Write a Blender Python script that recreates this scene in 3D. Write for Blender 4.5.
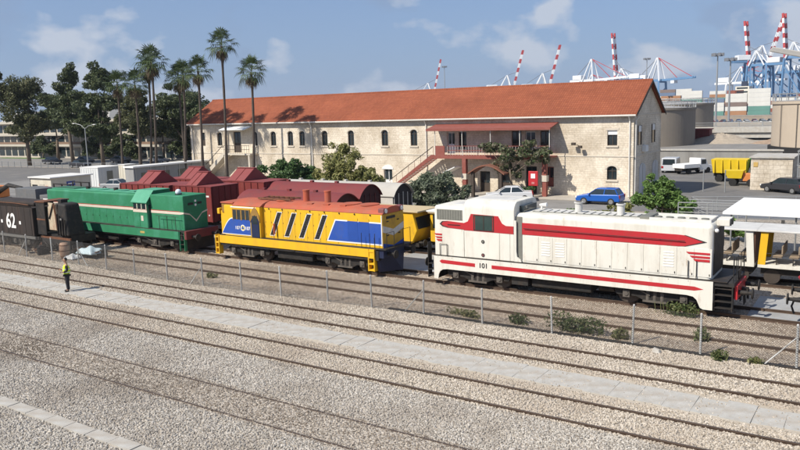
import bpy, bmesh, math, random
import numpy as np
from mathutils import Vector, Matrix

for o in list(bpy.data.objects):
    bpy.data.objects.remove(o)
S = bpy.context.scene
COL = S.collection
RAD = math.radians
rnd = random.Random(11)
nrs = np.random.RandomState(5)

# ------------------------------------------------------------------ camera
yaw, pitch, roll = RAD(56.3), math.atan(114 / 740.0), 0.030
f0 = Vector((-math.cos(yaw), math.sin(yaw), 0)); r0 = Vector((math.sin(yaw), math.cos(yaw), 0))
fw = f0 * math.cos(pitch) - Vector((0, 0, math.sin(pitch)))
up = f0 * math.sin(pitch) + Vector((0, 0, math.cos(pitch)))
rr = r0 * math.cos(roll) - up * math.sin(roll)
uu = up * math.cos(roll) + r0 * math.sin(roll)
cd = bpy.data.cameras.new("camera"); cam = bpy.data.objects.new("camera", cd); COL.objects.link(cam)
m = Matrix.Identity(4)
for i in range(3):
    m[i][0], m[i][1], m[i][2] = rr[i], uu[i], -fw[i]
m[2][3] = 8.8
cam.matrix_world = m
cd.sensor_width = 36; cd.lens = 740 / 800 * 36; cd.clip_start = 0.1; cd.clip_end = 20000
S.camera = cam

# ------------------------------------------------------------------ sky and sun
SUN_TRAVEL = Vector((0.42, 0.90, -0.98)).normalized()
sun_el = math.asin(-SUN_TRAVEL.z)
sun_az = math.atan2(-SUN_TRAVEL.x, -SUN_TRAVEL.y)
W = bpy.data.worlds.new("World"); S.world = W; W.use_nodes = True
wn, wl = W.node_tree.nodes, W.node_tree.links
wn.clear()
def wnode(t, **k):
    n = wn.new(t)
    for a, b in k.items(): setattr(n, a, b)
    return n
sky = wnode("ShaderNodeTexSky", sky_type='NISHITA', sun_disc=False, sun_elevation=sun_el, sun_rotation=sun_az % (2 * math.pi), altitude=0, air_density=1.0, dust_density=0.2, ozone_density=3.0)
tc = wnode("ShaderNodeTexCoord")
mp = wnode("ShaderNodeMapping"); mp.inputs["Location"].default_value = (0.62, 0.33, 0.21); mp.inputs["Scale"].default_value = (1.0, 1.0, 1.7)
wl.new(tc.outputs["Generated"], mp.inputs[0])
n1 = wnode("ShaderNodeTexNoise"); n1.inputs["Scale"].default_value = 4.6; n1.inputs["Detail"].default_value = 8; n1.inputs["Roughness"].default_value = 0.5
wl.new(mp.outputs[0], n1.inputs["Vector"])
rp = wnode("ShaderNodeValToRGB"); rp.color_ramp.elements[0].position = 0.36; rp.color_ramp.elements[1].position = 0.60
wl.new(n1.outputs["Fac"], rp.inputs[0])
n2 = wnode("ShaderNodeTexNoise"); n2.inputs["Scale"].default_value = 8.5; n2.inputs["Detail"].default_value = 7; n2.inputs["Roughness"].default_value = 0.48
wl.new(mp.outputs[0], n2.inputs["Vector"])
rp2 = wnode("ShaderNodeValToRGB"); rp2.color_ramp.elements[0].position = 0.545; rp2.color_ramp.elements[1].position = 0.625
wl.new(n2.outputs["Fac"], rp2.inputs[0])
mx = wnode("ShaderNodeMix", data_type='RGBA'); mx.inputs[7].default_value = (2.6, 3.55, 5.3, 1)
mfac = wnode("ShaderNodeMath", operation='MULTIPLY'); mfac.inputs[1].default_value = 0.86
sepz = wnode("ShaderNodeSeparateXYZ"); wl.new(tc.outputs["Generated"], sepz.inputs[0])
hzn = wnode("ShaderNodeMapRange"); hzn.inputs[1].default_value = 0.0; hzn.inputs[2].default_value = 0.42; hzn.inputs[3].default_value = 1.05; hzn.inputs[4].default_value = 0.0
wl.new(sepz.outputs[2], hzn.inputs[0])
vmax = wnode("ShaderNodeMath", operation='MAXIMUM'); wl.new(rp.outputs[0], vmax.inputs[0]); wl.new(hzn.outputs[0], vmax.inputs[1])
wl.new(vmax.outputs[0], mfac.inputs[0]); tint = wnode("ShaderNodeMix", data_type='RGBA', blend_type='MULTIPLY'); tint.inputs[0].default_value = 1.0; tint.inputs[7].default_value = (0.83, 0.93, 1.15, 1)
wl.new(sky.outputs[0], tint.inputs[6])
wl.new(mfac.outputs[0], mx.inputs[0]); wl.new(tint.outputs[2], mx.inputs[6])
mx2 = wnode("ShaderNodeMix", data_type='RGBA'); mx2.inputs[7].default_value = (5.6, 6.1, 7.0, 1)
mfac2 = wnode("ShaderNodeMath", operation='MULTIPLY'); mfac2.inputs[1].default_value = 0.82
wl.new(rp2.outputs[0], mfac2.inputs[0]); wl.new(mfac2.outputs[0], mx2.inputs[0]); wl.new(mx.outputs[2], mx2.inputs[6])
bg = wnode("ShaderNodeBackground"); bg.inputs[1].default_value = 0.088
wl.new(mx2.outputs[2], bg.inputs[0])
wo = wnode("ShaderNodeOutputWorld"); wl.new(bg.outputs[0], wo.inputs[0])
sd = bpy.data.lights.new("sun", 'SUN'); sd.energy = 5.0; sd.angle = RAD(0.53); sd.color = (1.0, 0.935, 0.83)
sun = bpy.data.objects.new("sun", sd); COL.objects.link(sun)
sun.rotation_euler = SUN_TRAVEL.to_track_quat('-Z', 'Y').to_euler(); sun.location = (-30, -30, 60)
S.view_settings.view_transform = 'Standard'; S.view_settings.look = 'None'
S.view_settings.exposure = 0.24; S.view_settings.gamma = 1.0
S.render.engine = 'CYCLES'
try: S.cycles.max_bounces = 5
except Exception: pass

# ------------------------------------------------------------------ materials
MATS = {}
def mat(name, col, rough=0.7, metal=0.0, var=0.12, scale=2.5, bump=0.0, bscale=25.0, dirt_or_sheen=None, streak=False, spec=0.4, coords="Object", rust=None):
    if name in MATS: return MATS[name]
    M = bpy.data.materials.new(name); M.use_nodes = True; MATS[name] = M
    N, L = M.node_tree.nodes, M.node_tree.links
    b = N["Principled BSDF"]; b.inputs["Roughness"].default_value = rough; b.inputs["Metallic"].default_value = metal
    b.inputs["Specular IOR Level"].default_value = spec
    t = N.new("ShaderNodeTexCoord"); src = t.outputs[coords]
    no = N.new("ShaderNodeTexNoise"); no.inputs["Scale"].default_value = scale; no.inputs["Detail"].default_value = 6; no.inputs["Roughness"].default_value = 0.65
    L.new(src, no.inputs["Vector"])
    mixn = N.new("ShaderNodeMix"); mixn.data_type = 'RGBA'
    mixn.inputs[6].default_value = tuple(max(0, c * (1 - 1.6 * var)) for c in col) + (1,)
    mixn.inputs[7].default_value = tuple(min(1, c * (1 + 1.6 * var)) for c in col) + (1,)
    L.new(no.outputs["Fac"], mixn.inputs[0])
    out = mixn.outputs[2]
    if dirt_or_sheen:
        dc, amt, ds = dirt_or_sheen
        mpn = N.new("ShaderNodeMapping")
        mpn.inputs["Scale"].default_value = (1, 1, 0.12) if streak else (1, 1, 1)
        mpn.inputs["Location"].default_value = (7.3, 2.1, 4.4)
        L.new(src, mpn.inputs[0])
        dn = N.new("ShaderNodeTexNoise"); dn.inputs["Scale"].default_value = ds; dn.inputs["Detail"].default_value = 7; dn.inputs["Roughness"].default_value = 0.7
        L.new(mpn.outputs[0], dn.inputs["Vector"])
        r = N.new("ShaderNodeValToRGB"); r.color_ramp.elements[0].position = 0.47; r.color_ramp.elements[1].position = 0.72
        L.new(dn.outputs["Fac"], r.inputs[0])
        ml = N.new("ShaderNodeMath"); ml.operation = 'MULTIPLY'; ml.inputs[1].default_value = amt; L.new(r.outputs[0], ml.inputs[0])
        m2 = N.new("ShaderNodeMix"); m2.data_type = 'RGBA'; m2.inputs[7].default_value = tuple(dc) + (1,)
        L.new(ml.outputs[0], m2.inputs[0]); L.new(out, m2.inputs[6]); out = m2.outputs[2]
    if rust:
        rc, ra, rs_ = rust
        mq = N.new("ShaderNodeMapping"); mq.inputs["Scale"].default_value = (1, 1, 0.22); mq.inputs["Location"].default_value = (1.7, 9.2, 3.1); L.new(src, mq.inputs[0])
        rn = N.new("ShaderNodeTexNoise"); rn.inputs["Scale"].default_value = rs_; rn.inputs["Detail"].default_value = 9; rn.inputs["Roughness"].default_value = 0.75; L.new(mq.outputs[0], rn.inputs["Vector"])
        rq = N.new("ShaderNodeValToRGB"); rq.color_ramp.elements[0].position = 0.58; rq.color_ramp.elements[1].position = 0.70; L.new(rn.outputs["Fac"], rq.inputs[0])
        rm = N.new("ShaderNodeMath"); rm.operation = 'MULTIPLY'; rm.inputs[1].default_value = ra; L.new(rq.outputs[0], rm.inputs[0])
        m4 = N.new("ShaderNodeMix"); m4.data_type = 'RGBA'; m4.inputs[7].default_value = tuple(rc) + (1,)
        L.new(rm.outputs[0], m4.inputs[0]); L.new(out, m4.inputs[6]); out = m4.outputs[2]
        rgh = N.new("ShaderNodeMix"); rgh.data_type = 'FLOAT'; rgh.inputs[2].default_value = rough; rgh.inputs[3].default_value = min(1, rough + .3); L.new(no.outputs["Fac"], rgh.inputs[0]); L.new(rgh.outputs[0], b.inputs["Roughness"])
    L.new(out, b.inputs["Base Color"])
    if bump:
        bn = N.new("ShaderNodeTexNoise"); bn.inputs["Scale"].default_value = bscale; bn.inputs["Detail"].default_value = 5
        L.new(src, bn.inputs["Vector"])
        bp = N.new("ShaderNodeBump"); bp.inputs["Strength"].default_value = bump; bp.inputs["Distance"].default_value = 0.03
        L.new(bn.outputs["Fac"], bp.inputs["Height"]); L.new(bp.outputs[0], b.inputs["Normal"])
    return M

def leafmat(name, c1, c2, c3=None, trans=0.25):
    if name in MATS: return MATS[name]
    M = bpy.data.materials.new(name); M.use_nodes = True; MATS[name] = M
    N, L = M.node_tree.nodes, M.node_tree.links
    b = N["Principled BSDF"]; b.inputs["Roughness"].default_value = 0.55; b.inputs["Specular IOR Level"].default_value = 0.3
    g = N.new("ShaderNodeNewGeometry")
    r = N.new("ShaderNodeValToRGB"); r.color_ramp.elements[0].color = tuple(c1) + (1,); r.color_ramp.elements[1].color = tuple(c2) + (1,)
    if c3:
        e = r.color_ramp.elements.new(0.85); e.color = tuple(c3) + (1,)
    L.new(g.outputs["Random Per Island"], r.inputs[0]); L.new(r.outputs[0], b.inputs["Base Color"])
    t = N.new("ShaderNodeBsdfTranslucent"); L.new(r.outputs[0], t.inputs[0])
    ms = N.new("ShaderNodeMixShader"); ms.inputs[0].default_value = trans
    L.new(b.outputs[0], ms.inputs[1]); L.new(t.outputs[0], ms.inputs[2])
    L.new(ms.outputs[0], N["Material Output"].inputs[0])
    return M

def glassmat(name, col=(0.02, 0.03, 0.035), rough=0.08):
    if name in MATS: return MATS[name]
    M = mat(name, col, rough, 0, 0.3, 1.5, spec=0.7); return M

# ------------------------------------------------------------------ mesh building
class MB:
    """Collects shapes given in world coordinates; build() makes ONE mesh object relative to its parent."""
    def __init__(s): s.v = []; s.f = []
    def add(s, vs, fs):
        n = len(s.v); s.v += [tuple(p) for p in vs]; s.f += [tuple(i + n for i in q) for q in fs]; return s
    def box(s, x0, x1, y0, y1, z0, z1):
        return s.add([(x0,y0,z0),(x1,y0,z0),(x1,y1,z0),(x0,y1,z0),(x0,y0,z1),(x1,y0,z1),(x1,y1,z1),(x0,y1,z1)],
                     [(0,3,2,1),(4,5,6,7),(0,1,5,4),(1,2,6,5),(2,3,7,6),(3,0,4,7)])
    def hexa(s, p):
        return s.add(p, [(0,3,2,1),(4,5,6,7),(0,1,5,4),(1,2,6,5),(2,3,7,6),(3,0,4,7)])
    def prism(s, pts, d):
        n = len(pts); d = Vector(d); a = [Vector(p) for p in pts]
        return s.add(a + [p + d for p in a], [tuple(range(n))[::-1], tuple(range(n, 2 * n))] + [(i, (i + 1) % n, n + (i + 1) % n, n + i) for i in range(n)])
    def xz(s, poly, y0, y1): return s.prism([(x, y0, z) for x, z in poly], (0, y1 - y0, 0))
    def yz(s, poly, x0, x1): return s.prism([(x0, y, z) for y, z in poly], (x1 - x0, 0, 0))
    def xy(s, poly, z0, z1): return s.prism([(x, y, z0) for x, y in poly], (0, 0, z1 - z0))
    def cyl(s, p0, p1, r0, r1=None, n=12, caps=True):
        if r1 is None: r1 = r0
        p0, p1 = Vector(p0), Vector(p1); ax = (p1 - p0).normalized()
        u = ax.orthogonal().normalized(); w = ax.cross(u)
        vs = []
        for p, r in ((p0, r0), (p1, r1)):
            for i in range(n):
                a = 2 * math.pi * i / n; vs.append(p + (u * math.cos(a) + w * math.sin(a)) * r)
        fs = [(i, (i + 1) % n, n + (i + 1) % n, n + i) for i in range(n)]
        if caps: fs += [tuple(range(n))[::-1], tuple(range(n, 2 * n))]
        return s.add(vs, fs)
    def tube(s, pts, r, n=6):
        pts = [Vector(p) for p in pts]; k = len(pts)
        rs = r if isinstance(r, (list, tuple)) else [r] * k
        d0 = (pts[1] - pts[0]).normalized(); u = d0.orthogonal().normalized()
        vs = []
        for j in range(k):
            d = (pts[min(j + 1, k - 1)] - pts[max(j - 1, 0)]).normalized()
            u = (u - d * u.dot(d)).normalized(); w = d.cross(u)
            for i in range(n):
                a = 2 * math.pi * i / n; vs.append(pts[j] + (u * math.cos(a) + w * math.sin(a)) * rs[j])
        fs = [(j * n + i, j * n + (i + 1) % n, (j + 1) * n + (i + 1) % n, (j + 1) * n + i) for j in range(k - 1) for i in range(n)]
        fs += [tuple(range(n))[::-1], tuple(range((k - 1) * n, k * n))]
        return s.add(vs, fs)
    def bar(s, p0, p1, w, h=None):
        h = h or w
        p0, p1 = Vector(p0), Vector(p1); d = (p1 - p0).normalized()
        sd = d.cross(Vector((0, 0, 1)))
        if sd.length < 1e-3: sd = Vector((1, 0, 0))
        sd = sd.normalized(); u = sd.cross(d).normalized()
        q = [(-1,-1),(1,-1),(1,1),(-1,1)]
        vs = [p0 + sd * a * w / 2 + u * b * h / 2 for a, b in q] + [p1 + sd * a * w / 2 + u * b * h / 2 for a, b in q]
        return s.hexa(vs)
    def ball(s, c, r, n=10, k=7):
        c = Vector(c); rx, ry, rz = r if isinstance(r, (list, tuple)) else (r, r, r)
        vs = [c + Vector((0, 0, -rz))]
        for j in range(1, k):
            t = math.pi * j / k
            for i in range(n):
                a = 2 * math.pi * i / n
                vs.append(c + Vector((rx * math.sin(t) * math.cos(a), ry * math.sin(t) * math.sin(a), -rz * math.cos(t))))
        vs.append(c + Vector((0, 0, rz)))
        fs = [(0, 1 + (i + 1) % n, 1 + i) for i in range(n)]
        for j in range(k - 2):
            fs += [(1 + j * n + i, 1 + j * n + (i + 1) % n, 1 + (j + 1) * n + (i + 1) % n, 1 + (j + 1) * n + i) for i in range(n)]
        e = len(vs) - 1; b = 1 + (k - 2) * n
        fs += [(e, b + i, b + (i + 1) % n) for i in range(n)]
        return s.add(vs, fs)
    def loft(s, rings, caps=True):
        n = len(rings[0]); vs = [p for r in rings for p in r]
        fs = [(j * n + i, j * n + (i + 1) % n, (j + 1) * n + (i + 1) % n, (j + 1) * n + i) for j in range(len(rings) - 1) for i in range(n)]
        if caps: fs += [tuple(range(n))[::-1], tuple(range((len(rings) - 1) * n, len(rings) * n))]
        return s.add(vs, fs)
    def mesh(s, name, o=(0, 0, 0), smooth=False):
        me = bpy.data.meshes.new(name)
        ox, oy, oz = o
        me.from_pydata([(x - ox, y - oy, z - oz) for x, y, z in s.v], [], s.f)
        if len(s.v) < 60000:
            bm = bmesh.new(); bm.from_mesh(me); bmesh.ops.recalc_face_normals(bm, faces=bm.faces); bm.to_mesh(me); bm.free()
        if smooth: me.polygons.foreach_set("use_smooth", [True] * len(me.polygons))
        me.update(); return me
    def build(s, name, material, parent=None, smooth=False, bevel=0, seg=2, o=None):
        org = worldloc(parent) if parent else Vector(o or (0, 0, 0))
        me = s.mesh(name, org, smooth)
        ob = bpy.data.objects.new(name, me); COL.objects.link(ob)
        me.materials.append(material)
        if parent: ob.parent = parent
        elif o: ob.location = o
        if bevel:
            md = ob.modifiers.new("bevel", 'BEVEL'); md.width = bevel; md.segments = seg; md.limit_method = 'ANGLE'; md.angle_limit = RAD(35)
            if seg > 2:
                me.polygons.foreach_set("use_smooth", [True] * len(me.polygons))
                md.harden_normals = True
        return ob

def worldloc(o):
    v = Vector((0, 0, 0))
    while o: v += o.location; o = o.parent
    return v
def tag(o, label=None, cat=None, group=None, kind=None):
    if label: o["label"] = label
    if cat: o["category"] = cat
    if group: o["group"] = group
    if kind: o["kind"] = kind
    return o
def thing(name, loc, label, cat, group=None):
    e = bpy.data.objects.new(name, None); e.empty_display_size = 0.3; e.location = loc; COL.objects.link(e)
    return tag(e, label, cat, group)
def struct_empty(name, loc=(0, 0, 0)):
    e = bpy.data.objects.new(name, None); e.location = loc; COL.objects.link(e); e["kind"] = "structure"; return e
def link_copy(ob, parent, loc=None):
    c = ob.copy(); COL.objects.link(c); c.parent = parent
    if loc is not None: c.location = loc
    return c
def copy_tree(root, loc, rz=None, label=None):
    c = root.copy(); COL.objects.link(c); c.location = loc
    if rz is not None: c.rotation_euler = (0, 0, rz)
    if label: c["label"] = label
    for ch in list(root.children):
        k = ch.copy(); COL.objects.link(k); k.parent = c
        for g in list(ch.children):
            q = g.copy(); COL.objects.link(q); q.parent = k
    return c
def inst(name, me, parent, loc=(0, 0, 0), rot=(0, 0, 0), sc=(1, 1, 1)):
    o = bpy.data.objects.new(name, me); COL.objects.link(o); o.parent = parent; o.location = loc; o.rotation_euler = rot; o.scale = sc; return o

def text_part(name, body, size, material, parent, world, rot, extrude=0.004, sx=1.0, bold=0.0):
    cu = bpy.data.curves.new(name, 'FONT'); cu.body = body; cu.size = size; cu.extrude = extrude; cu.align_x = 'CENTER'; cu.align_y = 'CENTER'; cu.offset = bold
    t = bpy.data.objects.new("tmp_text", cu); COL.objects.link(t)
    dg = bpy.context.evaluated_depsgraph_get(); me = bpy.data.meshes.new_from_object(t.evaluated_get(dg))
    bpy.data.objects.remove(t); me.materials.clear(); me.materials.append(material)
    ob = bpy.data.objects.new(name, me); COL.objects.link(ob); ob.parent = parent
    ob.location = Vector(world) - worldloc(parent); ob.rotation_euler = rot; ob.scale = (sx, 1, 1)
    return ob

def fast_mesh(name, V, F, material, parent=None, loc=None):
    """V (n,3) float array, F (m,k) int array; V relative to parent / loc."""
    me = bpy.data.meshes.new(name)
    k = F.shape[1]
    me.vertices.add(len(V)); me.vertices.foreach_set("co", np.ascontiguousarray(V, dtype=np.float32).ravel())
    me.loops.add(F.size); me.loops.foreach_set("vertex_index", np.ascontiguousarray(F, dtype=np.int32).ravel())
    me.polygons.add(len(F)); me.polygons.foreach_set("loop_start", np.arange(0, F.size, k, dtype=np.int32))
    try: me.polygons.foreach_set("loop_total", np.full(len(F), k, dtype=np.int32))
    except Exception: pass
    me.update(calc_edges=True); me.validate()
    me.materials.append(material)
    ob = bpy.data.objects.new(name, me); COL.objects.link(ob)
    if parent: ob.parent = parent
    elif loc is not None: ob.location = loc
    return ob

def leaf_cloud(clumps, size, aspect=2.0, rs=nrs, flat=0.3, droop=0.0):
    """clumps: (cx,cy,cz,rx,ry,rz,n). Returns V,F of small folded quads spread through uneven clumps."""
    Vs = []
    for cx, cy, cz, rx, ry, rz, n in clumps:
        d = rs.normal(size=(n, 3)); d /= np.linalg.norm(d, axis=1)[:, None]
        rad = rs.uniform(0.35, 1.0, n) ** 0.45
        ph = rs.uniform(0, 6.28, 3)
        lump = 1 + 0.22 * np.sin(3 * d[:, 0] + ph[0]) * np.cos(4 * d[:, 1] + ph[1]) + 0.16 * np.sin(7 * d[:, 2] + 5 * d[:, 0] + ph[2])
        p = d * (rad * lump)[:, None] * np.array([rx, ry, rz]) + np.array([cx, cy, cz])
        nn = d * 0.6 + rs.normal(size=(n, 3)) * 0.7 + np.array([0, 0, flat]); nn /= np.linalg.norm(nn, axis=1)[:, None]
        a = rs.normal(size=(n, 3)); a[:, 2] -= droop * 2; a -= nn * (a * nn).sum(1)[:, None]; a /= np.linalg.norm(a, axis=1)[:, None] + 1e-9
        b = np.cross(nn, a)
        s = size * rs.uniform(0.6, 1.35, n)
        L = a * (s * aspect / 2)[:, None]; Wd = b * (s / 2)[:, None]
        Vs.append(np.stack([p - L, p + Wd - L * 0.1, p + L, p - Wd - L * 0.1], 1).reshape(-1, 3))
    V = np.concatenate(Vs); F = np.arange(len(V)).reshape(-1, 4)
    return V, F
# ------------------------------------------------------------------ ground
def gravel_mat(name, cA, cB, cD, scale=16.0, bump=0.9, patch=0.35, pcol=(0.22, 0.18, 0.14)):
    M = bpy.data.materials.new(name); M.use_nodes = True; MATS[name] = M
    N, L = M.node_tree.nodes, M.node_tree.links
    b = N["Principled BSDF"]; b.inputs["Roughness"].default_value = 0.92; b.inputs["Specular IOR Level"].default_value = 0.15
    t = N.new("ShaderNodeTexCoord")
    v = N.new("ShaderNodeTexVoronoi"); v.inputs["Scale"].default_value = scale; L.new(t.outputs["Object"], v.inputs["Vector"])
    sp = N.new("ShaderNodeSeparateColor"); L.new(v.outputs["Color"], sp.inputs[0])
    r = N.new("ShaderNodeValToRGB"); r.color_ramp.elements[0].color = tuple(cD) + (1,); r.color_ramp.elements[1].color = tuple(cB) + (1,)
    e = r.color_ramp.elements.new(0.35); e.color = tuple(cA) + (1,)
    L.new(sp.outputs[0], r.inputs[0])
    n = N.new("ShaderNodeTexNoise"); n.inputs["Scale"].default_value = 0.22; n.inputs["Detail"].default_value = 8; n.inputs["Roughness"].default_value = 0.62; L.new(t.outputs["Object"], n.inputs["Vector"])
    pr = N.new("ShaderNodeValToRGB"); pr.color_ramp.elements[0].position = 0.48; pr.color_ramp.elements[1].position = 0.68; L.new(n.outputs["Fac"], pr.inputs[0])
    ml = N.new("ShaderNodeMath"); ml.operation = 'MULTIPLY'; ml.inputs[1].default_value = patch; L.new(pr.outputs[0], ml.inputs[0])
    mx = N.new("ShaderNodeMix"); mx.data_type = 'RGBA'; mx.inputs[7].default_value = tuple(pcol) + (1,)
    L.new(ml.outputs[0], mx.inputs[0]); L.new(r.outputs[0], mx.inputs[6]); L.new(mx.outputs[2], b.inputs["Base Color"])
    n3 = N.new("ShaderNodeTexNoise"); n3.inputs["Scale"].default_value = scale * 0.7; n3.inputs["Detail"].default_value = 6; L.new(t.outputs["Object"], n3.inputs["Vector"])
    sm = N.new("ShaderNodeMath"); sm.operation = 'SUBTRACT'; L.new(n3.outputs["Fac"], sm.inputs[0]); L.new(v.outputs["Distance"], sm.inputs[1])
    bp = N.new("ShaderNodeBump"); bp.inputs["Strength"].default_value = bump; bp.inputs["Distance"].default_value = 0.05
    L.new(sm.outputs[0], bp.inputs["Height"]); L.new(bp.outputs[0], b.inputs["Normal"])
    return M
def sheet(name, poly, z, material, kind="structure"):
    me = bpy.data.meshes.new(name); me.from_pydata([(x, y, z) for x, y in poly], [], [tuple(range(len(poly)))])
    me.materials.append(material); o = bpy.data.objects.new(name, me); COL.objects.link(o); o["kind"] = kind; return o

M_GRAVEL = gravel_mat("gravel", (0.37, 0.325, 0.27), (0.53, 0.475, 0.405), (0.21, 0.18, 0.15))
M_DIRT = gravel_mat("yard_soil", (0.36, 0.29, 0.22), (0.48, 0.40, 0.315), (0.20, 0.155, 0.115), scale=9, bump=0.7, patch=0.65, pcol=(0.21, 0.165, 0.125))
M_ASPH = mat("asphalt", (0.145, 0.14, 0.135), 0.9, 0, 0.18, 0.6, 0.25, 60, dirt_or_sheen=((0.25, 0.23, 0.2), 0.5, 0.25))
M_ROAD = mat("pale_asphalt", (0.23, 0.22, 0.205), 0.9, 0, 0.16, 0.5, 0.2, 60, dirt_or_sheen=((0.12, 0.115, 0.11), 0.6, 0.3))
M_PAVE = mat("pavement_concrete", (0.42, 0.385, 0.33), 0.9, 0, 0.12, 1.4, 0.2, 40, dirt_or_sheen=((0.25, 0.22, 0.18), 0.5, 1.0))
M_CONC = mat("concrete", (0.43, 0.415, 0.38), 0.88, 0, 0.2, 2.2, 0.25, 45, dirt_or_sheen=((0.36, 0.31, 0.25), 0.8, 1.6))
M_PAD = mat("pad_concrete", (0.33, 0.34, 0.345), 0.85, 0, 0.08, 1.2, 0.15, 40, dirt_or_sheen=((0.22, 0.2, 0.18), 0.5, 1.2))
M_WATER = mat("sea_water", (0.03, 0.07, 0.11), 0.15, 0, 0.1, 0.02, 0.4, 0.4)

sheet("ground", [(-2600, -60), (2600, -60), (2600, 3000), (-2600, 3000)], 0.0, M_GRAVEL)
sheet("yard_soil", [(-75, 26.6), (12, 26.7), (12, 36.5), (-75, 36.5)], 0.004, M_DIRT)
sheet("station_yard_road", [(-110, 48.5), (-28, 49.5), (-17.5, 48.0), (-17.5, 66.3), (-110, 66.3)], 0.005, M_ROAD)
sheet("side_road", [(-18.2, 61.5), (4, 61.5), (6, 108), (-30, 108), (-30, 80.5), (-18.2, 80.5)], 0.009, M_ASPH)
sheet("street", [(-260, 78), (-85, 84), (-85, 106), (-260, 101)], 0.006, M_ROAD)
sheet("car_park", [(-150, 44), (-62, 48.4), (-82.5, 66.4), (-82.5, 83.5), (-150, 81)], 0.003, M_ASPH)
sheet("port_apron", [(-900, 180), (300, 180), (300, 905), (-900, 905)], 0.02, M_ROAD)
sheet("sea", [(-2590, 905), (2590, 905), (2590, 2990), (-2590, 2990)], 0.02, M_WATER)
# pavement with a kerb in front of the station
MB().box(-82, -16.6, 66.35, 69.35, 0.0, 0.13).build("station_pavement", M_PAVE, bevel=0.02)["kind"] = "structure"

# concrete crossing pads between the locomotives
for i, (x0, x1, y0, y1) in enumerate(((-24.5, -19.6, 33.9, 38.8), (-4.6, 1.6, 32.2, 36.2))):
    MB().box(x0, x1, y0, y1, -0.05, 0.03).build("crossing_pad", M_PAD, bevel=0.01)["kind"] = "structure"

# ------------------------------------------------------------------ railway tracks
M_RAIL = mat("rusty_rail", (0.085, 0.055, 0.038), 0.75, 0.2, 0.25, 4, 0.2, 40, dirt_or_sheen=((0.16, 0.11, 0.08), 0.5, 3))
M_RAILTOP = mat("worn_rail_head", (0.15, 0.115, 0.092), 0.5, 0.6, 0.2, 3)
M_SLEEP = mat("sleeper_wood", (0.085, 0.065, 0.05), 0.95, 0, 0.25, 5, 0.5, 30, dirt_or_sheen=((0.24, 0.2, 0.16), 0.5, 2))
def track(yc, x0, x1, ztop, sleepers=None):
    t = struct_empty("railway_track", (0, yc, 0))
    for s in (-1, 1):
        y = yc + s * 0.7525
        b = MB()
        prof = [(-.07, ztop - .16), (.07, ztop - .16), (.07, ztop - .145), (.012, ztop - .12), (.012, ztop - .045), (.036, ztop - .03), (.036, ztop - .002), (.03, ztop), (-.03, ztop), (-.036, ztop - .002), (-.036, ztop - .03), (-.012, ztop - .045), (-.012, ztop - .12), (-.07, ztop - .145)]
        b.yz([(y + a, z) for a, z in prof], x0, x1)
        b.build("rail", M_RAIL, t)
        MB().box(x0, x1, y - .03, y + .03, ztop + .0005, ztop + .004).build("rail_head", M_RAILTOP, t)
    if sleepers:
        me = MB().box(-.13, .13, -1.25, 1.25, -.15, 0).mesh("sleeper"); me.materials.append(M_SLEEP)
        x = sleepers[0]
        while x < sleepers[1]:
            o = inst("sleeper", me, t, (x, rnd.uniform(-.05, .05), ztop - .145 + rnd.uniform(-.02, .008)), (rnd.uniform(-.02, .02), 0, rnd.uniform(-.04, .04)))
            x += 0.66
    return t
track(24.03, -75, 12, 0.10)
track(19.65, -75, 12, 0.085)
track(15.28, -75, 12, 0.016)
track(29.10, -75, 12, 0.12, (-46, 3))
track(32.75, -75, 12, 0.15)
track(38.90, -75, 8, 0.14)
track(43.35, -75, -18, 0.13)
track(47.3, -75, -18, 0.12)

M_SAND = mat("path_sand", (0.44, 0.385, 0.31), .95, 0, .12, .9, .5, 30, dirt_or_sheen=((0.33, 0.27, 0.2), .5, .7))
sheet("sand_strip", [(-75, 20.85), (12, 20.9), (12, 23.0), (-75, 22.95)], 0.006, M_SAND)
# concrete slab path between the first two tracks: every slab its own piece
path = struct_empty("concrete_path", (0, 22.0, 0))
slabs = []
for k, w in enumerate((0.0, 0.03, -0.04)):
    sm = MB().box(-.397, .397, -.66 - w, .66 + w, -.09, 0).mesh("slab"); sm.materials.append(M_CONC); slabs.append(sm)
x = -60.0
while x < 8:
    bury = 0.35 * math.sin(x * 0.42) + 0.25 * math.sin(x * 1.3 + 1)
    z = 0.034 - (0.05 if bury > 0.55 and x > -16 else 0) + rnd.uniform(-.014, .01)
    o = inst("slab", slabs[rnd.randrange(3)], path, (x, rnd.uniform(-.06, .06), z), (rnd.uniform(-.012, .012), rnd.uniform(-.012, .012), rnd.uniform(-.02, .02)))
    x += 0.8
# cable trough lids in the near ballast
tro = struct_empty("cable_trough", (0, 11.6, 0))
tm = MB().box(-.485, .485, -.2, .2, -.08, 0).mesh("lid"); tm.materials.append(M_CONC)
x = -33.0
while x < 2:
    inst("lid", tm, tro, (x, rnd.uniform(-.015, .015), 0.06 + rnd.uniform(-.008, .008)), (rnd.uniform(-.01, .01), rnd.uniform(-.01, .01), rnd.uniform(-.01, .01)))
    x += 1.0

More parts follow.
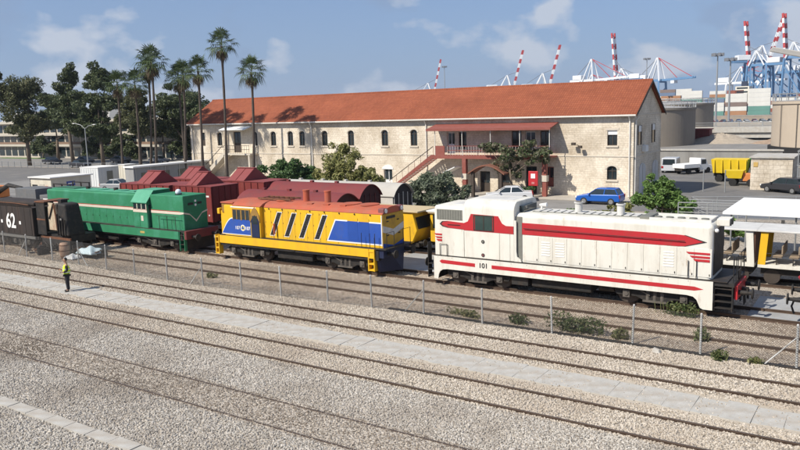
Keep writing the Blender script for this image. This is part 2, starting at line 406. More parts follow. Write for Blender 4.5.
# ------------------------------------------------------------------ ballast stones (geometry nodes, nobody could count them)
def stone_mat(name, cols, hollow):
    M = bpy.data.materials.new(name); M.use_nodes = True
    N, L = M.node_tree.nodes, M.node_tree.links
    b = N["Principled BSDF"]; b.inputs["Roughness"].default_value = 0.9; b.inputs["Specular IOR Level"].default_value = 0.2
    oi = N.new("ShaderNodeObjectInfo")
    r = N.new("ShaderNodeValToRGB")
    r.color_ramp.elements[0].color = cols[0] + (1,); r.color_ramp.elements[1].color = cols[-1] + (1,)
    for i, c in enumerate(cols[1:-1]):
        e = r.color_ramp.elements.new((i + 1) / (len(cols) - 1)); e.color = c + (1,)
    L.new(oi.outputs["Random"], r.inputs[0])
    no = N.new("ShaderNodeTexNoise"); no.inputs["Scale"].default_value = 0.3; no.inputs["Detail"].default_value = 6
    g = N.new("ShaderNodeNewGeometry"); L.new(g.outputs["Position"], no.inputs["Vector"])
    rr2 = N.new("ShaderNodeValToRGB"); rr2.color_ramp.elements[0].position = 0.46; rr2.color_ramp.elements[1].position = 0.66; L.new(no.outputs["Fac"], rr2.inputs[0])
    ml = N.new("ShaderNodeMath"); ml.operation = 'MULTIPLY'; ml.inputs[1].default_value = 0.7; L.new(rr2.outputs[0], ml.inputs[0])
    mx = N.new("ShaderNodeMix"); mx.data_type = 'RGBA'; mx.inputs[7].default_value = hollow + (1,)
    L.new(ml.outputs[0], mx.inputs[0]); L.new(r.outputs[0], mx.inputs[6]); L.new(mx.outputs[2], b.inputs["Base Color"])
    return M
def ballast(name, poly, dens, smin, smax, material, seed, z=0.005, label=""):
    me = bpy.data.meshes.new(name); me.from_pydata([(x, y, z) for x, y in poly], [], [tuple(range(len(poly)))])
    o = bpy.data.objects.new(name, me); COL.objects.link(o); o["kind"] = "stuff"; o["label"] = label; o["category"] = "gravel"
    ng = bpy.data.node_groups.new(name, 'GeometryNodeTree')
    ng.interface.new_socket("Geometry", in_out='INPUT', socket_type='NodeSocketGeometry')
    ng.interface.new_socket("Geometry", in_out='OUTPUT', socket_type='NodeSocketGeometry')
    N, L = ng.nodes, ng.links
    gi = N.new("NodeGroupInput"); go = N.new("NodeGroupOutput")
    ds = N.new("GeometryNodeDistributePointsOnFaces"); ds.inputs["Density"].default_value = dens; ds.inputs["Seed"].default_value = seed
    L.new(gi.outputs[0], ds.inputs[0])
    ic = N.new("GeometryNodeMeshIcoSphere"); ic.inputs["Radius"].default_value = 1.0; ic.inputs["Subdivisions"].default_value = 1
    sp = N.new("GeometryNodeSetPosition"); L.new(ic.outputs[0], sp.inputs["Geometry"])
    rv0 = N.new("FunctionNodeRandomValue"); rv0.data_type = 'FLOAT_VECTOR'; rv0.inputs[0].default_value = (-.32, -.32, -.32); rv0.inputs[1].default_value = (.32, .32, .32)
    rv0.inputs["Seed"].default_value = seed + 3
    L.new(rv0.outputs[0], sp.inputs["Offset"])
    smt = N.new("GeometryNodeSetMaterial"); smt.inputs["Material"].default_value = material; L.new(sp.outputs[0], smt.inputs[0])
    ip = N.new("GeometryNodeInstanceOnPoints"); L.new(ds.outputs[0], ip.inputs["Points"]); L.new(smt.outputs[0], ip.inputs["Instance"])
    rr1 = N.new("FunctionNodeRandomValue"); rr1.data_type = 'FLOAT_VECTOR'; rr1.inputs[1].default_value = (6.28, 6.28, 6.28); rr1.inputs["Seed"].default_value = seed + 1
    L.new(rr1.outputs[0], ip.inputs["Rotation"])
    rs = N.new("FunctionNodeRandomValue"); rs.data_type = 'FLOAT_VECTOR'; rs.inputs[0].default_value = (smin, smin, smin); rs.inputs[1].default_value = (smax, smax, smax * .8); rs.inputs["Seed"].default_value = seed + 2
    L.new(rs.outputs[0], ip.inputs["Scale"])
    L.new(ip.outputs[0], go.inputs[0])
    md = o.modifiers.new("stones", 'NODES'); md.node_group = ng
    return o
M_ST_GREY = stone_mat("grey_stones", [(0.25, 0.225, 0.195), (0.38, 0.35, 0.305), (0.46, 0.425, 0.375), (0.55, 0.515, 0.465)], (0.25, 0.21, 0.17))
M_ST_BEIGE = stone_mat("beige_stones", [(0.27, 0.23, 0.18), (0.43, 0.375, 0.305), (0.50, 0.445, 0.37), (0.58, 0.525, 0.455)], (0.36, 0.30, 0.24))
M_ST_BROWN = stone_mat("dusty_stones", [(0.15, 0.12, 0.095), (0.29, 0.24, 0.19), (0.37, 0.325, 0.27), (0.44, 0.395, 0.34)], (0.13, 0.10, 0.075))
def band(y0, y1, xl=1.02):
    L = lambda y: -(y * 2.06) - 3
    return [(L(y0), y0), (3.5, y0), (3.5, y1), (L(y1), y1)]
def strips(y0, y1, avoid):
    """cut a band of ballast clear of the slabs"""
    out = []; a = y0
    for p, q in avoid:
        if a < p: out.append((a, p))
        a = q
    if a < y1: out.append((a, y1))
    return out
for i, (a, b) in enumerate(((7.0, 11.38), (11.82, 14.35))):
    ballast("ballast_stones", band(a, b), 370, .017, .047, M_ST_GREY, 11 + i, label=("loose grey ballast in front of the cable trough lids", "loose grey ballast just behind the cable trough lids")[i])
ballast("ballast_stones", band(14.35, 16.2), 190, .012, .036, M_ST_BROWN, 21, label="fine dusty gravel covering the nearest half buried track")
ballast("ballast_stones", band(16.2, 18.75), 350, .017, .046, M_ST_GREY, 23, label="grey ballast between the buried track and the next rails")
ballast("ballast_stones", band(18.75, 21.2), 330, .02, .047, M_ST_BEIGE, 25, label="beige ballast around the track in front of the slab path")
ballast("ballast_stones", band(21.2, 22.8), 28, .010, .03, M_ST_BEIGE, 26, z=0.025, label="stray beige stones strewn over the concrete slab path")
ballast("ballast_stones", band(22.8, 26.5), 300, .02, .047, M_ST_BEIGE, 27, label="beige ballast around the track beside the wire fence")
ballast("yard_stones", [(-62, 26.6), (3, 26.6), (3, 36), (-62, 36)], 60, .012, .035, M_ST_BEIGE, 29, z=0.008, label="thin scatter of stones on the soil between fence and locomotives")
# ------------------------------------------------------------------ shared running gear
M_BLACK = mat("underframe_black", (0.02, 0.019, 0.018), 0.7, 0.1, 0.3, 3, 0.3, 30, dirt_or_sheen=((0.085, 0.062, 0.045), 0.5, 2.8))
M_DARK = mat("dark_steel", (0.04, 0.038, 0.036), 0.6, 0.4, 0.25, 3, dirt_or_sheen=((0.14, 0.09, 0.06), 0.5, 2))
M_DUST = mat("dusty_steel", (.12, .105, .09), .8, .1, .3, 4, dirt_or_sheen=((.03, .028, .025), .7, 3))
M_WHEEL = mat("wheel_steel", (0.085, 0.07, 0.06), 0.55, 0.5, 0.25, 3)
M_RUST = mat("rust", (0.17, 0.075, 0.04), 0.9, 0.1, 0.35, 2.5, 0.4, 30, dirt_or_sheen=((0.06, 0.04, 0.03), 0.7, 2))
def bogie(T, xc, yc, wb=2.4, r=0.5, zr=0.15, axles=2, half=1.02):
    xs = [xc + (i - (axles - 1) / 2) * wb / (axles - 1) for i in range(axles)]
    zc = zr + r
    for s in (-1, 1):
        y = yc + s * half
        b = MB(); L = wb / 2 + .55
        b.xz([(xc - L, zc + .12), (xc - L + .1, zc - .1), (xc - wb / 2 + .4, zc - .12), (xc - .35, zc - .3), (xc + .35, zc - .3), (xc + wb / 2 - .4, zc - .12), (xc + L - .1, zc - .1), (xc + L, zc + .12), (xc + L - .2, zc + .27), (xc + .5, zc + .22), (xc - .5, zc + .22), (xc - L + .2, zc + .27)], y - .06, y + .06)
        fr = b.build("bogie_frame", M_BLACK, T, bevel=.015)
        for x in xs:
            g = MB(); g.box(x - .15, x + .15, y + s * .06, y + s * .17, zc - .17, zc + .15); g.cyl((x, y + s * .165, zc), (x, y + s * .21, zc), .1, n=10)
            g.build("axle_box", M_DUST, T, bevel=.012)
        for x in (xc - .3, xc, xc + .3): MB().cyl((x, y + s * .02, zc - .22), (x, y + s * .02, zc + .2), .09, n=9).build("spring", M_DUST, T)
        MB().box(xc - .5, xc + .5, y + s * .065, y + s * .14, zc - .3, zc - .22).build("spring_plank", M_DUST, T)
        g = MB(); g.cyl((xc - wb / 2 - .1, y + s * .12, zc + .32), (xc - wb / 2 + .35, y + s * .12, zc + .32), .11, n=10); g.bar((xc - wb / 2 + .35, y + s * .12, zc + .3), (xc - .2, y + s * .12, zc), .05); g.build("brake_cylinder", M_DUST, T)
    for x in xs:
        for s in (-1, 1):
            y = yc + s * .7525
            w = MB(); w.cyl((x, y - .06, zc), (x, y + .06, zc), r, n=24); w.cyl((x, y - s * .06, zc), (x, y - s * .09, zc), r + .03, n=24)
            w.cyl((x, y + s * .06, zc), (x, y + s * .075, zc), r * .35, n=12)
            w.build("wheel", M_WHEEL, T)
        MB().cyl((x, yc - .69, zc), (x, yc + .69, zc), .08, n=8).build("axle", M_DARK, T)
def buffer(T, x, y, z, d, mt=M_BLACK):
    b = MB(); b.cyl((x, y, z), (x + d * .35, y, z), .1, .09, n=12); b.cyl((x + d * .3, y, z), (x + d * .5, y, z), .07, n=10); b.cyl((x + d * .5, y, z), (x + d * .55, y, z), .23, .22, n=18)
    b.build("buffer", mt, T)
def rtop(y0, y1, z0, z1, r, n=6):
    """rounded-shoulder profile in y, z"""
    p = [(y0, z0), (y1, z0)]
    p += [(y1 - r + r * math.cos(math.pi / 2 * i / n), z1 - r + r * math.sin(math.pi / 2 * i / n)) for i in range(n + 1)]
    p += [(y0 + r - r * math.sin(math.pi / 2 * i / n), z1 - r + r * math.cos(math.pi / 2 * i / n)) for i in range(n + 1)]
    return p
def rail_posts(T, name, pts, r, mt):
    b = MB(); b.tube(pts, r, 6); return b.build(name, mt, T)
RX = (math.pi / 2, 0, 0)

# ================================================================== white and red hood locomotive
CREAM = mat("cream_white_paint", (0.68, 0.66, 0.59), 0.5, 0, 0.05, 1.2, 0.05, 8, dirt_or_sheen=((0.42, 0.37, 0.29), 0.55, 1.8), streak=True, rust=((0.33, 0.22, 0.13), 0.6, 3.2))
CREAM_R = mat("grey_white_roof", (0.58, 0.57, 0.54), 0.6, 0, 0.08, 1.2, dirt_or_sheen=((0.33, 0.31, 0.28), 0.5, 1.1))
RED = mat("signal_red_paint", (0.45, 0.022, 0.03), 0.45, 0, 0.10, 2, dirt_or_sheen=((0.28, 0.05, 0.04), 0.5, 2))
M_GRILL = mat("grey_grille", (0.19, 0.19, 0.165), 0.7, 0.1, 0.15, 6)
MAROON0 = mat("plate_maroon", (.2, .07, .07), .7)
M_LETTER = mat("letter_black", (0.02, 0.02, 0.02), 0.6)
M_GLASS = glassmat("window_glass")
M_GLASS_G = glassmat("green_glass", (0.03, 0.055, 0.05))
M_WHITE = mat("white_paint", (0.78, 0.77, 0.74), 0.5, 0, 0.05, 2)
WY0, WY1 = 31.4, 34.1
Wl = thing("diesel_locomotive", (-12.3, 32.75, 0), "white diesel locomotive with red stripes, numbered 101, nearest the right edge", "locomotive", "diesel locomotives on display")
def white_loco(T):
    # side skirts with dropped ends
    for y0, y1, nm in ((WY0, WY0 + .05, "skirt"), (WY1 - .05, WY1, "skirt")):
        p = [(-18.95, 1.56), (-18.95, .40), (-18.72, .38), (-18.68, .62), (-18.6, .78), (-18.45, .88), (-18.2, .92), (-6.75, .90), (-6.5, .86), (-6.36, .74), (-6.3, .6), (-6.22, .42), (-6.1, .36), (-5.74, .36), (-5.74, 1.56)]
        MB().xz(p, y0, y1).build(nm, CREAM, T)
    MB().box(-18.9, -5.78, WY0 + .06, WY1 - .06, 1.0, 1.545).build("underframe", M_BLACK, T)
    MB().box(-18.95, -5.2, WY0 + .01, WY1 - .01, 1.562, 1.60).build("walkway_deck", M_DARK, T)
    # short hood, cab, long hood
    MB().yz(rtop(WY0 + .012, WY1 - .012, 1.605, 4.10, .2), -18.86, -17.0).build("short_hood", CREAM, T, bevel=.03, seg=3)
    MB().yz(rtop(WY0 + .003, WY1 - .003, 1.605, 4.44, .42), -17.2, -14.52).build("cab", CREAM, T, bevel=.05, seg=3)
    MB().box(-14.9, -5.82, WY0 + .17, WY1 - .17, 1.30, 3.90).build("long_hood", CREAM, T, bevel=.22, seg=5)
    # cab rear flare
    MB().xz([(-14.56, 1.62), (-14.18, 1.62), (-14.22, 1.72), (-14.4, 1.85), (-14.44, 2.1), (-14.44, 3.55), (-14.56, 3.6)], WY0 + .02, WY0 + .1).build("cab_flare", CREAM, T)
    MB().box(-14.53, -14.2, WY0 + .14, WY0 + .3, 1.7, 3.75).build("cab_recess", M_GRILL, T)  # grey box, its tone standing in for shade behind the cab
    MB().box(-14.52, -14.3, WY0 + .6, WY1 - .6, 3.88, 4.2).build("cab_rear_window", M_GLASS, T)
    # hood doors, each one proud of the side
    xs = [-14.05 + i * 0.685 for i in range(13)]
    for i, x in enumerate(xs[:-1]):
        d = MB().box(x + .02, x + .665, WY0 + .152, WY0 + .172, 1.68, 2.86).build("hood_door", CREAM, T, bevel=.006)
        g = MB(); g.box(x + .58, x + .61, WY0 + .13, WY0 + .155, 1.74, 1.82); g.build("door_latch", M_DARK, d)
        if i in (1, 2, 9):
            for k in range(6):
                MB().box(x + .12, x + .55, WY0 + .138, WY0 + .151, 2.0 + k * .12, 2.05 + k * .12).build("louvre", M_WHITE, d)
    # red band along hood, cab and nose
    yb = WY0 + .151
    MB().xz([(-14.2, 2.92), (-7.2, 2.90), (-6.95, 2.915), (-6.2, 3.14), (-6.95, 3.375), (-7.2, 3.39), (-14.2, 3.47)], yb, yb + .03).build("red_band", RED, T)
    MB().xz([(-6.95, 2.915), (-6.9, 2.915), (-6.06, 3.14), (-6.9, 3.385), (-6.95, 3.375), (-6.2, 3.14)], yb - .002, yb + .03).build("band_tip", M_LETTER, T)
    MB().tube([(-14.1, yb - .06, 3.22), (-6.9, yb - .06, 3.14)], .016, 6).build("handrail", M_LETTER, T)
    for k in range(10): MB().bar((-13.9 + k * .75, yb - .06, 3.21 - k * .008), (-13.9 + k * .75, yb + .03, 3.21 - k * .008), .025).build("handrail_stud", M_LETTER, T)
    yc = WY0 - .012
    MB().xz([(-14.56, 2.93), (-17.22, 2.96), (-17.22, 2.99), (-18.1, 3.03), (-18.42, 3.09), (-18.56, 3.2), (-18.42, 3.34), (-18.1, 3.36), (-17.2, 3.31), (-16.98, 3.4), (-16.8, 3.78), (-15.35, 3.74), (-15.15, 3.4), (-14.95, 3.3), (-14.56, 3.3)], yc, WY0 + .03).build("red_band", RED, T)
    MB().xz([(-18.1, 3.03), (-18.42, 3.09), (-18.56, 3.2), (-18.42, 3.34), (-18.1, 3.36), (-18.1, 3.34), (-18.36, 3.31), (-18.47, 3.2), (-18.36, 3.12), (-18.1, 3.055)], yc - .003, yc + .01).build("band_outline", M_LETTER, T)
    MB().box(-18.1, -17.4, yc - .02, yc, 3.17, 3.2).build("nose_handrail", M_LETTER, T)
    # grille at the nose
    MB().box(-18.72, -17.28, WY0 + .0, WY0 + .03, 3.42, 3.93).build("intake_grille", M_GRILL, T)
    for k in range(20):
        x = -18.68 + k * .0715
        if k % 2 == 0: MB().box(x, x + .03, WY0 - .014, WY0 - .001, 3.44, 3.91).build("grille_bar", M_GRILL, T)
    # cab window
    w = MB().box(-16.58, -15.66, yc - .01, WY0 + .01, 3.03, 3.70).build("cab_window", M_GLASS_G, T)
    g = MB(); g.box(-16.66, -15.58, yc - .02, yc - .008, 3.70, 3.745); g.box(-16.66, -15.58, yc - .02, yc - .008, 2.985, 3.03); g.box(-16.66, -16.62, yc - .02, yc - .008, 3.03, 3.70); g.box(-15.62, -15.58, yc - .02, yc - .008, 3.03, 3.70); g.box(-16.14, -16.09, yc - .02, yc - .0105, 3.03, 3.7)
    g.build("frame", M_DARK, w)
    for x in (-17.21, -15.3, -14.75): MB().box(x, x + .012, WY0 - .004, WY0 + .01, 1.62, 2.92).build("panel_seam", M_GRILL, T)
    for k in range(16): MB().ball((-18.7 + k * .8, WY0 + .002, 1.5), .018, 6, 4).build("skirt_bolt", M_GRILL, T)
    # round plates on the cab side
    for z, mt in ((2.46, M_GRILL), (1.80, MAROON0)):
        d = MB().cyl((-16.17, yc - .012, z), (-16.17, WY0 + .02, z), .085, n=20).build("round_plate", M_DARK, T)
        MB().cyl((-16.17, yc - .016, z), (-16.17, yc - .012, z), .05, n=18).build("plate_face", mt, d)
    # lower red stripe and number
    y = WY0 - .008
    MB().xz([(-18.62, 1.30), (-18.5, 1.2), (-16.62, 1.17), (-16.62, 1.345), (-18.5, 1.38)], y, WY0 + .01).build("skirt_stripe", RED, T)
    MB().xz([(-15.72, 1.16), (-6.45, 1.12), (-6.1, 1.2), (-6.45, 1.29), (-15.72, 1.34)], y, WY0 + .01).build("skirt_stripe", RED, T)
    text_part("number", "101", .34, M_LETTER, T, (-16.17, WY0 - .006, 1.26), RX, bold=.008)
    # wing stripes near both ends
    for x0, x1, ty in ((-6.85, -5.92, WY0 + .13), (-18.9, -18.45, WY0 - .006)):
        for k, (a, b2) in enumerate(((2.62, 2.70), (2.47, 2.55), (2.32, 2.42))):
            c = k * .14 * (1 if x1 > -10 else .4)
            MB().xz([(x0 + c, b2), (x0 + c + .1, a), (x1, a), (x1, b2)], ty, ty + .06).build("wing_stripe", RED, T)
    # handrails, grab irons
    for x in (-6.75, -6.42): rail_posts(T, "grab_iron", [(x, WY0 + .1, 1.6), (x, WY0 + .1, 2.35)], .018, M_LETTER)
    rail_posts(T, "grab_iron", [(-18.55, WY0 - .05, 1.62), (-18.55, WY0 - .05, 2.2), (-18.15, WY0 - .05, 2.2), (-18.15, WY0 - .05, 1.62)], .02, M_DARK)
    # roof fittings
    MB().box(-14.0, -9.0, 32.3, 33.2, 3.86, 3.93).build("roof_vent_strip", M_GRILL, T)
    for k in range(14):
        x = -13.9 + k * .35
        MB().box(x, x + .24, 32.36, 33.14, 3.932, 3.955).build("vent_slat", CREAM_R, T)
    for x in (-11.9, -9.95):
        s = MB(); s.cyl((x, 32.75, 3.85), (x, 32.75, 4.36), .17, n=16); s.cyl((x, 32.75, 4.36), (x, 32.75, 4.42), .21, n=16)
        s = s.build("exhaust_stack", CREAM_R, T)
        MB().cyl((x, 32.75, 4.421), (x, 32.75, 4.424), .15, n=14).build("stack_mouth", M_LETTER, s)
    MB().box(-8.9, -8.5, 32.0, 33.5, 3.86, 4.0).build("radiator_hatch", M_GRILL, T, bevel=.02)
    g = MB(); g.box(-8.5, -6.0, 32.0, 32.06, 3.87, 3.99); g.box(-8.5, -6.0, 33.44, 33.5, 3.87, 3.99); g.box(-6.06, -6.0, 32.06, 33.44, 3.87, 3.99)
    g.build("roof_frame", CREAM_R, T)
    for k in range(5):
        x = -8.3 + k * .48
        MB().cyl((x, 32.75, 3.87), (x, 32.75, 3.95), .16, n=12).build("roof_fan", M_GRILL, T)
    g = MB(); g.cyl((-13.9, 33.2, 3.85), (-13.9, 33.2, 4.12), .05, n=8); g.cyl((-14.0, 33.2, 4.12), (-13.65, 33.2, 4.14), .06, .1, n=10); g.cyl((-14.0, 33.35, 4.12), (-13.7, 33.35, 4.14), .05, .09, n=10)
    g.build("air_horn", M_WHITE, T)
    # nose roof hatch
    MB().box(-18.3, -17.5, 32.2, 33.3, 4.05, 4.11).build("nose_hatch", CREAM_R, T, bevel=.02)
    MB().box(-16.9, -14.9, 32.1, 33.4, 4.41, 4.45).build("cab_roof_panel", CREAM_R, T, bevel=.02)
    # right end: radiator front, headlight, platform, steps, buffer beam
    MB().box(-5.83, -5.79, WY0 + .35, WY1 - .35, 1.75, 3.6).build("end_grille", M_BLACK, T)
    hl = MB().box(-5.85, -5.35, 32.35, 33.15, 3.72, 4.02).build("headlight_box", CREAM, T, bevel=.03)
    for yy in (32.55, 32.94): MB().cyl((-5.36, yy, 3.87), (-5.325, yy, 3.87), .15, n=14).build("headlight_lens", M_LETTER, hl)
    MB().ball((-5.72, 31.72, 3.62), .085).build("marker_lamp", M_WHITE, T, smooth=True)
    MB().box(-5.78, -4.95, WY0 + .08, WY1 - .08, 1.38, 1.555).build("end_platform", M_DARK, T)
    MB().box(-4.97, -4.85, WY0 + .25, WY1 - .25, .85, 1.42).build("buffer_beam", RED, T, bevel=.01)
    for yy in (31.9, 33.6): buffer(T, -4.85, yy, 1.12, 1)
    g = MB(); g.box(-4.9, -4.6, 32.62, 32.88, .95, 1.15); g.cyl((-4.62, 32.75, .7), (-4.62, 32.75, 1.1), .05); g.build("coupler", M_BLACK, T)
    for k in range(3): rail_posts(T, "brake_hose", [(-4.86, 32.2 + k * .18, 1.0), (-4.7, 32.2 + k * .18, .9), (-4.68, 32.2 + k * .18, .55)], .025, M_LETTER)
    for yy, s in ((WY0 + .1, 1), (WY1 - .6, 1)):
        for z in (.45, .72, .99, 1.26): MB().box(-5.68, -5.05, yy, yy + .32, z, z + .035).build("step", M_DARK, T)
        g = MB(); g.box(-5.72, -5.685, yy, yy + .34, .35, 1.4); g.box(-5.045, -5.01, yy, yy + .34, .35, 1.4); g.box(-5.70, -5.03, yy + .34, yy + .36, .35, 1.4)
        g.build("step_frame", M_BLACK, T)
    for pts in ([(-5.0, WY0 + .1, .5), (-5.0, WY0 + .1, 2.55), (-5.05, WY0 + .5, 2.6), (-5.05, WY0 + .5, 1.55)], [(-4.98, 32.4, 1.55), (-4.98, 32.4, 2.55), (-4.98, 32.0, 2.55), (-4.98, 32.0, 1.55)], [(-4.98, 33.1, 1.55), (-4.98, 33.1, 2.55), (-4.98, 33.9, 2.55), (-4.98, 33.9, 1.55)]):
        rail_posts(T, "end_railing", pts, .02, M_LETTER)
    MB().box(-4.99, -4.95, 32.45, 33.05, 1.5, 1.9).build("drop_plate", M_DARK, T)
    # left end
    MB().box(-19.1, -18.96, WY0 + .2, WY1 - .2, .85, 1.45).build("buffer_beam", M_BLACK, T)
    for yy in (31.9, 33.6): buffer(T, -19.1, yy, 1.1, -1)
    for z in (.5, .8, 1.1): MB().box(-19.3, -18.98, WY0 + .05, WY0 + .4, z, z + .04).build("step", M_BLACK, T)
    g = MB(); g.box(-19.34, -19.3, WY0 + .05, WY0 + .4, .4, 2.2); g.build("step_frame", M_BLACK, T)
    MB().yz([(WY0 + .3, .3), (WY1 - .3, .3), (WY1 - .3, .85), (WY0 + .3, .85)], -19.06, -18.98).build("pilot_plate", M_BLACK, T)
    # fuel tank and boxes under the frame
    MB().box(-13.8, -10.9, WY0 + .3, WY1 - .3, .42, 1.0).build("fuel_tank", M_BLACK, T, bevel=.08, seg=3)
    MB().box(-14.8, -13.95, WY0 + .25, WY0 + .9, .45, .95).build("battery_box", M_DARK, T, bevel=.02)
    MB().cyl((-10.6, WY0 + .55, .75), (-9.9, WY0 + .55, .75), .2, n=14).build("air_reservoir", M_BLACK, T)
    for xc in (-16.6, -8.1): bogie(T, xc, 32.75, 2.4, .5)
white_loco(Wl)

# ================================================================== yellow and blue hood locomotive
YEL = mat("rail_yellow_paint", (0.72, 0.42, 0.012), 0.5, 0, 0.07, 1.3, 0.05, 8, dirt_or_sheen=((0.42, 0.24, 0.04), 0.5, 1.8), streak=True, rust=((0.22, 0.10, 0.04), 0.5, 3.0))
ORG = mat("orange_red_roof", (0.40, 0.095, 0.05), 0.7, 0, 0.15, 1.5, 0.1, 10, dirt_or_sheen=((0.30, 0.13, 0.085), 0.7, 1.3), rust=((0.2, 0.11, 0.08), 0.6, 2.2))
BLU = mat("royal_blue_paint", (0.018, 0.075, 0.36), 0.5, 0, 0.12, 1.5, dirt_or_sheen=((0.05, 0.09, 0.24), 0.6, 2), rust=((0.10, 0.09, 0.12), 0.5, 3))
M_OCHRE = mat("dull_ochre", (0.30, 0.17, 0.04), 0.75, 0, 0.2, 3, dirt_or_sheen=((0.16, 0.08, 0.03), 0.6, 2))  # dull brown-yellow; on the door arch it stands for shade
Yl = thing("diesel_locomotive", (-28.4, 32.75, 0), "yellow and blue diesel locomotive with orange roof and black slanted louvres", "locomotive", "diesel locomotives on display")
def yellow_loco(T):
    y0, y1 = 31.4, 34.1; h0, h1 = 31.72, 33.78
    for a, b in ((y0, y0 + .05), (y1 - .05, y1)):
        MB().xz([(-34.4, 1.08), (-22.62, 1.10), (-22.62, 1.56), (-34.4, 1.56)], a, b).build("sill_beam", YEL, T, bevel=.01)
    MB().box(-34.35, -22.4, y0 + .06, y1 - .06, .95, 1.5).build("underframe", M_BLACK, T)
    MB().box(-34.35, -21.9, y0 + .01, y1 - .01, 1.562, 1.6).build("walkway_deck", M_DARK, T)
    MB().box(-31.0, -22.3, h0, h1, 1.3, 3.40).build("long_hood", YEL, T, bevel=.03)
    # curved orange roof over the hood
    n = 10; pr = [(h0 - .03 + (h1 - h0 + .06) * i / n, 3.405 + .36 * math.sin(math.pi * i / n) ** .55) for i in range(n + 1)]
    MB().yz(pr, -31.0, -22.25).build("hood_roof", ORG, T, bevel=.02)
    MB().box(-33.9, -30.9, y0 + .05, y1 - .05, 1.3, 3.44).build("cab", YEL, T, bevel=.04)
    pr = [(y0 + .02 + (y1 - y0 - .04) * i / n, 3.445 + .33 * math.sin(math.pi * i / n) ** .6) for i in range(n + 1)]
    MB().yz(pr, -33.2, -30.85).build("cab_roof", ORG, T, bevel=.02)
    MB().box(-34.42, -33.6, h0 - .06, h1 + .06, 1.3, 3.05).build("short_hood", YEL, T, bevel=.03)
    MB().box(-34.25, -33.22, y0 + .2, y1 - .2, 2.95, 3.52).build("number_box", M_OCHRE, T, bevel=.03)
    MB().box(-34.3, -33.2, y0 + .15, y1 - .15, 3.525, 3.62).build("number_box_roof", ORG, T, bevel=.03)
    MB().box(-34.62, -34.42, y0 + .15, y0 + .45, 2.85, 3.2).build("side_lamp", YEL, T, bevel=.03)
    # white line under the roof
    MB().box(-33.3, -31.2, y0 + .03, y0 + .049, 3.33, 3.40).build("roof_line", M_WHITE, T)
    # blue cab panel with curved front, white border
    def arc(off):
        p = [(-34.1 - off, 1.72 - off)] + [(-34.1 - off * .8 + .95 * t, 1.74 + (.92 + off) * math.sin(t * math.pi / 2)) for t in (0.05, .2, .4, .6, .8, 1.0)]
        return p + [(-31.7 + off * .2, 2.68 + off), (-31.7 + off * .2, 1.72 - off)]
    MB().xz(arc(.05), y0 + .03, y0 + .048).build("panel_border", M_WHITE, T)
    MB().xz(arc(0), y0 + .02, y0 + .0295).build("blue_panel", BLU, T)
    for x0, x1 in ((-33.12, -32.45), (-32.38, -31.72)):
        w = MB().box(x0, x1, y0 + .012, y0 + .04, 2.62, 3.2).build("cab_window", M_GLASS, T)
        g = MB(); g.box(x0 - .03, x0 + .02, y0 + .002, y0 + .03, 2.58, 3.24); g.box(x1 - .02, x1 + .03, y0 + .002, y0 + .03, 2.58, 3.24); g.box(x0, x1, y0 + .002, y0 + .03, 3.2, 3.25); g.box((x0 + x1) / 2 - .03, (x0 + x1) / 2 + .03, y0 + .0, y0 + .03, 2.62, 3.2)
        g.build("frame", M_OCHRE, w)
    # doorway recess and arch, shade painted in as navy and ochre
    MB().box(-31.62, -30.98, y0 + .015, y0 + .08, 1.62, 2.75).build("cab_doorway", mat("navy_shade", (0.012, 0.02, 0.06), .6), T)
    MB().xz([(-31.7, 2.5), (-31.66, 2.95), (-31.5, 3.25), (-31.3, 3.42), (-31.12, 3.25), (-30.95, 2.95), (-30.9, 2.5), (-31.05, 2.75), (-31.3, 2.95), (-31.5, 2.8)], y0 + .01, y0 + .09).build("door_arch", M_OCHRE, T)
    MB().box(-31.5, -31.1, y0 + .008, y0 + .02, 2.4, 2.9).build("door_glass", M_GLASS, T)
    text_part("number", "107", .28, M_WHITE, T, (-32.78, y0 + .016, 2.1), RX, bold=.003)
    text_part("number", "107", .28, M_WHITE, T, (-31.93, y0 + .016, 2.1), RX, bold=.006)
    e = MB().cyl((-32.33, y0 + .012, 2.12), (-32.33, y0 + .02, 2.12), .19, n=20).build("emblem", M_WHITE, T)
    MB().cyl((-32.33, y0 + .008, 2.12), (-32.33, y0 + .0115, 2.12), .15, n=18).build("emblem_ring", mat("emblem_gold", (.6, .5, .1), .6), e)
    MB().xz([(-32.44, 2.05), (-32.22, 2.05), (-32.25, 2.15), (-32.29, 2.15), (-32.29, 2.24), (-32.37, 2.24), (-32.37, 2.15), (-32.41, 2.15)], y0 + .004, y0 + .0075).build("emblem_mark", BLU, e)
    # four slanted black louvres with white edges
    yl = h0 - .004
    for xt in (-29.73, -28.6, -27.48, -26.33):
        xb = xt - .66; w = .32
        MB().xz([(xb - .04, 1.745), (xb + w + .03, 1.745), (xt + w + .04, 3.195), (xt - .03, 3.195)], yl - .004, yl).build("louvre_border", M_WHITE, T)
        lv = MB().xz([(xb, 1.78), (xb + w, 1.78), (xt + w, 3.16), (xt, 3.16)], yl - .009, yl - .005).build("slanted_louvre", M_LETTER, T)
        for k in range(9):
            z = 1.86 + k * .145; xx = xb + (z - 1.78) / 1.38 * .66
            MB().box(xx + .03, xx + w - .03, yl - .03, yl - .01, z, z + .04).build("louvre_blade", M_DARK, lv)
    for k in range(11):
        x = -30.75 + k * .46
        MB().box(x, x + .012, yl - .003, yl + .001, 1.62, 3.3).build("door_seam", M_OCHRE, T)
        for z in (1.78, 2.5, 3.15): MB().box(x + .02, x + .05, yl - .014, yl, z, z + .08).build("hinge", M_OCHRE, T)
    # blue panel at the far end
    pb = [(-26.0, 1.80), (-25.42, 2.92), (-22.36, 2.90), (-22.36, 1.80)]
    MB().xz([(-26.1, 1.73), (-25.47, 2.99), (-22.32, 2.97), (-22.32, 1.73)], yl - .004, yl).build("panel_border", M_WHITE, T)
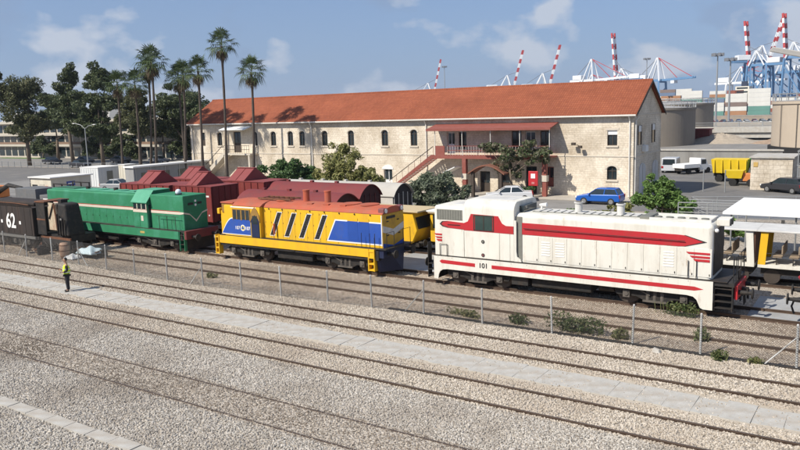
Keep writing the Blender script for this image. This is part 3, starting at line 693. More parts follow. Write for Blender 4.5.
    MB().xz(pb, yl - .009, yl - .005).build("blue_panel", BLU, T)
    MB().box(-22.36, -22.31, yl - .006, yl + .03, 1.7, 3.36).build("corner_strip", M_WHITE, T)
    for x in (-24.6, -23.85):
        d = MB().box(x, x + .7, yl - .02, yl - .0095, 1.9, 3.12).build("hood_door", mat("door_blue", (0.018, 0.068, 0.31), .5), T, bevel=.006)
        MB().box(x, x + .7, yl - .023, yl - .0205, 2.95, 3.12).build("door_top", YEL, d)
    for k in range(6):
        x = -30.3 + k * 1.25
        MB().box(x, x + .02, yl - .006, yl, 1.65, 1.7).build("hinge", M_DARK, T)
    for k in range(8): MB().ball((-30.4 + k * 1.05, h0 - .02, 3.34), .045, 7, 5).build("roof_bolt", M_LETTER, T)
    rail_posts(T, "handrail", [(-29.9, y0 + .1, 1.6), (-29.9, y0 + .1, 2.45)], .02, ORG)
    g = MB(); g.cyl((-29.9, y0 + .15, 1.9), (-29.9, y0 + .15, 2.5), .06, n=8); g.build("fire_extinguisher", ORG, T)
    for x in (-22.95, -22.62, -23.5): rail_posts(T, "handrail", [(x, y0 + .06, 1.55), (x, y0 + .06, 2.4)], .016, M_LETTER)
    # roof fittings
    for x in (-28.35, -26.75):
        s = MB(); s.cyl((x, 32.75, 3.7), (x, 32.75, 4.4), .19, n=16); s.cyl((x, 32.75, 4.36), (x, 32.75, 4.43), .21, n=16); s.build("exhaust_stack", ORG, T)
    for i, x in enumerate((-30.0, -25.0, -23.8)):
        MB().cyl((x, 32.75, 3.74), (x, 32.75, 3.8), .55, n=20).build("roof_fan", ORG, T)
    g = MB(); g.box(-31.8, -29.2, 32.3, 32.36, 3.8, 3.9); g.box(-31.8, -29.2, 33.2, 33.26, 3.8, 3.9)
    for k in range(7): g.box(-31.7 + k * .4, -31.66 + k * .4, 32.36, 33.2, 3.84, 3.88)
    g.build("roof_ladder", M_RUST, T)
    for k in range(3): MB().box(-27.8 + k * 1.2, -27.4 + k * 1.2, 32.1, 32.3, 3.68, 3.75).build("roof_clip", ORG, T)
    for yy in (31.98, 33.5):
        l = MB().box(-22.6, -22.2, yy - .2, yy + .2, 3.42, 3.72).build("roof_lamp", MAROON0, T, bevel=.06, seg=3)
        MB().cyl((-22.2, yy, 3.57), (-22.18, yy, 3.57), .12, n=14).build("lamp_lens", M_WHITE, l)
    # right end face: chevron and blue wedge, lamps
    xe = -22.29
    MB().box(xe - .01, xe + .008, h0 + .02, h1 - .02, 1.6, 3.38).build("end_face", mat("shaded_end_yellow", (.55, .33, .04), .6, 0, .12, 1.5, dirt_or_sheen=((.3, .17, .04), .6, 2), rust=((.2, .1, .04), .6, 3)), T)  # yellow darkened to paint in the end's shade, under dirt and rust
    MB().prism([(xe + .01, h0 + .02, 2.45), (xe + .01, 32.75, 2.15), (xe + .01, h1 - .02, 2.45), (xe + .01, h1 - .02, 2.8), (xe + .01, 32.75, 2.5), (xe + .01, h0 + .02, 2.8)], (.006, 0, 0)).build("chevron", mat("chevron_white", (.6, .58, .54), .7, 0, .1, 3, dirt_or_sheen=((.3, .26, .2), .5, 3)), T)
    MB().prism([(xe + .01, h0 + .02, 1.6), (xe + .01, h1 - .02, 1.6), (xe + .01, h1 - .02, 1.85), (xe + .01, 32.75, 1.62), (xe + .01, h0 + .02, 1.85)], (.005, 0, 0)).build("blue_wedge", BLU, T)
    MB().box(xe + .01, xe + .05, 32.1, 32.9, 3.12, 3.26).build("end_light", M_LETTER, T)
    for yy, z in ((32.2, 2.95), (33.2, 2.95), (32.2, 2.2), (33.3, 2.2)): MB().box(xe + .01, xe + .04, yy - .09, yy + .09, z, z + .06).build("end_grab", M_DARK, T)
    # steps at both ends
    for x0, x1 in ((-23.05, -22.62), (-34.75, -34.42)):
        g = MB(); g.box(x0, x0 + .06, y0 - .04, y0 + .3, .36, 1.56); g.box(x1 - .06, x1, y0 - .04, y0 + .3, .36, 1.56)
        g.build("step_frame", YEL, T, bevel=.008)
        for z in (.38, .72, 1.06, 1.4): MB().box(x0 + .065, x1 - .065, y0 - .03, y0 + .28, z, z + .08).build("step", YEL, T)
    NAVY = mat("navy_pilot", (0.012, 0.018, 0.05), .55, 0, .2, 2)
    MB().hexa([(-22.55, y0 + .2, .3), (-21.75, 32.75, .3), (-21.75, 32.8, .3), (-22.55, y1 - .2, .3), (-22.55, y0 + .05, 1.5), (-22.1, y0 + .6, 1.5), (-22.1, y1 - .6, 1.5), (-22.55, y1 - .05, 1.5)]).build("snow_plough", NAVY, T)
    MB().box(-22.4, -22.1, y0 + .1, y1 - .1, 1.1, 1.56).build("buffer_beam", NAVY, T)
    for yy in (31.9, 33.6): buffer(T, -22.1, yy, 1.3, 1)
    MB().box(-34.6, -34.4, y0 + .1, y1 - .1, .9, 1.5).build("buffer_beam", M_BLACK, T)
    for yy in (31.9, 33.6): buffer(T, -34.6, yy, 1.15, -1)
    for k in range(2): rail_posts(T, "end_railing", [(-21.95, 31.6 + k * 1.6, 1.6), (-21.95, 31.6 + k * 1.6, 2.45), (-21.95, 32.3 + k * 1.6, 2.45), (-21.95, 32.3 + k * 1.6, 1.6)], .018, M_LETTER)
    MB().box(-29.9, -27.2, y0 + .3, y1 - .3, .42, .98).build("fuel_tank", M_BLACK, T, bevel=.08, seg=3)
    MB().cyl((-26.9, y0 + .5, .72), (-26.2, y0 + .5, .72), .2, n=14).build("air_reservoir", M_BLACK, T)
    MB().box(-28.6, -28.3, y0 + .02, y0 + .06, 1.0, 1.25).build("filler_plate", M_DARK, T)
    for xc in (-32.2, -24.8): bogie(T, xc, 32.75, 2.4, .5)
yellow_loco(Yl)

# ================================================================== green locomotive
GRN = mat("faded_green_paint", (0.024, 0.185, 0.085), 0.55, 0, 0.16, 1.0, 0.1, 8, dirt_or_sheen=((0.06, 0.27, 0.17), 0.75, 0.9), rust=((0.05, 0.11, 0.06), 0.6, 2.0))  # faded blotches, turned turquoise to paint in reflected sky
GRN2 = mat("green_roof", (0.08, 0.31, 0.19), 0.6, 0, 0.14, 1.0, dirt_or_sheen=((0.035, 0.22, 0.13), 0.6, 1.2))
STRIPE = mat("cream_stripe", (0.62, 0.55, 0.45), 0.6, 0, 0.1, 3)
MAROON = mat("maroon_paint", (0.16, 0.03, 0.03), 0.7, 0, 0.2, 2, 0.2, 20, dirt_or_sheen=((0.1, 0.05, 0.04), 0.6, 2))
Gl = thing("diesel_locomotive", (-45.4, 32.75, 0), "green diesel locomotive with cream waistline stripe and maroon buffer beam", "locomotive", "diesel locomotives on display")
def green_loco(T):
    y0, y1 = 31.4, 34.1; h0, h1 = 31.85, 33.65
    MB().box(-53.6, -37.9, y0 + .06, y1 - .06, .9, 1.35).build("underframe", M_BLACK, T)
    for a, b in ((y0, y0 + .05), (y1 - .05, y1)):
        MB().xz([(-53.7, .98), (-38.2, .98), (-38.2, 1.5), (-53.7, 1.5)], a, b).build("sill_beam", GRN, T, bevel=.01)
    MB().box(-53.7, -37.75, y0 + .01, y1 - .01, 1.502, 1.54).build("walkway_deck", M_DARK, T)
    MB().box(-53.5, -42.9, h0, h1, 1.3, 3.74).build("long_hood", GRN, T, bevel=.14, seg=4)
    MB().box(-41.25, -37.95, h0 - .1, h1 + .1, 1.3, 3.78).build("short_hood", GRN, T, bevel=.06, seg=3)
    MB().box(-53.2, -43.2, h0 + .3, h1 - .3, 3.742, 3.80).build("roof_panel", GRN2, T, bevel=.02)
    MB().box(-53.0, -50.4, h0 + .35, h1 - .35, 3.81, 3.85).build("radiator_grille", mat("dark_green_grille", (.03, .12, .07), .8), T)
    # cab, wider than the hoods, with a sloping shoulder roof
    MB().yz([(y0 + .1, 1.3), (y1 - .1, 1.3), (y1 - .1, 3.2), (h1 - .2, 3.96), (h0 + .2, 3.96), (y0 + .1, 3.2)], -42.75, -41.3).build("cab", GRN, T, bevel=.03)
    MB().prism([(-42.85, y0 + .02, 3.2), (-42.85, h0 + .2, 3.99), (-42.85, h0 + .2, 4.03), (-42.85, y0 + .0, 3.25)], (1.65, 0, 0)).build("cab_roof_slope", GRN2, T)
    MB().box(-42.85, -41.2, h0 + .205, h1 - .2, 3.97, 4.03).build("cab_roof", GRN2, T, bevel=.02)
    MB().box(-41.305, -41.26, y0 + .15, y1 - .15, 1.56, 3.1).build("cab_end", mat("dark_green_shade_panel", (.02, .11, .07), .6), T)
    for x0, x1 in ((-42.68, -42.3), (-42.22, -41.84), (-41.76, -41.36)):
        w = MB().box(x0, x1, y0 + .085, y0 + .11, 2.78, 3.14).build("cab_window", M_GLASS, T)
        g = MB(); g.box(x0, x1, y0 + .075, y0 + .1, 2.74, 2.78); g.box(x1 - .03, x1 + .03, y0 + .075, y0 + .1, 2.74, 3.16); g.build("frame", STRIPE, w)
    for yy in (31.9, 33.1): MB().box(-41.259, -41.24, yy - .3, yy + .3, 2.75, 3.1).build("end_window", M_GLASS, T)
    # cream band with thin red edges
    for x0, x1, yy, z in ((-53.5, -42.78, h0 - .012, 2.62), (-42.74, -41.31, y0 + .088, 2.58), (-41.2, -38.3, h0 - .112, 2.56)):
        s = MB().box(x0, x1, yy - .004, yy + .02, z, z + .17).build("waist_stripe", STRIPE, T)
        MB().box(x0, x1, yy - .007, yy + .02, z + .172, z + .21).build("stripe_edge", RED, s)
    xe = -37.945
    yn0, yn1 = h0 - .1, h1 + .1
    MB().prism([(xe, yn0 + .0, 2.62), (xe, yn0 + .5, 2.5), (xe, 32.75, 2.0), (xe, yn1 - .5, 2.5), (xe, yn1, 2.62), (xe, yn1, 2.72), (xe, yn1 - .45, 2.6), (xe, 32.75, 2.12), (xe, yn0 + .45, 2.6), (xe, yn0, 2.72)], (.012, 0, 0)).build("nose_chevron", STRIPE, T)
    MB().prism([(-38.32, h0 - .118, 2.56), (-37.94, h0 - .118, 2.62), (-37.94, h0 - .118, 2.72), (-38.32, h0 - .118, 2.73)], (0, .02, 0)).build("stripe_end", STRIPE, T)
    for yy, w in ((32.35, .22), (33.1, .18)): MB().box(xe, xe + .02, yy - w, yy + w, 3.15, 3.3).build("nose_vent", M_LETTER, T)
    for z in (3.12, 3.38): MB().cyl((xe, 32.75, z), (xe + .03, 32.75, z), .08, n=12).build("nose_lamp", M_WHITE, T)
    # doors on the hood sides
    for k in range(13):
        x = -53.2 + k * .78
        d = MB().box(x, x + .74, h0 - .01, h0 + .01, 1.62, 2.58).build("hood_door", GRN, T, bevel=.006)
        MB().box(x + .66, x + .69, h0 - .025, h0 - .01, 2.0, 2.1).build("door_latch", M_DARK, d)
    for k in range(3):
        x = -40.4 + k * .75
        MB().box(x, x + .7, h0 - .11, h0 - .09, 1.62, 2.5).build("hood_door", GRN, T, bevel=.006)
    MB().box(-42.7, -42.1, y0 + .082, y0 + .1, 1.6, 2.5).build("cab_door", GRN, T, bevel=.01)
    MB().box(-41.95, -41.72, y0 + .08, y0 + .1, 2.0, 2.35).build("crest_plate", STRIPE, T)
    MB().box(-42.05, -41.6, y0 - .006, y0 + .01, 1.18, 1.32).build("number_plate", mat("brass_plate", (.45, .33, .1), .5), T)
    # roof dome and fittings
    d = MB().ball((-39.1, 32.4, 3.95), (.2, .2, .2), 14, 9).build("dome_horn", mat("pale_blue_dome", (.62, .68, .74), .4), T, smooth=True)
    MB().cyl((-39.1, 32.4, 3.76), (-39.1, 32.4, 3.85), .23, n=14).build("dome_base", M_LETTER, d)
    for x in (-49.5, -46.2): MB().cyl((x, 32.75, 3.78), (x, 32.75, 3.98), .16, n=14).build("exhaust_stack", M_DARK, T)
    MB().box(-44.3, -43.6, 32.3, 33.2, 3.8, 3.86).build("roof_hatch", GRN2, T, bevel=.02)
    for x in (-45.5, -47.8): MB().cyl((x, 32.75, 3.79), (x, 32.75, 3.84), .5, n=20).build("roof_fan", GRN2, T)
    for x in (-40.1, -39.3, -38.5): rail_posts(T, "handrail", [(x, y0 + .08, 1.5), (x, y0 + .08, 2.45)], .018, M_DARK)
    MB().tube([(-40.4, y0 + .08, 2.45), (-38.2, y0 + .08, 2.45)], .016, 6).build("handrail", M_DARK, T)
    # front end
    MB().box(-37.95, -37.6, y0 + .02, y1 - .02, 1.42, 1.55).build("end_platform", M_DARK, T)
    MB().box(-37.62, -37.42, y0 - .02, y1 + .02, 1.02, 1.56).build("buffer_beam", MAROON, T, bevel=.02)
    for yy in (31.9, 33.6): buffer(T, -37.42, yy, 1.15, 1)
    MB().box(-37.75, -37.65, y0 + .2, y1 - .2, .25, 1.0).build("pilot_plate", M_BLACK, T)
    for z in (.35, .65, .95, 1.25): MB().box(-38.1, -37.7, y0 + .02, y0 + .3, z, z + .035).build("step", M_DARK, T)
    g = MB(); g.box(-38.14, -38.1, y0 + .0, y0 + .3, .25, 1.5); g.box(-37.7, -37.66, y0 + .0, y0 + .3, .25, 1.5); g.build("step_frame", GRN, T)
    MB().box(-47.6, -44.9, y0 + .3, y1 - .3, .4, .95).build("fuel_tank", M_BLACK, T, bevel=.08, seg=3)
    for xc in (-50.6, -40.8): bogie(T, xc, 32.75, 3.4, .48, axles=3)
green_loco(Gl)

# ================================================================== black tender numbered 62 and the steam wreck behind it
TEND = mat("sooty_brown_plate", (0.032, 0.025, 0.022), 0.85, 0, 0.3, 1.8, 0.2, 12, dirt_or_sheen=((0.085, 0.055, 0.04), 0.55, 1.1), streak=True)
Tl = thing("steam_tender", (-51.6, 29.1, 0), "black tender with white number 62 at the left edge", "tender")
def tender(T):
    ya, yb2 = 27.85, 30.35
    MB().hexa([(-55.4, ya, 1.02), (-48.75, ya, 1.02), (-48.75, yb2, 1.02), (-55.4, yb2, 1.02), (-55.4, ya, 3.0), (-48.75, ya, 3.0), (-48.75, yb2, 3.0), (-55.4, yb2, 3.0)]).build("tank", TEND, T, bevel=.05, seg=3)
    MB().hexa([(-55.4, ya, 3.01), (-48.8, ya, 3.01), (-48.8, ya + .04, 3.01), (-55.4, ya + .04, 3.01), (-55.4, ya - .12, 3.25), (-48.9, ya - .12, 3.25), (-48.9, ya - .08, 3.25), (-55.4, ya - .08, 3.25)]).build("flared_rim", TEND, T)
    MB().box(-55.2, -49.3, ya + .5, yb2 - .5, 3.02, 3.3).build("coal_bunker", TEND, T, bevel=.1)
    MB().tube([(-55.4, ya - .11, 3.27), (-50.5, ya - .11, 3.27), (-48.9, ya - .11, 3.2)], .03).build("rim_rail", M_RUST, T)
    for k in range(9): MB().box(-55 + k * .75, -54.97 + k * .75, ya - .012, ya + .01, 1.1, 2.98).build("rivet_seam", TEND, T)
    MB().box(-49.05, -49.0, ya - .02, ya + .01, 1.1, 2.9).build("edge_strip", M_DARK, T)
    text_part("number", "62", 1.42, M_WHITE, T, (-51.5, ya - .03, 1.93), RX, bold=.035, sx=.86)
    for x in (-52.68, -50.35):
        MB().box(x - .11, x + .11, ya - .03, ya - .012, 1.78, 2.0).build("number_dot", M_WHITE, T)
    MB().box(-55.4, -48.5, ya + .15, yb2 - .15, .8, 1.0).build("underframe", M_BLACK, T)
    MB().box(-55.4, -48.7, ya + .02, ya + .1, .82, 1.0).build("frame_beam", mat("grey_frame", (.16, .155, .145), .8, 0, .2, 3), T)
    for xc in (-50.6, -53.9): bogie(T, xc, 29.1, 1.7, .42, .12, half=.98)
tender(Tl)
Sl = thing("steam_engine_cab", (-46.2, 29.1, 0), "black rusty steam engine cab with cream panel, between tender and green locomotive", "steam engine")
def steam_cab(T):
    ya, yb2 = 27.95, 30.25
    MB().box(-48.4, -45.0, ya + .25, yb2 - .25, .75, 1.25).build("underframe", M_BLACK, T)
    MB().box(-48.4, -47.4, ya, ya + .06, 1.2, 3.4).build("cab_side", M_BLACK, T, bevel=.01)
    MB().box(-48.45, -47.3, ya - .05, yb2 - .5, 3.41, 3.49).build("cab_roof", M_RUST, T)
    p = [(-47.4, 1.55), (-46.3, 1.55), (-46.22, 2.4), (-46.35, 3.35), (-47.25, 3.4), (-47.4, 2.6)]
    MB().xz(p, ya + .2, ya + .28).build("cream_panel", mat("old_cream_plate", (.46, .38, .27), .85, 0, .25, 3, .2, 15, dirt_or_sheen=((.28, .10, .05), .8, 2.2)), T)
    MB().tube([(-47.2, ya + .15, 2.3), (-46.6, ya + .15, 3.35)], .04).build("lever", M_BLACK, T)
    MB().tube([(-46.25, ya + .1, 1.6), (-46.3, ya + .1, 2.5), (-46.45, ya + .1, 3.4)], .06).build("steam_pipe", M_RUST, T)
    # remains of the firebox: a plate with rounded shoulders and a slanted front edge
    MB().hexa([(-46.15, ya + .05, 1.2), (-45.0, ya + .05, 1.2), (-45.0, yb2 - .9, 1.2), (-46.15, yb2 - .9, 1.2), (-46.15, ya + .15, 3.42), (-45.35, ya + .2, 3.36), (-45.35, yb2 - 1.0, 3.36), (-46.15, yb2 - 1.0, 3.42)]).build("firebox", M_BLACK, T, bevel=.16, seg=4)
    for k in range(4): MB().box(-46.1 + k * .28, -46.07 + k * .28, ya - .0, ya + .09, 1.25, 2.7 - k * .12).build("stay_strip", M_DARK, T)
    MB().box(-45.9, -45.6, ya + .04, ya + .1, 2.3, 2.42).build("wash_plate", mat("tin_plate", (.3, .29, .28), .5, .4), T)
    MB().box(-48.2, -45.0, ya + .12, ya + .2, .35, .95).build("ash_pan", M_BLACK, T)
    for k in range(4): MB().tube([(-48.1 + k * .75, ya + .05, .4), (-47.8 + k * .75, ya, .75), (-47.5 + k * .75, ya + .05, .5)], .05, 7).build("motion_rod", M_DARK, T)
    MB().box(-46.5, -46.1, 28.4, 28.9, 3.3, 3.62).build("safety_valve_box", M_BLACK, T, bevel=.04)
    for x in (-47.7, -45.8):
        for s in (-.75, .75): MB().cyl((x, 29.1 + s - .06, .62), (x, 29.1 + s + .06, .62), .5, n=20).build("wheel", M_WHEEL, T)
    MB().box(-48.3, -44.9, ya + .1, ya + .2, .95, 1.1).build("running_board", M_RUST, T)
    MB().box(-48.4, -47.4, ya - .02, ya + .0, 2.2, 2.3).build("cab_strap", M_RUST, T)
steam_cab(Sl)
# scrap lying beside the track, each heap its own thing
def scrap(name, loc, label, mts, n, spread, seed):
    T = thing(name, loc, label, "scrap"); r = random.Random(seed)
    for i in range(n):
        x = loc[0] + r.uniform(-spread, spread); y = loc[1] + r.uniform(-.35, .35); a = r.uniform(0, 3.14); L = r.uniform(.3, .9); h = r.uniform(.1, .5)
        d = Vector((math.cos(a) * L, math.sin(a) * L * .5, r.uniform(-.15, .35)))
        if i % 3 == 0: MB().tube([(x, y, h), (x + d.x * .6, y + d.y, h + abs(d.z)), (x + d.x * 1.3, y + d.y, max(.08, h - .1))], r.uniform(.03, .09), 7).build("pipe", mts[i % len(mts)], T)
        elif i % 3 == 1: MB().bar((x, y, h), (x + d.x, y + d.y, h + .2), r.uniform(.2, .45), .05).build("plate", mts[i % len(mts)], T)
        else: MB().box(x, x + r.uniform(.3, .7), y, y + .4, .02, h + .15).build("casting", mts[i % len(mts)], T, bevel=.04)
    return T
scrap("scrap_heap", (-43.9, 28.0, 0), "heap of black scrap metal in front of the green locomotive", [M_BLACK, M_RUST, M_DARK], 15, 1.8, 3)
scrap("scrap_heap", (-47.6, 27.3, 0), "small pile of rusty rods behind the fence near the tender", [M_RUST, M_DARK, M_BLACK], 9, 1.0, 5)
def tarp(loc, col, nm, label, sx, sy, sz, seed):
    r = np.random.RandomState(seed); n = 14; V = []; F = []
    for i in range(n):
        for j in range(n):
            u, v = i / (n - 1) * 2 - 1, j / (n - 1) * 2 - 1
            k = max(0, 1 - max(abs(u), abs(v)) ** 3)
            V.append((u * sx, v * sy, sz * k * (.75 + .35 * math.sin(5 * u + seed) * math.cos(4 * v)) + .02 + r.uniform(0, .03)))
    for i in range(n - 1):
        for j in range(n - 1): F.append((i * n + j, (i + 1) * n + j, (i + 1) * n + j + 1, i * n + j + 1))
    o = fast_mesh("tarpaulin", np.array(V), np.array(F), mat(nm, col, .45, 0, .1, 2), None, loc)
    md = o.modifiers.new("s", 'SUBSURF'); md.levels = 1; md.render_levels = 1
    md = o.modifiers.new("t", 'SOLIDIFY'); md.thickness = .01
    return tag(o, label, "tarpaulin")
tarp((-42.9, 28.1, .3), (.52, .63, .66), "pale_tarp", "pale blue tarpaulin spread over the scrap heap", .85, .55, .45, 1)
tarp((-43.6, 27.3, .02), (.62, .62, .6), "white_tarp", "white plastic sheet crumpled on the ground by the fence", .5, .4, .3, 2)
sk = thing("wooden_barrel", (-44.3, 27.2, 0), "beige upright barrel behind the fence near the scrap", "barrel")
n = 14
MB().loft([[(-44.3 + r_ * math.cos(2 * math.pi * i / n), 27.2 + r_ * math.sin(2 * math.pi * i / n), z) for i in range(n)] for r_, z in ((.24, .0), (.30, .25), (.33, .5), (.30, .8), (.25, 1.02))]).build("staves", mat("barrel_wood", (.40, .26, .18), .8, 0, .2, 5, dirt_or_sheen=((.2, .1, .07), .6, 3)), sk, smooth=True)
for z, r_ in ((.15, .285), (.5, .34), (.85, .3)):
    MB().cyl((-44.3, 27.2, z), (-44.3, 27.2, z + .05), r_, n=18).build("hoop", M_RUST, sk)
# ================================================================== red hopper wagons
HOP = mat("wagon_red_oxide", (0.19, 0.030, 0.026), 0.7, 0, 0.14, 1.2, 0.1, 8, dirt_or_sheen=((0.12, 0.035, 0.03), 0.6, 1.3), streak=True, rust=((0.22, 0.09, 0.06), 0.5, 2.5))
HOPR = mat("wagon_roof_red", (0.215, 0.046, 0.044), 0.7, 0, 0.12, 1.0, dirt_or_sheen=((0.2, 0.07, 0.065), 0.6, 0.8))
def hopper(x0, x1, ya, zt, label, pk=(0.34, 0.62), mark=True):
    yb = ya + 2.75; xc = (x0 + x1) / 2; L = x1 - x0
    T = thing("hopper_wagon", (xc, (ya + yb) / 2, 0), label, "wagon", "dark red hopper wagons")
    MB().box(x0, x1, ya, yb, 1.05, zt).build("body", HOP, T, bevel=.02)
    MB().box(x0 - .03, x1 + .03, ya - .03, yb + .03, zt + .002, zt + .05).build("flat_roof", HOPR, T)
    k = max(3, round(L / .72))
    for i in range(k + 1):
        x = x0 + L * i / k
        MB().box(min(max(x - .035, x0), x1 - .07), min(max(x + .035, x0 + .07), x1), ya - .06, ya + .01, 1.05, zt - .03).build("side_rib", HOP, T)
    # raised loading hood: short gable along the wagon
    a, b = x0 + L * pk[0], x0 + L * pk[1]; zr = zt + .98; yc = (ya + yb) / 2
    MB().yz([(ya + .02, zt + .052), (yb - .02, zt + .052), (yb - .02, zt + .1), (yc + .12, zr), (yc - .12, zr), (ya + .02, zt + .1)], a, b).build("loading_hood", HOPR, T, bevel=.015)
    MB().prism([(((a + b) / 2) - .02, ya + .02, zt + .11), (((a + b) / 2) - .02, yc - .12, zr + .012), (((a + b) / 2) - .02, yc - .12, zr + .04), (((a + b) / 2) - .02, ya + .02, zt + .14)], (.04, 0, 0)).build("hood_seam", HOP, T)
    MB().box(a - .05, b + .05, yc - .2, yc + .2, zr + .002, zr + .05).build("ridge_cap", HOPR, T)
    for s in (0, 1):
        xx = x1 - .9 - s * (L - 1.8)
    if mark:
        MB().box(x1 - .8, x1 - .3, ya - .012, ya + .01, 2.9, 3.02).build("number_plate", M_WHITE, T)
        for xx in (x1 - .72, x1 - .38): MB().box(xx - .05, xx + .05, ya - .012, ya + .01, 1.5, 1.6).build("tare_mark", M_WHITE, T)
    MB().box(x0, x1, ya + .25, yb - .25, .8, 1.04).build("underframe", M_BLACK, T)
    for x in (x0 + .9, x1 - .9):
        for s in (-.75, .75): MB().cyl((x, yc + s - .06, .58), (x, yc + s + .06, .58), .44, n=20).build("wheel", M_WHEEL, T)
        MB().box(x - .2, x + .2, ya + .2, ya + .34, .45, .75).build("axle_box", M_DARK, T)
    for yy in (ya + .5, yb - .5): buffer(T, x1, yy, 1.0, 1)
    for k2 in range(5): MB().box(x1 + .002, x1 + .05, ya + .1 + k2 * .6, ya + .16 + k2 * .6, 1.1, zt - .03).build("end_rib", HOP, T)
    return T
hopper(-52.3, -46.25, 37.5, 3.62, "red hopper wagon behind the green locomotive, left one of the near pair")
hopper(-45.75, -41.6, 37.5, 3.66, "red hopper wagon with dark end directly beside the yellow locomotive")
hopper(-52.5, -46.8, 42.0, 3.6, "far red hopper wagon whose loading hood shows above the near pair", mark=False)
hopper(-46.4, -40.6, 42.0, 3.6, "far red hopper wagon standing next to the arched dark vans", pk=(.30, .62), mark=False)

# ================================================================== arched roof vans
def van(x0, x1, ya, ze, ztop, body, roof, end, label, w=2.7):
    yb = ya + w; T = thing("covered_van", ((x0 + x1) / 2, (ya + yb) / 2, 0), label, "wagon", "arched roof covered vans")
    MB().box(x0, x1, ya, yb, 1.0, ze).build("body", body, T)
    n = 12; pr = [(ya - .08 + (w + .16) * i / n, ze + .01 + (ztop - ze) * math.sin(math.pi * i / n) ** .75) for i in range(n + 1)]
    inner = [(y, z - .05) for y, z in pr]
    MB().yz(pr + inner[::-1], x0 - .18, x1 + .18).build("arched_roof", roof, T)
    fill = [(ya + w * i / n, ze + .002 + (ztop - ze - .06) * math.sin(math.pi * i / n) ** .75) for i in range(n + 1)]
    MB().yz(fill, x1 - .05, x1 - .005).build("end_tympanum", end, T)
    MB().yz(fill, x0 + .005, x0 + .05).build("end_tympanum", end, T)
    MB().box(x1 + .002, x1 + .03, ya + .03, yb - .03, 1.02, ze).build("end_wall", end, T)
    for k in range(5): MB().box(x1 + .031, x1 + .08, ya + .08 + k * (w - .2) / 4, ya + .14 + k * (w - .2) / 4, 1.02, ze + .25 * math.sin(math.pi * k / 4)).build("end_post", body, T)
    for k in range(int((x1 - x0) / .9)): MB().box(x0 + k * .9, x0 + k * .9 + .06, ya - .04, ya + .01, 1.02, ze - .02).build("side_post", body, T)
    MB().box((x0 + x1) / 2 - .9, (x0 + x1) / 2 + .9, ya - .06, ya - .045, 1.05, ze - .1).build("sliding_door", body, T)
    for k in range(int((x1 - x0) / 2.4)):
        MB().box(x0 + 1.2 + k * 2.4, x0 + 1.45 + k * 2.4, (ya + yb) / 2 - .12, (ya + yb) / 2 + .12, ztop - .02, ztop + .14).build("roof_ventilator", roof, T)
    MB().box(x0, x1, ya + .2, yb - .2, .75, .99).build("underframe", M_BLACK, T)
    for x in (x0 + 1.3, x1 - 1.3):
        for s in (-.75, .75): MB().cyl((x, (ya + yb) / 2 + s - .06, .56), (x, (ya + yb) / 2 + s + .06, .56), .43, n=18).build("wheel", M_WHEEL, T)
    for yy in (ya + .5, yb - .5): buffer(T, x1, yy, 1.0, 1)
    return T
M_VANR = mat("van_roof_maroon", (0.175, 0.032, 0.032), 0.75, 0, 0.12, 1.0, dirt_or_sheen=((0.12, 0.045, 0.045), 0.6, 0.9))
M_VANB = mat("van_body_maroon", (0.12, 0.026, 0.024), 0.8, 0, 0.2, 1.5)
M_VANE = mat("van_end_planks", (0.055, 0.018, 0.018), 0.85, 0, 0.2, 2)
van(-38.9, -30.25, 37.5, 2.72, 3.48, M_VANB, M_VANR, M_VANE, "dark red arched van right behind the yellow locomotive")
van(-40.6, -31.5, 42.0, 2.72, 3.62, M_VANB, M_VANR, M_VANE, "dark red arched van in the middle row, one track farther back")
van(-43.0, -31.4, 46.2, 2.4, 3.3, mat("van_white", (.55, .52, .47), .8, 0, .15, 1.5), mat("van_roof_grey", (.42, .40, .36), .8, 0, .12, 1.0), mat("van_end_dark", (.035, .03, .03), .85), "grey roofed arched van at the rear, beside the olive tree")

# ================================================================== small yellow rail cars behind
def railcar(x0, x1, ya, label, zt=2.75, slant=.7, w=2.3):
    yb = ya + w; T = thing("track_railcar", ((x0 + x1) / 2, (ya + yb) / 2, 0), label, "railcar", "small yellow railcars")
    MB().xz([(x0, .75), (x1 - slant * .55, .75), (x1, 1.55), (x1 - slant * .45, zt - .1), (x0, zt - .1)], ya, yb).build("body", YEL, T, bevel=.03)
    MB().box(x0 - .1, x1 + .15, ya - .12, yb + .12, zt - .09, zt).build("roof", mat("tan_roof", (.50, .40, .24), .7, 0, .1, 2), T, bevel=.02)
    x = x0 + .2
    while x + .55 < x1 - slant * .6:
        w_ = MB().box(x, x + .5, ya - .012, ya + .02, 1.6, 2.45).build("side_window", M_GLASS, T)
        MB().box(x + .23, x + .27, ya - .02, ya - .013, 1.6, 2.45).build("frame", M_DARK, w_)
        x += .62
    xa, xb2 = x1 + .012, x1 - slant * .45 + .012
    MB().hexa([(xa, ya + .2, 1.62), (xa, yb - .2, 1.62), (xa - .02, yb - .2, 1.62), (xa - .02, ya + .2, 1.62), (xb2, ya + .2, zt - .18), (xb2, yb - .2, zt - .18), (xb2 - .02, yb - .2, zt - .18), (xb2 - .02, ya + .2, zt - .18)]).build("windscreen", M_GLASS, T)
    MB().box(x0, x1, ya + .2, yb - .2, .5, .74).build("underframe", M_BLACK, T)
    for x in (x0 + .7, x1 - .9):
        for s in (-.75, .75): MB().cyl((x, (ya + yb) / 2 + s - .06, .5), (x, (ya + yb) / 2 + s + .06, .5), .36, n=16).build("wheel", M_WHEEL, T)
    for yy in (ya + .4, yb - .4): buffer(T, x1 - .2, yy, .75, 1)
    return T
railcar(-28.6, -23.85, 37.6, "yellow railcar with slanted front peeking out between the yellow and white locomotives")
r2 = railcar(-23.5, -19.6, 38.6, "yellow railcar mostly hidden behind the left end of the white locomotive", zt=2.62, slant=.3)
MB().box(-24.0, -19.5, 38.45, 41.05, 2.63, 2.7).build("roof_cover", M_WHITE, r2)

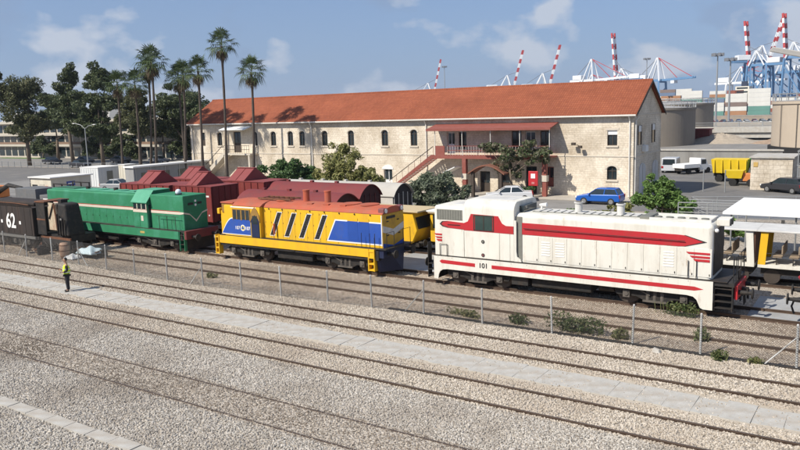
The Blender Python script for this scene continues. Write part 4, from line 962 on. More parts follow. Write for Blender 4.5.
# ================================================================== open sided yellow and white cars at the right
def open_car(x0, x1, ya, label, endmat):
    yb = ya + 2.2; T = thing("open_excursion_car", ((x0 + x1) / 2, (ya + yb) / 2, 0), label, "railcar", "open sided excursion cars")
    MB().box(x0, x1, ya, yb, .95, 1.1).build("floor_frame", CREAM, T, bevel=.01)
    MB().box(x0 - .1, x1 + .1, ya - .1, yb + .1, 2.68, 2.76).build("roof", CREAM_R, T, bevel=.02)
    for yy in (ya, yb - .08):
        MB().xz([(x0, 1.1), (x0 + .32, 1.1), (x0 + .42, 2.68), (x0 + .1, 2.68)], yy, yy + .08).build("end_post", endmat, T)
        MB().xz([(x1 - .32, 1.1), (x1, 1.1), (x1 - .1, 2.68), (x1 - .42, 2.68)], yy, yy + .08).build("end_post", endmat, T)
    MB().box(x1 - .06, x1, ya + .08, yb - .08, 1.1, 2.67).build("end_panel", mat("brown_panel", (.14, .07, .045), .8), T)
    for k in range(4):
        x = x0 + .6 + k * (x1 - x0 - 1.3) / 3
        MB().box(x, x + .4, ya + .15, yb - .15, 1.45, 1.5).build("bench_seat", M_WOODB, T)
        MB().box(x + .38, x + .43, ya + .15, yb - .15, 1.5, 2.0).build("bench_back", M_WOODB, T)
        MB().box(x + .15, x + .2, ya + .2, ya + .25, 1.1, 1.45).build("bench_leg", M_DARK, T)
    MB().tube([(x0 + .3, ya + .02, 1.65), (x1 - .3, ya + .02, 1.65)], .02).build("guard_rail", M_DARK, T)
    MB().box(x0 + .1, x1 - .1, ya + .3, yb - .3, .6, .94).build("underframe", M_BLACK, T)
    for x in (x0 + .6, x1 - .6):
        for s in (-.75, .75): MB().cyl((x, (ya + yb) / 2 + s - .06, .5), (x, (ya + yb) / 2 + s + .06, .5), .36, n=16).build("wheel", M_WHEEL, T)
    return T
M_WOODB = mat("bench_timber", (.30, .23, .16), .8, 0, .2, 4)
open_car(-8.6, -5.15, 38.0, "white open sided car with benches behind the headlight of the white locomotive", CREAM)
open_car(-5.0, -1.6, 38.0, "open sided car with yellow end posts near the right edge", YEL)
open_car(-1.4, 2.4, 38.0, "open sided car with yellow posts cut by the right edge", YEL)

# white flat awning on thin posts
aw = thing("shade_awning", (-2.0, 45.2, 0), "flat white awning on thin posts over the open cars", "awning")
MB().hexa([(-7.4, 42.4, 2.80), (6, 42.4, 2.80), (6, 48.0, 2.96), (-7.2, 48.0, 2.96), (-7.4, 42.4, 2.92), (6, 42.4, 2.92), (6, 48.0, 3.08), (-7.2, 48.0, 3.08)]).build("roof_sheet", mat("white_sheet", (.80, .80, .78), .5, 0, .04, 1), aw)
for x in (-7.0, -3.9, -.8, 2.3):
    for y in (42.7, 47.7): MB().cyl((x, y, 0), (x, y, 2.8 + (.15 if y > 45 else 0)), .045, n=8).build("post", M_GALV if 'M_GALV' in globals() else mat("galvanised_steel", (.36, .37, .37), .5, .5, .1, 4), aw)
M_GALV = mat("galvanised_steel", (.36, .37, .37), .5, .5, .1, 4)

# dark red locomotive end cut by the right edge
rl = thing("red_steam_engine", (0.6, 32.75, 0), "dark red engine front with black buffers cut by the right edge", "engine")
MB().box(-2.55, -2.35, 31.5, 34.0, .85, 1.35).build("buffer_beam", MAROON, rl, bevel=.02)
for yy in (31.9, 33.6): buffer(rl, -2.55, yy, 1.05, -1)
MB().box(-2.35, 6, 31.7, 33.8, .8, 1.2).build("underframe", M_BLACK, rl)
MB().box(-2.3, 6, 31.55, 33.95, 1.21, 1.3).build("running_plate", MAROON, rl)
MB().cyl((-1.6, 32.75, 2.35), (6, 32.75, 2.35), .8, n=24).build("boiler", M_BLACK, rl)
MB().cyl((-1.62, 32.75, 2.35), (-1.7, 32.75, 2.35), .65, n=24).build("smokebox_door", M_DARK, rl)
MB().cyl((-.9, 32.75, 3.0), (-.9, 32.75, 3.9), .22, .28, n=16).build("chimney", M_BLACK, rl)
rail_posts(rl, "handrail", [(-2.35, 31.7, 1.3), (-2.6, 31.7, 2.0), (-2.45, 31.7, 2.4), (-2.0, 31.7, 2.45)], .03, RED)
rail_posts(rl, "handrail", [(-2.35, 32.2, 1.3), (-2.75, 32.2, 1.9), (-2.4, 32.2, 2.3)], .025, RED)
rail_posts(rl, "brake_hose", [(-2.5, 32.3, 1.1), (-2.85, 32.25, 1.0), (-2.95, 32.2, .7), (-2.85, 32.2, .4)], .04, M_LETTER)
for x in (-1.2, 1.0, 3.0):
    for s in (-.75, .75): MB().cyl((x, 32.75 + s - .06, .6), (x, 32.75 + s + .06, .6), .45, n=20).build("wheel", M_WHEEL, rl)

# ================================================================== chain link fence
M_POST = mat("fence_post_galvanised", (.56, .56, .54), .6, .3, .1, 4, dirt_or_sheen=((.25, .2, .16), .4, 4))
M_WIRE = mat("fence_wire", (.11, .105, .10), .5, .6, .05, 4)
posts = [(-56.0, 26.5), (-53.2, 26.48), (-50.2, 26.47), (-47.25, 26.34), (-44.25, 26.3), (-41.4, 26.27), (-38.45, 26.14), (-35.6, 25.98), (-32.65, 25.88), (-29.8, 25.86), (-27.1, 25.99), (-24.5, 26.08), (-21.75, 26.3), (-19.3, 26.43), (-16.64, 26.6), (-13.67, 26.4), (-10.67, 26.48), (-7.6, 26.68), (-5.2, 26.58), (-2.2, 26.6), (.8, 26.6)]
fen = thing("chain_link_fence", (-28, 26.4, 0), "chain link fence with grey posts between ballast and locomotives", "fence")
PH = 1.5
for i, (x, y) in enumerate(posts):
    lean = (rnd.uniform(-.04, .04), rnd.uniform(-.03, .03))
    p = MB(); p.cyl((x, y, 0), (x + lean[0], y + lean[1], PH), .04, n=8); p.cyl((x + lean[0], y + lean[1], PH), (x + lean[0], y + lean[1], PH + .02), .038, .02, n=8)
    p.build("post", M_POST, fen)
for i, d in ((3, -1), (5, 1), (9, -1), (14, -1), (19, -1)):
    x, y = posts[i]; MB().cyl((x, y, 1.1), (x + d * .95, y - .05, .02), .024, n=7).build("brace", M_POST, fen)
for (xa, ya), (xb, yb) in zip(posts[:-1], posts[1:]):
    b = MB(); L = math.hypot(xb - xa, yb - ya); dx, dy = (xb - xa) / L, (yb - ya) / L
    z0, z1 = .05, PH - .04; hgt = z1 - z0; st = .085
    def wire(s0, za, s1, zb):
        p0 = Vector((xa + dx * s0, ya + dy * s0 - .04, za)); p1 = Vector((xa + dx * s1, ya + dy * s1 - .04, zb))
        w = .0036; h = Vector((dy, -dx, 0)) * w; k = (p1 - p0).normalized().cross(Vector((dy, -dx, 0))) * w
        n0 = len(b.v); b.v += [tuple(p0 + h), tuple(p0 - h * .5 + k), tuple(p0 - h * .5 - k), tuple(p1 + h), tuple(p1 - h * .5 + k), tuple(p1 - h * .5 - k)]
        b.f += [(n0, n0 + 1, n0 + 4, n0 + 3), (n0 + 1, n0 + 2, n0 + 5, n0 + 4), (n0 + 2, n0, n0 + 3, n0 + 5)]
    s = -hgt
    while s < L:
        a, c = max(s, 0), min(s + hgt, L)
        if c > a: wire(a, z0 + a - s, c, z0 + c - s); wire(a, z1 - (a - s), c, z1 - (c - s))
        s += st
    for z in (z0, .78, z1): wire(0, z, L, z)
    b.build("wire_mesh", M_WIRE, fen)["kind"] = "stuff"
# concrete footing strip of the fence
MB().box(-18.5, 2, 26.52, 26.72, -.05, .05).build("fence_footing", M_DARK, fen)

# ================================================================== weeds along fence and under the white locomotive
G_WEED = leafmat("weed_green", (.035, .07, .018), (.09, .145, .04), (.16, .17, .07))
G_WEED2 = leafmat("weed_dry", (.08, .11, .03), (.2, .21, .08), (.28, .25, .12))
def weed(x, y, rx, ry, h, n, label, m_=None, size=.055, asp=2.8):
    n = int(n * 1.3)
    T = thing("weed_plant", (x, y, 0), label, "plant", "weeds in the yard")
    cl = [(rnd.uniform(-rx, rx) * .7, rnd.uniform(-ry, ry) * .6, h * rnd.uniform(.3, .6), rx * .5, ry * .6, h * .5, n // 5) for _ in range(5)]
    V, F = leaf_cloud(cl, size, asp); V[:, 2] = np.abs(V[:, 2])
    fast_mesh("leaves", V, F, m_ or G_WEED, T)
    b = MB()
    for k in range(7): 
        a = rnd.uniform(-rx, rx) * .7; b.tube([(x + a, y, 0), (x + a * 1.1 + rnd.uniform(-.1, .1), y + rnd.uniform(-.1, .1), h * .8)], .012, 5)
    b.build("stems", mat("weed_stem", (.12, .13, .05), .8), T)
weed(-10.0, 27.2, 1.35, .5, .75, 900, "widest clump of green weeds behind the fence")
weed(-8.0, 27.15, .45, .3, .4, 220, "low green weeds just right of the widest weed clump", G_WEED2)
weed(-12.5, 27.1, .5, .3, .45, 260, "small green weed tuft between two fence posts below the number 101", G_WEED)
weed(-15.0, 27.2, .8, .35, .35, 300, "yellowish dry weeds by the braced fence post", G_WEED2)
weed(-7.2, 31.3, 1.2, .3, .6, 520, "tall leafy weeds growing under the right end of the white locomotive", G_WEED)
weed(-5.5, 28.2, .35, .3, .5, 160, "lone green weed right of the weeds under the white locomotive", G_WEED)
weed(-4.5, 26.3, .3, .2, .35, 140, "small weed at the foot of the fence near the right end", G_WEED)
weed(-3.4, 26.5, .25, .2, .25, 100, "tiny weed by the rightmost fence posts", G_WEED2)
weed(-31.0, 27.5, .5, .3, .3, 160, "dry weed tuft in front of the yellow locomotive steps", G_WEED2)
wp = thing("concrete_chunk", (-6.6, 26.15, 0), "small white concrete chunk lying against the fence", "rubble")
MB().hexa([(-6.75, 26.05, 0), (-6.45, 26.0, 0), (-6.4, 26.2, 0), (-6.7, 26.25, 0), (-6.7, 26.08, .16), (-6.5, 26.05, .12), (-6.46, 26.18, .13), (-6.68, 26.2, .18)]).build("block", M_CONC, wp, bevel=.02)

# ================================================================== person in a yellow vest
def skin_mesh(name, verts, edges, radii, material, parent, sub=1):
    me = bpy.data.meshes.new(name); me.from_pydata(verts, edges, [])
    o = bpy.data.objects.new("tmp_skin", me); COL.objects.link(o)
    md = o.modifiers.new("skin", 'SKIN')
    for v, r in zip(me.skin_vertices[0].data, radii): v.radius = r if isinstance(r, tuple) else (r, r)
    me.skin_vertices[0].data[0].use_root = True
    s = o.modifiers.new("sub", 'SUBSURF'); s.levels = sub; s.render_levels = sub
    dg = bpy.context.evaluated_depsgraph_get(); m2 = bpy.data.meshes.new_from_object(o.evaluated_get(dg))
    bpy.data.objects.remove(o); m2.name = name
    m2.materials.clear(); m2.materials.append(material)
    m2.polygons.foreach_set("use_smooth", [True] * len(m2.polygons))
    ob = bpy.data.objects.new(name, m2); COL.objects.link(ob); ob.parent = parent; return ob
P = thing("person", (-35.35, 21.7, 0.03), "person in yellow safety vest and black trousers standing on the slab path", "person")
P.rotation_euler = (0, 0, RAD(150))
SKIN = mat("skin", (.36, .21, .14), .6); VEST = mat("hi_vis_vest", (.68, .88, .03), .55, 0, .06, 4); TROU = mat("black_trousers", (.018, .018, .022), .85); HAIR = mat("dark_hair", (.02, .015, .012), .8); SHOE = mat("black_shoes", (.015, .015, .015), .5)
pv = [(0, 0, .93), (0, .0, 1.12), (0, .01, 1.34), (0, .01, 1.47), (0, .02, 1.56), (0, .03, 1.66), (0, .03, 1.76)]
pe = [(i, i + 1) for i in range(6)]; pr_ = [(.13, .10), (.14, .105), (.17, .12), (.075, .07), (.055, .055), (.095, .11), (.075, .09)]
def chain(base, pts, rs):
    i = base
    for p, r in zip(pts, rs):
        pv.append(p); pr_.append(r); pe.append((i, len(pv) - 1)); i = len(pv) - 1
    return i
for s in (-1, 1):
    chain(0, [(s * .10, 0, .86), (s * .12, .015, .48), (s * .13, -.01, .10), (s * .14, .13, .035)], [(.10, .11), .065, .045, (.045, .03)])
    if s < 0: w_ = chain(2, [(s * .20, 0, 1.40), (s * .26, -.03, 1.14), (s * .20, .18, 1.06)], [.06, .045, .034])
    else: w_ = chain(2, [(s * .20, 0, 1.40), (s * .27, -.04, 1.13), (s * .12, .22, 1.16)], [.06, .045, .034])
    wx, wy, wz = pv[w_]
    d = -s
    h = chain(w_, [(wx + d * .03, wy + .07, wz + .01)], [(.035, .022)])
    for k in range(4): chain(h, [(wx + d * (.03 + .02 * k - .03), wy + .12 + .008 * (k % 2), wz + .03 - k * .018), (wx + d * (.06 + .02 * k - .03), wy + .15, wz + .02 - k * .018)], [.010, .008])
    chain(w_, [(wx, wy + .05, wz + .045), (wx + d * .02, wy + .085, wz + .055)], [.012, .009])
body = skin_mesh("body", pv, pe, pr_, SKIN, P)
skin_mesh("vest", [(0, 0, .86), (0, 0, 1.12), (0, .01, 1.36), (0, .01, 1.46), (-.20, 0, 1.38), (.20, 0, 1.38)], [(0, 1), (1, 2), (2, 3), (2, 4), (2, 5)], [(.26, .22), (.25, .21), (.26, .20), (.11, .10), (.10, .11), (.10, .11)], VEST, P)
skin_mesh("sleeves", [(-.17, 0, 1.39), (-.21, -.005, 1.34), (-.265, -.03, 1.14), (-.21, .15, 1.07)], [(0, 1), (1, 2), (2, 3)], [.07, .08, .066, .055], TROU, P)
skin_mesh("sleeves", [(.17, 0, 1.39), (.21, -.005, 1.34), (.275, -.04, 1.13), (.14, .19, 1.155)], [(0, 1), (1, 2), (2, 3)], [.07, .085, .07, .055], VEST, P)
skin_mesh("trousers", [(0, 0, 1.02), (-.10, 0, .85), (-.12, .015, .48), (-.13, -.01, .09), (.10, 0, .85), (.12, .015, .48), (.13, -.01, .09)], [(0, 1), (1, 2), (2, 3), (0, 4), (4, 5), (5, 6)], [(.19, .16), (.135, .14), .10, .085, (.135, .14), .10, .085], TROU, P)
for s in (-1, 1): skin_mesh("shoe", [(s * .13, -.05, .05), (s * .135, .05, .05), (s * .14, .19, .035)], [(0, 1), (1, 2)], [(.05, .05), (.052, .05), (.045, .03)], SHOE, P)
skin_mesh("hair", [(0, -.03, 1.60), (0, -.015, 1.70), (0, .03, 1.79)], [(0, 1), (1, 2)], [(.085, .055), (.105, .085), (.085, .095)], HAIR, P)
fc = MB(); fc.ball((0, .145, 1.655), (.014, .024, .02), 7, 5); fc.build("nose", SKIN, None).parent = P
for s in (-1, 1):
    e = MB(); e.ball((s * .033, .122, 1.685), (.012, .008, .008), 7, 5); e.build("eye", M_LETTER, None).parent = P
    e = MB(); e.ball((s * .088, .03, 1.67), (.012, .025, .035), 7, 5); e.build("ear", SKIN, None).parent = P
e = MB(); e.ball((0, .12, 1.605), (.03, .01, .007), 7, 5); e.build("mouth", mat("lips", (.25, .1, .08), .6), None).parent = P
for z in (1.02, 1.18):
    n = 20; MB().loft([[(.238 * math.cos(2 * math.pi * i / n), .2 * math.sin(2 * math.pi * i / n), z + dz) for i in range(n)] for dz in (0, .05)], caps=False).build("reflective_band", mat("reflective_tape", (.65, .66, .66), .35), None).parent = P
for o_ in P.children: pass

# ================================================================== left yard: kiosk, containers, machinery
kx = thing("cream_kiosk", (-77.2, 47.8, 0), "cream prefabricated kiosk with small blue sign behind the green locomotive", "kiosk")
KC = mat("kiosk_cream", (.60, .56, .46), .7, 0, .06, 1.2, dirt_or_sheen=((.4, .35, .26), .4, 1.2), streak=True)
MB().box(-79.1, -75.2, 45.4, 50.2, 0, 2.72).build("wall", KC, kx, bevel=.02)
MB().box(-79.3, -75.0, 45.2, 50.4, 2.725, 2.85).build("roof", mat("kiosk_roof", (.66, .65, .62), .7, 0, .06, 1), kx, bevel=.02)
MB().box(-75.198, -75.17, 47.2, 48.2, 1.75, 2.25).build("blue_sign", mat("sign_blue", (.03, .06, .28), .5), kx)
MB().box(-75.165, -75.16, 47.35, 48.05, 1.93, 2.07).build("sign_lettering", M_WHITE, kx)
MB().box(-77.4, -76.5, 45.37, 45.399, .1, 2.1).build("door", mat("kiosk_door", (.45, .42, .36), .7), kx)
MB().box(-78.8, -77.8, 45.37, 45.399, 1.1, 2.0).build("window", M_GLASS, kx)
MB().box(-76.2, -75.8, 45.3, 45.399, 1.3, 1.9).build("red_cabinet", RED, kx)
def container(x0, x1, y0, y1, h, mt, label, door=True):
    T = thing("site_container", ((x0 + x1) / 2, (y0 + y1) / 2, 0), label, "container")
    MB().box(x0, x1, y0, y1, .08, h).build("body", mt, T)
    k = int((x1 - x0) / .5)
    for i in range(k): MB().box(x0 + .1 + i * .5, x0 + .35 + i * .5, y0 - .035, y0 + .01, .2, h - .12).build("corrugation", mt, T)
    k = int((y1 - y0) / .5)
    for i in range(k): MB().box(x1 - .01, x1 + .035, y0 + .1 + i * .5, y0 + .35 + i * .5, .2, h - .12).build("corrugation", mt, T)
    MB().box(x0 - .05, x1 + .05, y0 - .05, y1 + .05, h + .002, h + .07).build("roof", M_WHITE, T)
    if door: MB().box(x1 + .036, x1 + .06, (y0 + y1) / 2 - .45, (y0 + y1) / 2 + .45, .15, 2.1).build("door", M_GRILL, T)
container(-90.3, -86.4, 58.8, 62.2, 2.6, mat("container_white", (.60, .61, .60), .6, 0, .06, 1), "white site container with grey end left of the leftmost palm trunks")
container(-84.4, -83.1, 60.5, 62.2, 2.9, KC, "cream site cabin between palm trunks behind the red hopper wagons", False)
shd = thing("storage_shed", (-76.8, 62, 0), "long low shed with white roof behind the red hopper wagons", "shed")
MB().box(-77.6, -76.0, 56.5, 68.5, 0, 2.95).build("wall", mat("shed_grey", (.30, .30, .295), .8, 0, .1, 1.5, dirt_or_sheen=((.2, .18, .16), .5, 1.2), streak=True), shd)
MB().box(-77.75, -75.75, 56.3, 68.7, 2.955, 3.15).build("roof", M_WHITE, shd, bevel=.02)
for k in range(4): MB().box(-75.999, -75.95, 57.6 + k * 2.8, 59.0 + k * 2.8, 1.2, 2.3).build("window", M_GLASS, shd)
for k in range(6): MB().box(-75.999, -75.94, 56.7 + k * 2.2, 56.8 + k * 2.2, 0, 2.9).build("side_post", M_GALV, shd)
# grey machinery wagon behind the tender
gm = thing("flat_wagon", (-62.5, 37.6, 0), "grey flat wagon loaded with machine boxes at the left edge", "wagon")
MG = mat("machine_grey", (.12, .125, .13), .7, 0, .2, 2, dirt_or_sheen=((.2, .17, .14), .5, 2))
MB().box(-68, -57.5, 36.4, 38.9, .95, 1.3).build("deck", MG, gm)
MB().box(-66.5, -63.2, 36.6, 38.7, 1.31, 2.9).build("machine_box", MG, gm, bevel=.05)
MB().box(-62.8, -60.5, 36.7, 38.6, 1.31, 2.4).build("machine_box", MG, gm, bevel=.05)
MB().box(-62.2, -61.2, 36.66, 36.699, 1.6, 2.1).build("white_panel", M_WHITE, gm)
MB().box(-60.2, -58.6, 36.8, 38.4, 1.31, 1.75).build("white_crate", M_WHITE, gm, bevel=.03)
g = MB()
for x in (-60.4, -59.2, -58.0):
    for y in (36.7, 38.5): g.bar((x, y, 1.3), (x, y, 3.5), .09)
for y in (36.7, 38.5):
    for z in (2.4, 3.45): g.bar((-60.4, y, z), (-58.0, y, z), .09)
g.build("steel_frame", M_BLACK, gm)
for x in (-66.8, -59):
    for s in (-.75, .75): MB().cyl((x, 37.6 + s - .06, .56), (x, 37.6 + s + .06, .56), .43, n=18).build("wheel", M_WHEEL, gm)
oc = thing("excavator", (-80, 41.8, 0), "orange excavator with dark boom at the left edge", "excavator")
ORX = mat("excavator_orange", (.55, .2, .06), .6, 0, .12, 2)
MB().box(-83, -79.5, 40.6, 43.2, .9, 2.1).build("engine_housing", ORX, oc, bevel=.08)
MB().box(-81.5, -79.9, 40.7, 41.9, 2.1, 2.7).build("cab", M_GLASS, oc, bevel=.05)
for y in (40.3, 42.7): MB().box(-83.2, -79.2, y, y + .7, 0.05, .85).build("crawler_track", M_BLACK, oc, bevel=.2, seg=3)
MB().tube([(-79.6, 42, 1.5), (-77.4, 42, 2.3), (-74.9, 42, 2.1)], [.28, .24, .16], 8).build("boom", M_BLACK, oc)
MB().tube([(-74.9, 42, 2.1), (-74.2, 42, 1.2)], [.17, .12], 8).build("dipper_arm", M_BLACK, oc)
MB().hexa([(-74.6, 41.5, .3), (-73.6, 41.5, .3), (-73.6, 42.5, .3), (-74.6, 42.5, .3), (-74.3, 41.5, 1.2), (-73.9, 41.5, 1.2), (-73.9, 42.5, 1.2), (-74.3, 42.5, 1.2)]).build("bucket", M_RUST, oc)
# ================================================================== station building
def masonry(name, c1, c2, mortar, bw=.52, bh=.27):
    M = bpy.data.materials.new(name); M.use_nodes = True; MATS[name] = M
    N, L = M.node_tree.nodes, M.node_tree.links
    b = N["Principled BSDF"]; b.inputs["Roughness"].default_value = .92; b.inputs["Specular IOR Level"].default_value = .15
    t = N.new("ShaderNodeTexCoord"); s = N.new("ShaderNodeSeparateXYZ"); L.new(t.outputs["Object"], s.inputs[0])
    a = N.new("ShaderNodeMath"); a.operation = 'ADD'; L.new(s.outputs[0], a.inputs[0]); L.new(s.outputs[1], a.inputs[1])
    c = N.new("ShaderNodeCombineXYZ"); L.new(a.outputs[0], c.inputs[0]); L.new(s.outputs[2], c.inputs[1])
    nd = N.new("ShaderNodeTexNoise"); nd.inputs["Scale"].default_value = 1.8; nd.inputs["Detail"].default_value = 3; L.new(c.outputs[0], nd.inputs["Vector"])
    vm = N.new("ShaderNodeVectorMath"); vm.operation = 'SCALE'; vm.inputs[3].default_value = .12; L.new(nd.outputs["Color"], vm.inputs[0])
    va = N.new("ShaderNodeVectorMath"); va.operation = 'ADD'; L.new(c.outputs[0], va.inputs[0]); L.new(vm.outputs[0], va.inputs[1])
    br = N.new("ShaderNodeTexBrick"); br.inputs["Scale"].default_value = 1.0; br.inputs["Brick Width"].default_value = bw; br.inputs["Row Height"].default_value = bh
    br.inputs["Mortar Size"].default_value = .022; br.inputs["Color1"].default_value = c1 + (1,); br.inputs["Color2"].default_value = c2 + (1,); br.inputs["Mortar"].default_value = mortar + (1,)
    br.offset = .43; br.squash = .75; br.squash_frequency = 3
    L.new(va.outputs[0], br.inputs["Vector"])
    n2 = N.new("ShaderNodeTexNoise"); n2.inputs["Scale"].default_value = .35; n2.inputs["Detail"].default_value = 8; n2.inputs["Roughness"].default_value = .7; L.new(t.outputs["Object"], n2.inputs["Vector"])
    r = N.new("ShaderNodeValToRGB"); r.color_ramp.elements[0].color = (.62, .56, .48, 1); r.color_ramp.elements[1].color = (1.1, 1.08, 1.05, 1); r.color_ramp.elements[0].position = .3; r.color_ramp.elements[1].position = .65
    L.new(n2.outputs["Fac"], r.inputs[0])
    n4 = N.new("ShaderNodeTexNoise"); n4.inputs["Scale"].default_value = 5; n4.inputs["Detail"].default_value = 5; L.new(t.outputs["Object"], n4.inputs["Vector"])
    r4 = N.new("ShaderNodeValToRGB"); r4.color_ramp.elements[0].color = (.62, .59, .55, 1); r4.color_ramp.elements[1].color = (1.15, 1.13, 1.1, 1); L.new(n4.outputs["Fac"], r4.inputs[0])
    mm = N.new("ShaderNodeMix"); mm.data_type = 'RGBA'; mm.blend_type = 'MULTIPLY'; mm.inputs[0].default_value = 1; L.new(br.outputs["Color"], mm.inputs[6]); L.new(r.outputs[0], mm.inputs[7])
    m3 = N.new("ShaderNodeMix"); m3.data_type = 'RGBA'; m3.blend_type = 'MULTIPLY'; m3.inputs[0].default_value = 1; L.new(mm.outputs[2], m3.inputs[6]); L.new(r4.outputs[0], m3.inputs[7])
    L.new(m3.outputs[2], b.inputs["Base Color"])
    ad = N.new("ShaderNodeMath"); ad.operation = 'MULTIPLY_ADD'; ad.inputs[1].default_value = -1.2; L.new(br.outputs["Fac"], ad.inputs[0]); L.new(n4.outputs["Fac"], ad.inputs[2])
    bp = N.new("ShaderNodeBump"); bp.inputs["Strength"].default_value = .45; bp.inputs["Distance"].default_value = .04; L.new(ad.outputs[0], bp.inputs["Height"]); L.new(bp.outputs[0], b.inputs["Normal"])
    return M
STONE = masonry("limestone_wall", (.82, .775, .69), (.75, .705, .62), (.70, .65, .57), .38, .21)
STONE_T = mat("limestone_trim", (.58, .52, .43), .9, 0, .12, 2, .3, 20)
def tile_mat():
    M = bpy.data.materials.new("clay_roof_tiles"); M.use_nodes = True
    N, L = M.node_tree.nodes, M.node_tree.links
    b = N["Principled BSDF"]; b.inputs["Roughness"].default_value = .85; b.inputs["Specular IOR Level"].default_value = .2
    t = N.new("ShaderNodeTexCoord"); s = N.new("ShaderNodeSeparateXYZ"); L.new(t.outputs["Object"], s.inputs[0])
    c = N.new("ShaderNodeCombineXYZ"); L.new(s.outputs[0], c.inputs[0]); L.new(s.outputs[1], c.inputs[1])
    br = N.new("ShaderNodeTexBrick"); br.inputs["Scale"].default_value = 1; br.inputs["Brick Width"].default_value = .24; br.inputs["Row Height"].default_value = .30; br.inputs["Mortar Size"].default_value = .025
    br.inputs["Color1"].default_value = (.30, .098, .05, 1); br.inputs["Color2"].default_value = (.255, .08, .042, 1); br.inputs["Mortar"].default_value = (.2, .055, .03, 1); br.offset = 0
    L.new(c.outputs[0], br.inputs["Vector"])
    n = N.new("ShaderNodeTexNoise"); n.inputs["Scale"].default_value = .25; n.inputs["Detail"].default_value = 8; n.inputs["Roughness"].default_value = .7; L.new(t.outputs["Object"], n.inputs["Vector"])
    r = N.new("ShaderNodeValToRGB"); r.color_ramp.elements[0].color = (.76, .74, .74, 1); r.color_ramp.elements[1].color = (1.15, 1.13, 1.1, 1); r.color_ramp.elements[0].position = .3; r.color_ramp.elements[1].position = .7; L.new(n.outputs["Fac"], r.inputs[0])
    m = N.new("ShaderNodeMix"); m.data_type = 'RGBA'; m.blend_type = 'MULTIPLY'; m.inputs[0].default_value = 1; L.new(br.outputs["Color"], m.inputs[6]); L.new(r.outputs[0], m.inputs[7]); L.new(m.outputs[2], b.inputs["Base Color"])
    w = N.new("ShaderNodeTexWave"); w.wave_type = 'BANDS'; w.bands_direction = 'Y'; w.wave_profile = 'SAW'; w.inputs["Scale"].default_value = .53; L.new(c.outputs[0], w.inputs["Vector"])
    bp = N.new("ShaderNodeBump"); bp.inputs["Strength"].default_value = .5; bp.inputs["Distance"].default_value = .05; L.new(w.outputs["Fac"], bp.inputs["Height"]); L.new(bp.outputs[0], b.inputs["Normal"])
    return M
TILE = tile_mat()
BX0, BX1, BY0, BY1, EZ, RZ = -80.4, -20.0, 69.4, 79.0, 8.05, 10.95
BYC = (BY0 + BY1) / 2
Bd = thing("station_building", (-50, 74.2, 0), "long two storey limestone building with red tiled roof", "building")
FR = mat("window_frame_dark", (.06, .045, .035), .7); SHUT = mat("shutter_white", (.72, .72, .70), .6); M_RED2 = mat("balcony_red", (.24, .07, .052), .65, 0, .12, 2, dirt_or_sheen=((.3, .12, .1), .4, 2)); WHT = mat("gutter_white", (.66, .63, .57), .6)
def windows():
    """x centre, sill z, head z, width, arched, white"""
    L = [(x, 4.95, 6.72, .88, True) for x in (-74.7, -68.25, -65.05, -62.2, -60.3, -56.75, -52.8, -48.0, -44.1)]
    L += [(-38.0, 4.6, 6.4, .95, False), (-22.0, 4.98, 6.42, .95, False), (-22.0, 1.75, 3.05, .95, True)]
    return L
openings = [(x - w / 2, x + w / 2, z0, z1) for x, z0, z1, w, a in windows()]
doors = [(-77.9, 4.9, 6.7, .8), (-71.45, 4.05, 6.75, 1.35), (-39.4, 4.12, 6.4, .9), (-31.8, 4.12, 6.45, 1.1), (-30.3, 4.12, 6.4, 1.1), (-28.7, 4.12, 6.45, 1.1), (-47.7, .13, 2.35, 1.15), (-35.4, .13, 2.3, 1.2), (-33.2, .13, 2.5, 1.4), (-30.2, .13, 2.9, 1.2), (-28.3, .9, 2.9, 1.0)]
openings += [(x - w / 2, x + w / 2, z0, z1) for x, z0, z1, w in doors]
# long wall with real openings: cells of a grid, openings left out
def pierced_wall_x(xa, xb, za, zb, y0, y1, ops):
    xs = sorted({xa, xb} | {v for o in ops for v in o[:2]}); zs = sorted({za, zb} | {v for o in ops for v in o[2:]})
    m_ = MB()
    inside = lambda x, z: any(o[0] < x < o[1] and o[2] < z < o[3] for o in ops)
    for i in range(len(xs) - 1):
        run = None
        for k in range(len(zs) - 1):
            if not inside((xs[i] + xs[i + 1]) / 2, (zs[k] + zs[k + 1]) / 2):
                if run is None: run = zs[k]
            elif run is not None: m_.box(xs[i], xs[i + 1], y0, y1, run, zs[k]); run = None
        if run is not None: m_.box(xs[i], xs[i + 1], y0, y1, run, zs[-1])
    return m_
me_w = pierced_wall_x(BX0, BX1, 0, EZ, BY0, BY0 + .5, openings)
me_w.build("front_wall", STONE, Bd)
MB().yz([(BY0 + .5, 0), (BY1, 0), (BY1, EZ), (BYC, RZ - .12), (BY0 + .5, EZ + (RZ - EZ) * .5 / (BYC - BY0) - .12)], BX1 - .5, BX1).build("gable_wall", STONE, Bd)
MB().yz([(BY0 + .5, 0), (BY1, 0), (BY1, EZ), (BYC, RZ - .12), (BY0 + .5, EZ + (RZ - EZ) * .5 / (BYC - BY0) - .12)], BX0, BX0 + .5).build("gable_wall", STONE, Bd)
MB().box(BX0 + .5, BX1 - .5, BY1 - .5, BY1, 0, EZ).build("rear_wall", STONE, Bd)
MB().box(BX0 + .5, BX1 - .5, BY0 + 1.2, BY0 + 1.3, 0, EZ).build("inner_wall", mat("dark_room", (.035, .032, .03), .9), Bd)
